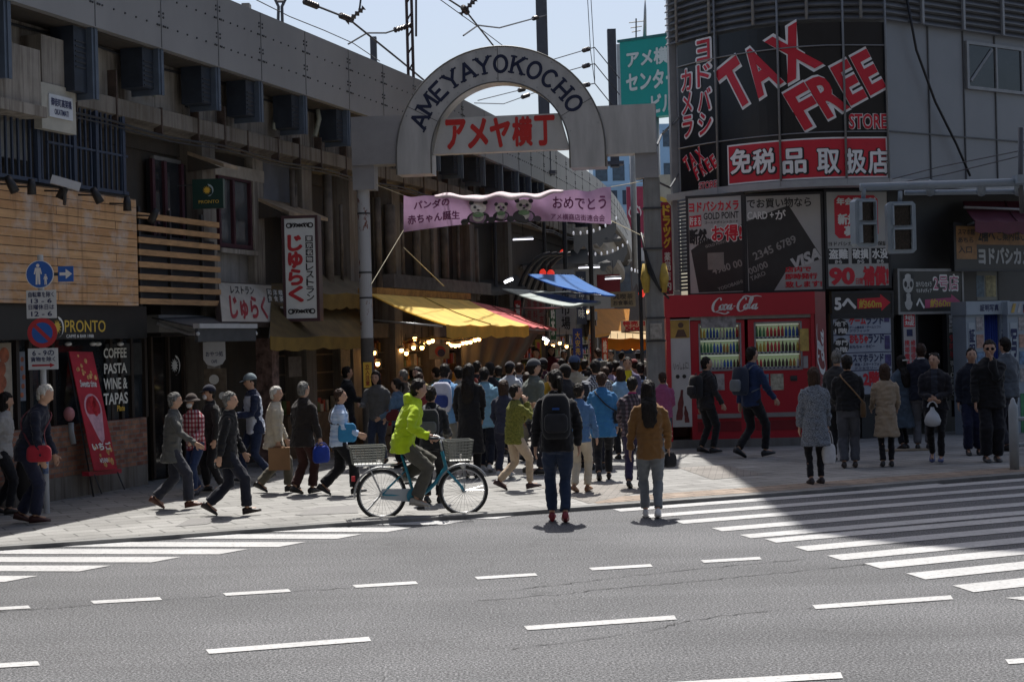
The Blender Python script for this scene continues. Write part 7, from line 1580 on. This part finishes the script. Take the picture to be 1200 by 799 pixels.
for q, sx in ((pr, 1), (pl, -1)): c_ = MB().tube([bb_ + V((sx * .08, 0, 0)), V((sx * .08, q.y, q.z))], .012, 6).build('crank', ALU, bike); MB().fbox(F(q + V((sx * .02, 0, 0)), (0, 1, 0), (0, 0, 1), (1, 0, 0)), -.045, .045, -.012, .012, -.045, .045).build('pedal', BLACK, c_)
MB().tube([V((-.05, -wb, WR)), V((-.06, -wb - .16, .12)), V((-.06, -wb - .2, .13))], .012, 6).build('kick_stand', STEEL, bike); MB().ell(V((0, wb + .0, .60)), .035, .04, .035, 12, 8).build('headlamp', mat('#c8c8c4', .2), bike); MB().fbox(F((.0, -wb - .33, .5), (1, 0, 0)), -.03, .03, -.03, .03, -.02, .02).build('reflector', RED, bike)
K_ = 1.62 / 1.735
I = person(0, 0, None, 0, 'cyclist in a lime green hooded jacket pedalling a turquoise bicycle along the kerb', top=(.42, .58, .015), jl=.12, loose=1.1, pants=(.085, .08, .065), wide=1.25, hair=('short', 'b'), lean=17, loc=mid, hood=True, face=True, shoe=(.36, .34, .3), hyaw=4, hpitch=-2,
           pose=dict(zp=.90 / .957, yp=-.23 / .957, ank=[(-.10 / .957, (pl.y - .07) / .957, (pl.z + .10) / .957, 0), (.11 / .957, (pr.y - .05) / .957, (pr.z + .11) / .957, R(-8))], wri=[(-.27, hb.y - .17 + .0, hb.z + .12), (.27, hb.y - .17, hb.z + .12)]))
I.o.rotation_euler = (0, 0, byaw)
# ---- people in the alley mouth
I = person(508, 590, 452, -8, 'person in a black jacket with reflective bands walking ahead behind the cyclist', top=(.016, .017, .02), pants=DK, hair=('short', 'b'), walk=.3, arms=((5, 60, 6), (5, 60, 6)))
backpack(I, (.03, .032, .036), (.10, .105, .11), 'black and grey squared backpack on the person hidden by the cyclist', .32, .40, .15)
I = person(470, 548, 443, 70, 'woman in a blue denim jacket looking over the stall boxes', top=(.075, .13, .2), pants=DK, hair=('pony', 'b'), walk=.2, arms=((12, 50, 6), (15, 45, 6)), far=True)
shoulderbag(I, -1, (.10, .015, .02), 'dark maroon shoulder bag on the woman in denim', strap=(.01, .01, .01), low=.12, fwd=.05)
I = person(479, 536, 433, 60, 'grey haired customer beside the bulb lit stall', top=(.10, .085, .07), hair=('short', 'g'), far=True)
I = person(408, 536, 429, -70, 'stall keeper in a dark jacket sorting goods behind the rusty white post', top=(.02, .022, .028), collar=(.4, .4, .4), hair=('short', 'b'), face=True, arms=((20, 60, 6), (20, 60, 6)), far=True)
I = person(498, 535, 428, 150, 'stall seller in a black and yellow striped top leaning over the goods', top=marl((.015, .013, .012), (.36, .28, .10), 6, (.3, .3, 7)), hair=('short', 'b'), lean=14, face=True, arms=((25, 50, 6), (25, 50, 6)), far=True)
I = person(523, 556, 426, -12, 'man in a pale blue shirt with a white backpack browsing the stall', top=(.16, .33, .55), pants=(.22, .21, .18), hair=('short', 'b'), arms=((15, 60, 8), (10, 50, 8)), walk=.15, loose=1.08)
backpack(I, (.52, .53, .62), (.03, .05, .20), 'white and navy backpack on the man in a pale blue shirt', .34, .46, .18)
I = person(541, 545, 429, 10, 'person in a stone beige long coat facing the stall', top=(.30, .25, .19), jl=.42, hair=('short', 'b'), pants=(.03, .04, .08), far=True)
I = person(552, 560, 426, -10, 'person with long black hair in a full length black coat', top=(.010, .010, .012), jl=.52, hair=('long', 'b'), pants=DK, walk=.2)
I = person(577, 548, 424, 5, 'person in a black puffer jacket beside the pale blue shirt', top=(.014, .014, .016), loose=1.15, hair=('short', 'b'), far=True)
I = person(570, 553, 430, -8, 'man in a plain sky blue shirt and dark jeans walking into the alley', top=(.20, .36, .46), jl=.17, pants=(.015, .018, .03), hair=('short', 'b'), walk=.35, lead=-1, loose=1.05, shoe=(.5, .5, .5))
I = person(592, 560, 445, -15, 'woman in dark navy with chin length hair between blue shirt and olive jacket', top=(.025, .028, .05), hair=('bob', 'br'), pants=(.02, .022, .04), walk=.4, shoe=(.4, .4, .4))
handbag(I, 0, (.52, .50, .46), 'cream printed tote bag hung by the woman in dark navy', .34, .36, .08, -.30, 'tote', 'tote_bag', (.2, .15, .1))
I = person(604, 574, 449, -72, 'woman in an olive knitted jacket and beige trousers with hand to face', top=marl((.09, .095, .012), (.17, .17, .03), 40), jl=.14, loose=1.08, pants=(.42, .33, .24), hair=('short', 'b'), walk=.75, lead=1, face=True, arms=(('to', .02, .30, 1.32), ('to', .06, .20, 1.42)), lean=4, shoe=(.03, .01, .012))
I = person(655, 612, 432, -2, 'man with tied back hair in a black top and blue jeans crossing from the road', top=(.010, .010, .012), jl=.10, pants=(.018, .03, .062), wide=.98, hair=('pony', 'b'), walk=.38, lead=-1, arms=((4, 10, 12), (8, 12, 12)), shoe=(.20, .012, .02), z=0, wf=1.06, hyaw=25)
backpack(I, (.014, .015, .018), (.02, .021, .025), 'black backpack with a small blue patch on the man with tied hair', .34, .50, .18, (.02, .06, .2))
I = person(626, 556, 421, -60, 'man in a grey green jacket and dark cap behind the black backpack', top=(.10, .115, .10), hair=('short', 'b'), hat='cap', hatc=(.05, .055, .065), face=True, walk=.2, loose=1.05)
I = person(681, 577, 449, -20, 'slim person in a denim jacket and cream trousers beside the black backpack', top=(.07, .15, .30), pants=(.44, .39, .31), hair=('short', 'b'), walk=.35, shoe=(.2, .09, .04), arms=((4, 10, 8), (10, 14, 10)))
I = person(655, 548, 424, 20, 'bald headed person in a mustard yellow jacket in the crowd', top=(.45, .27, .03), hair=('bald', 'b'), far=True)
I = person(677, 548, 417, 5, 'tall man in a cream jacket and blue cap heading into the alley', top=(.34, .30, .22), hair=('short', 'b'), hat='cap', hatc=(.05, .08, .16), far=True, loose=1.08)
I = person(668, 550, 427, 40, 'person in black with a flat black cap in the crowd', top=(.02, .02, .025), hair=('short', 'b'), hat='cap', hatc=(.01, .01, .01), far=True)
I = person(701, 550, 421, 0, 'man in a black and white checked shirt walking into the alley', top=checks((.40, .42, .45), (.03, .035, .05), (.5, .5, .55), 26), hair=('short', 'b'), far=True, loose=1.06)
I = person(708, 563, 435, -4, 'person in a bright blue loose shirt with a dark sling strap and black trousers', top=(.035, .155, .34), jl=.20, loose=1.12, pants=DK, hair=('short', 'br'), walk=.55, lead=1, arms=((8, 12, 10), (8, 14, 10)), shoe=(.02, .012, .01))
shoulderbag(I, 1, (.015, .016, .02), 'small black sling bag worn across the bright blue shirt', w=.18, h=.2, d=.08, low=.10)
I = person(738, 528, 418, 176, 'man facing us in an open purple grey vest over a bright yellow shirt', top=(.12, .11, .19), inner=((.62, .52, .03), .075, -.05), hair=('short', 'b'), face=True, pants=(.04, .04, .035), arms=((5, 20, 8), (5, 20, 8)), far=True)
I = person(744, 572, 441, -12, 'person in a dark checked jacket with magenta collar and cuffs behind the brown jacket', top=checks((.035, .03, .04), (.13, .10, .12), (.5, .4, .45), 18), collar=(.45, .02, .16), pants=(.03, .025, .06), hair=('short', 'b'), walk=.35, arms=((20, 30, 8), (8, 14, 10)))
for i_, wq in enumerate(I.wri[:2]): o = MB().tube([I.w(wq - (wq - I.elb[i_]).normalized() * .02), I.w(wq + (wq - I.elb[i_]).normalized() * .025)], .047, 10)
I = person(764, 607, 445, -4, 'woman with long dark hair in a brown jacket and grey jeans on the crossing', top=(.17, .085, .028), jl=.16, loose=1.02, pants=(.15, .165, .18), wide=.95, hair=('long', 'b'), walk=.32, lead=-1, arms=((2, 8, 14), (8, 14, 12)), shoe=(.6, .6, .6), z=0)
handbag(I, 1, (.012, .012, .014), 'small black boxy handbag on the wrist of the woman in brown', .20, .18, .10, .0, 'tote', 'handbag', None, .3, ax=(1, .8, 0))
# background heads deeper in the crowd
r_ = random.Random(40)
CROWD = [(486, 428, 'dark green jumper', (.03, .06, .04)), (560, 423, 'charcoal coat', (.03, .03, .035)), (598, 424, 'white and blue jacket', (.42, .46, .52)), (610, 425, 'pale grey hooded top', (.33, .34, .36)), (618, 436, 'black hooded top', (.015, .015, .018)), (640, 420, 'dark plum coat', (.06, .02, .04)), (648, 436, 'navy cardigan', (.02, .03, .07)), (687, 421, 'black coat with a pale scarf', (.02, .02, .022)),
      (692, 434, 'slate blue hoodie', (.06, .09, .14)), (716, 424, 'lavender jumper', (.24, .22, .32)), (724, 422, 'rust brown coat', (.16, .06, .03)), (753, 425, 'black anorak', (.012, .013, .014)), (771, 428, 'grey tweed jacket', (.12, .12, .115)), (779, 436, 'pink jacket', (.28, .07, .16)), (631, 408, 'dark work apron', (.03, .03, .04)), (648, 405, 'maroon jumper', (.12, .02, .03)), (663, 410, 'black down vest', (.015, .015, .015)), (730, 412, 'pale checked shirt', (.3, .3, .33)), (533, 425, 'mustard scarf and coat', (.3, .2, .05)), (445, 434, 'grey apron', (.1, .1, .1)), (492, 436, 'faded red jumper', (.25, .05, .05)), (514, 430, 'olive parka', (.08, .085, .04)), (530, 432, 'dark striped shirt', (.05, .05, .08)), (562, 430, 'brown leather jacket', (.08, .04, .02)), (586, 428, 'teal jacket', (.03, .12, .13)), (603, 432, 'cream knit', (.42, .38, .3)), (622, 427, 'navy blazer', (.015, .02, .05)), (634, 428, 'khaki shirt', (.2, .18, .1)), (660, 420, 'white shirt', (.5, .5, .5)), (671, 424, 'dark green anorak', (.02, .06, .04)), (696, 428, 'grey marled hoodie', (.2, .2, .21)), (712, 429, 'black blouson', (.02, .02, .02)), (730, 430, 'sky blue sweatshirt', (.2, .34, .5)), (747, 421, 'dusty pink coat', (.35, .18, .18)), (762, 418, 'dark checked coat', (.06, .05, .05)), (784, 424, 'ash grey coat', (.15, .15, .15)), (676, 407, 'orange apron', (.4, .15, .02)), (704, 408, 'faded denim shirt', (.1, .16, .25)), (718, 410, 'tan windbreaker', (.28, .2, .12)), (750, 410, 'ivory shirt', (.5, .48, .42))]
for x, hy, d, c in CROWD:
    s = r_.uniform(52, 66) if hy > 418 else r_.uniform(40, 46); zt = (399.5 - hy) / s; fy = 399.5 + HCAM * s - .026 * (x - 600); H_ = HCAM + zt - KZ
    if H_ < 1.5: s = 68; fy = 399.5 + HCAM * s - .026 * (x - 600)
    back = x not in (631, 648, 663, 445, 676, 718)
    hk = r_.random(); I = person(x, fy, hy, r_.uniform(-40, 40) if back else r_.uniform(150, 200), f'person in a {d} deep in the alley crowd', top=c, hat=None if hk < .8 else 'cap' if hk < .92 else 'bucket', hatc=r_.choice(((.02, .02, .03), (.3, .28, .22), (.15, .03, .03))), wf=r_.uniform(.9, 1.1), hair=(r_.choice(('short', 'short', 'bob')), r_.choice(('b', 'b', 'b', 'br'))), pants=r_.choice((DK, (.03, .04, .07), (.2, .18, .15))), far=True, walk=r_.choice((0, .3)), face=not back)
    if back and r_.random() < .28: c1 = r_.choice(((.02, .02, .025), (.05, .08, .16), (.2, .04, .03), (.12, .12, .11))); backpack(I, c1, mul(c1, .7), f'backpack worn by the person in a {d} in the crowd', r_.uniform(.26, .32), r_.uniform(.36, .46), .16)
# ---- people in the building's shade
I = person(829, 531, 418, -62, 'man in a black leather jacket glancing up beside the drink machines', top=(.022, .022, .025), inner=((.012, .012, .014), .05, 0), pants=(.014, .014, .016), hair=('short', 'b'), walk=.25, lead=1, hyaw=-25, hpitch=8, face=True, arms=((-6, 10, 8), (10, 22, 8)))
backpack(I, (.018, .018, .02), (.02, .02, .024), 'black soft rucksack on the man by the white advert panel', .3, .42, .2)
I = person(882, 536, 405, -58, 'man in a dark blue jacket and black trousers walking past the drink machines', top=(.016, .03, .085), pants=(.012, .012, .015), hair=('short', 'b'), walk=.65, lead=1, arms=((-15, 15, 8), (22, 18, 8)), shoe=DK)
backpack(I, (.02, .028, .05), (.13, .15, .17), 'navy backpack with grey panels on the man in dark blue', .3, .44, .2)
I = person(957, 567, 430, 4, 'woman in a marled grey long cardigan and black leggings waiting at the kerb', top=marl((.035, .04, .055), (.24, .27, .31), 70), jl=.34, loose=1.04, pants=DK, wide=.78, hair=('bob', 'br'), arms=((2, 8, 8), (4, 8, 8)), shoe=(.02, .012, .012))
handbag(I, 1, (.55, .56, .58), 'white cloth tote hanging from the hand of the woman in grey cardigan', .26, .30, .08, .20, 'tote', 'tote_bag', ax=(1, .45, 0))
I = person(996, 548, 416, -10, 'person in a black top and grey trousers with a tan strap waiting in shade', top=(.012, .012, .014), jl=.03, loose=1.08, pants=(.075, .08, .095), wide=1.15, hair=('short', 'b'), arms=((10, 60, 6), (12, 60, 6)), shoe=(.03, .02, .015))
shoulderbag(I, 1, (.10, .06, .03), 'brown leather shoulder bag with tan strap on the person in black top', w=.24, h=.24, low=-.02, strap=(.2, .12, .06))
I = person(983, 540, 410, -25, 'grey haired person in dark clothes half hidden by the black top', top=(.03, .03, .032), hair=('short', 'g'), pants=(.02, .02, .022), arms=((10, 40, 6), (10, 40, 6)), far=True)
handbag(I, 0, (.26, .26, .25), 'grey shopping bag held low behind the person in black top', .3, .4, .1, -.25, 'tote', 'shopping_bag')
I = person(1040, 547, 426, -8, 'woman in a beige belted trench coat standing with her back to us', top=(.29, .23, .165), jl=.40, loose=1.02, pants=DK, wide=.8, hair=('bob', 'br'), arms=((10, 50, 8), (10, 50, 8)), shoe=(.02, .02, .02), walk=.12)
I = person(1060, 527, 416, 20, 'woman in a long slate denim coat beside the trench coat', top=(.06, .085, .115), jl=.50, hair=('long', 'b'), pants=DK, walk=.2, far=True)
o = MB().tube([I.w(V((-.06, -.10, 1.64))), I.w(V((0, -.118, 1.645))), I.w(V((.06, -.10, 1.64)))], .014, 6).build('hair_clip', mat('#c0c0bc', .4), None, 'pale hair clip on the woman in the slate denim coat', 'hair clip')
I = person(1082, 527, 402, -15, 'broad man in a dark navy jacket with a white collar facing the doorway', top=(.014, .016, .028), collar=(.5, .5, .5), hair=('short', 'br'), pants=(.11, .11, .12), wf=1.1, loose=1.05, far=True)
I = person(1098, 542, 412, 162, 'woman in a black jacket stepping out with hands joined and hair tied up', top=(.016, .016, .022), inner=((.03, .035, .05), .05, -.05), jl=.08, pants=(.010, .010, .012), wide=.85, hair=('short', 'b'), face=True, walk=.55, lead=-1, arms=(('to', -.02, .22, 1.02), ('to', .02, .22, 1.0)), hyaw=-14, shoe=(.04, .06, .16))
handbag(I, 0, mat('#b4b8bc', .35, .05), 'white plastic shopping bag hanging from joined hands of the woman in black', .26, .30, .12, .12, 'sack', 'plastic_bag', ax=(1, .2, 0))
MB().tube([I.w(V((-.07, .05, 1.695))), I.w(V((0, .085, 1.705))), I.w(V((.07, .05, 1.695)))], .012, 6).build('sunglasses', mat('#9a9ea0', .2), None, 'pale sunglasses pushed up on the hair of the woman stepping out', 'sunglasses')
I = person(1162, 541, 398, 178, 'man in black with sunglasses holding one hand to his mouth by the booths', top=(.012, .012, .014), jl=.14, loose=1.06, pants=(.012, .012, .016), wide=1.3, hair=('short', 'b'), sun=True, arms=(('to', .01, .18, 1.44), (4, 12, 8)), shoe=(.05, .05, .05), wf=1.06, hpitch=-6)
I = person(1141, 533, 407, 170, 'person in dark navy standing just behind the man in sunglasses', top=(.014, .017, .028), hair=('short', 'b'), pants=(.012, .015, .04), wide=1.2, far=True, face=True)
I = person(1184, 528, 392, 25, 'man in a grey blue suit jacket facing the second photo booth', top=(.085, .10, .12), hair=('short', 'b'), collar=(.5, .5, .5), pants=(.03, .03, .04), far=True)
o = thing('folded_board', G(1048, 530, KZ), 'flat tan cardboard piece lying on the pavement behind the trench coat', 'cardboard'); p = G(1062, 528, KZ); MB().box(p.x - .4, p.x + .35, p.y - .12, p.y + .15, KZ + .002, KZ + .03).build('cardboard', mat((.3, .24, .17), .8, .1), o)

bpy.data.scenes.remove(WORK)
# ================================================================ RAILWAY MASTS AND WIRES
MST = mat((.10, .115, .14), .5, .12); WIR = mat((.05, .055, .065), .5, .1)
def mast(px0, px1, Y, y0, label, name='catenary_mast'):
    A, B = P(px0, 200, Y), P(px1, 200, Y); ztop = P(px0, y0, Y).z; o = thing(name, V(((A.x + B.x) / 2, Y, 6.9)), label, 'mast', 'railway masts'); MB().box(A.x, B.x, Y, Y + (B.x - A.x), 6.8, ztop).build('column', MST, o)
    MB().box(A.x - .12, B.x + .12, Y - .12, Y + (B.x - A.x) + .12, 6.86, 6.95).build('base_plate', MST, o); return o
o = thing('catenary_mast', P(482.5, 130, 33), 'slender lattice railway mast standing left of the lettered arch'.replace('left of', 'beside the start of'), 'mast', 'railway masts')
m = MB(); A = P(480, 140, 34); B = P(486, 140, 34); zt = P(482, -60, 34).z
for q in (A, B): m.tube([V((q.x, 34, 6.8)), V((q.x, 34, zt))], .035, 5)
k = 6.8
while k < zt - .2: m.tube([V((A.x, 34, k)), V((B.x, 34, k + .18))], .018, 4); k += .36
m.build('lattice', mat((.06, .04, .04), .6, .2), o); MB().tube([P(487.5, -40, 34), P(487.5, 43, 34)], .025, 5).build('drop_rod', mat((.06, .04, .04), .6), o)
mast(437.5, 445, 42, 43, 'short square grey railway post on the viaduct before the arch', 'railway_post'); mast(633, 646, 46, -60, 'thick grey railway mast rising behind the crown of the arch'); mast(716, 726, 44, 34, 'grey tubular mast standing by the teal sign')
o = thing('signal_bracket', P(326, 20, 30), 'dark forked railway bracket on the parapet top', 'bracket', 'railway masts'); m = MB(); Y = 29.5
m.tube([P(326, 26, Y), P(326.5, 8, Y), P(320, -6, Y)], .03, 5).tube([P(331, 26, Y), P(330.5, 8, Y), P(337, -6, Y)], .03, 5).tube([P(323, 2, Y), P(334, 2, Y)], .03, 5); m.build('fork', MST, o)
o = thing('parapet_block', P(287, 6, 26.3), 'small square block on the viaduct parapet top', 'block'); A = P(283, 7, 26.4); MB().box(A.x, A.x + .13, A.y, A.y + .2, 7.6, 7.78).build('block', GIRD, o)
def wire(name, pts, label, r=.012, ins=(), group='overhead wires'):
    o = thing(name, P(*pts[0]), label, 'wire', group); W3 = [P(*p) for p in pts]; MB().tube(W3, r, 5).build('cable', WIR, o)
    for i, t in ins:
        a, b = W3[i], W3[i + 1]; q = a + (b - a) * t; d = (b - a).normalized(); m = MB(); m.smooth = True; m.tube([q - d * .22 + d * (.44 * k / 10) for k in range(11)], .04, 8, rs=[.02 if k % 2 else .065 for k in range(11)]); m.build('insulator', mat((.07, .06, .06), .4), o)
wire('overhead_wire', [(350, -8, 29), (362, 4, 29.5), (408, 22, 31), (470, 72, 34), (540, 130, 38)], 'thick twin overhead wire sloping down to the arch from the upper sky', .022, ((1, .05), (1, .95)))
wire('overhead_wire', [(412, 22, 31), (421, 14, 31), (424, -10, 31)], 'short curled jumper wire rising from the thick twin wire', .02, ((0, .5),))
wire('overhead_wire', [(300, 0, 28), (340, 20, 30), (380, 36, 31), (414, 51, 33), (445, 72, 35)], 'thin lower wire running just above the parapet', .010)
wire('overhead_wire', [(408, 52, 32.5), (430, 39, 33), (452, 39, 33.5), (480, 30, 34)], 'bent registration arm wire reaching the lattice mast', .018, ((2, .7),))
wire('overhead_wire', [(516, 0, 31), (555, 28, 34), (600, 62, 38)], 'thin wire passing over the crown of the arch', .010)
wire('overhead_wire', [(520, -4, 31), (545, 12, 33), (580, 56, 37)], 'thick twin wire dropping behind the crown of the arch', .02, ((1, .0),))
wire('overhead_wire', [(545, 12, 33), (551, 6, 33), (556, -10, 33)], 'short jumper wire rising above the arch crown', .02, ((0, .6),))
wire('overhead_wire', [(543, 42, 35), (560, 30, 37), (585, 33, 41), (640, 18, 46)], 'bent registration arm wire reaching the thick mast', .02, ((2, .75),))
for i, (y0, y1, yr) in enumerate(((68, 56, 36), (86, 75, 56), (104, 98, 78))):
    wire('overhead_wire', [(645, y0 + 3, 46), (692, y1 + 1, 42), (697, y1, 42), (726, y1 + 36, 44)], ('upper', 'middle', 'lower')[i] + ' feeder wire with insulators between thick mast and tubular mast', .014, ((0, .9),))
for i, x in enumerate((688, 692)): wire('overhead_wire', [(x, -10, 40), (x + 4, 60, 42), (697, 98, 42)], ('first' if i == 0 else 'second') + ' of two steep wires hanging down to the insulators', .010)
wire('overhead_wire', [(560, 118, 40), (600, 108, 43), (636, 100, 46)], 'upper slack wire seen through the opening of the arch', .012, ((1, .3),)); wire('overhead_wire', [(556, 121, 40), (590, 122, 43), (640, 104, 46)], 'lower slack wire seen through the opening of the arch', .012, ((1, .5),))
wire('overhead_wire', [(1046, 210, 28.8), (1100, 196, 26), (1200, 176, 22), (1260, 160, 20)], 'thin cable stretched over the grey wall towards the signal arm', .008, (), 'store cables'); wire('overhead_wire', [(1046, 216, 28.8), (1110, 204, 26), (1200, 182, 22), (1260, 168, 20)], 'second thin cable stretched just under the first across grey wall', .008, (), 'store cables')
wire('overhead_wire', [(796, 138, 31), (775, 158, 33), (770, 170, 28)], 'looped black cable between store edge and gate post', .025, (), 'store cables')
wire('overhead_wire', [(795, 204, 31.4), (785, 220, 30), (768, 212, 28)], 'second looped cable lower between store edge and gate post', .02, (), 'store cables')
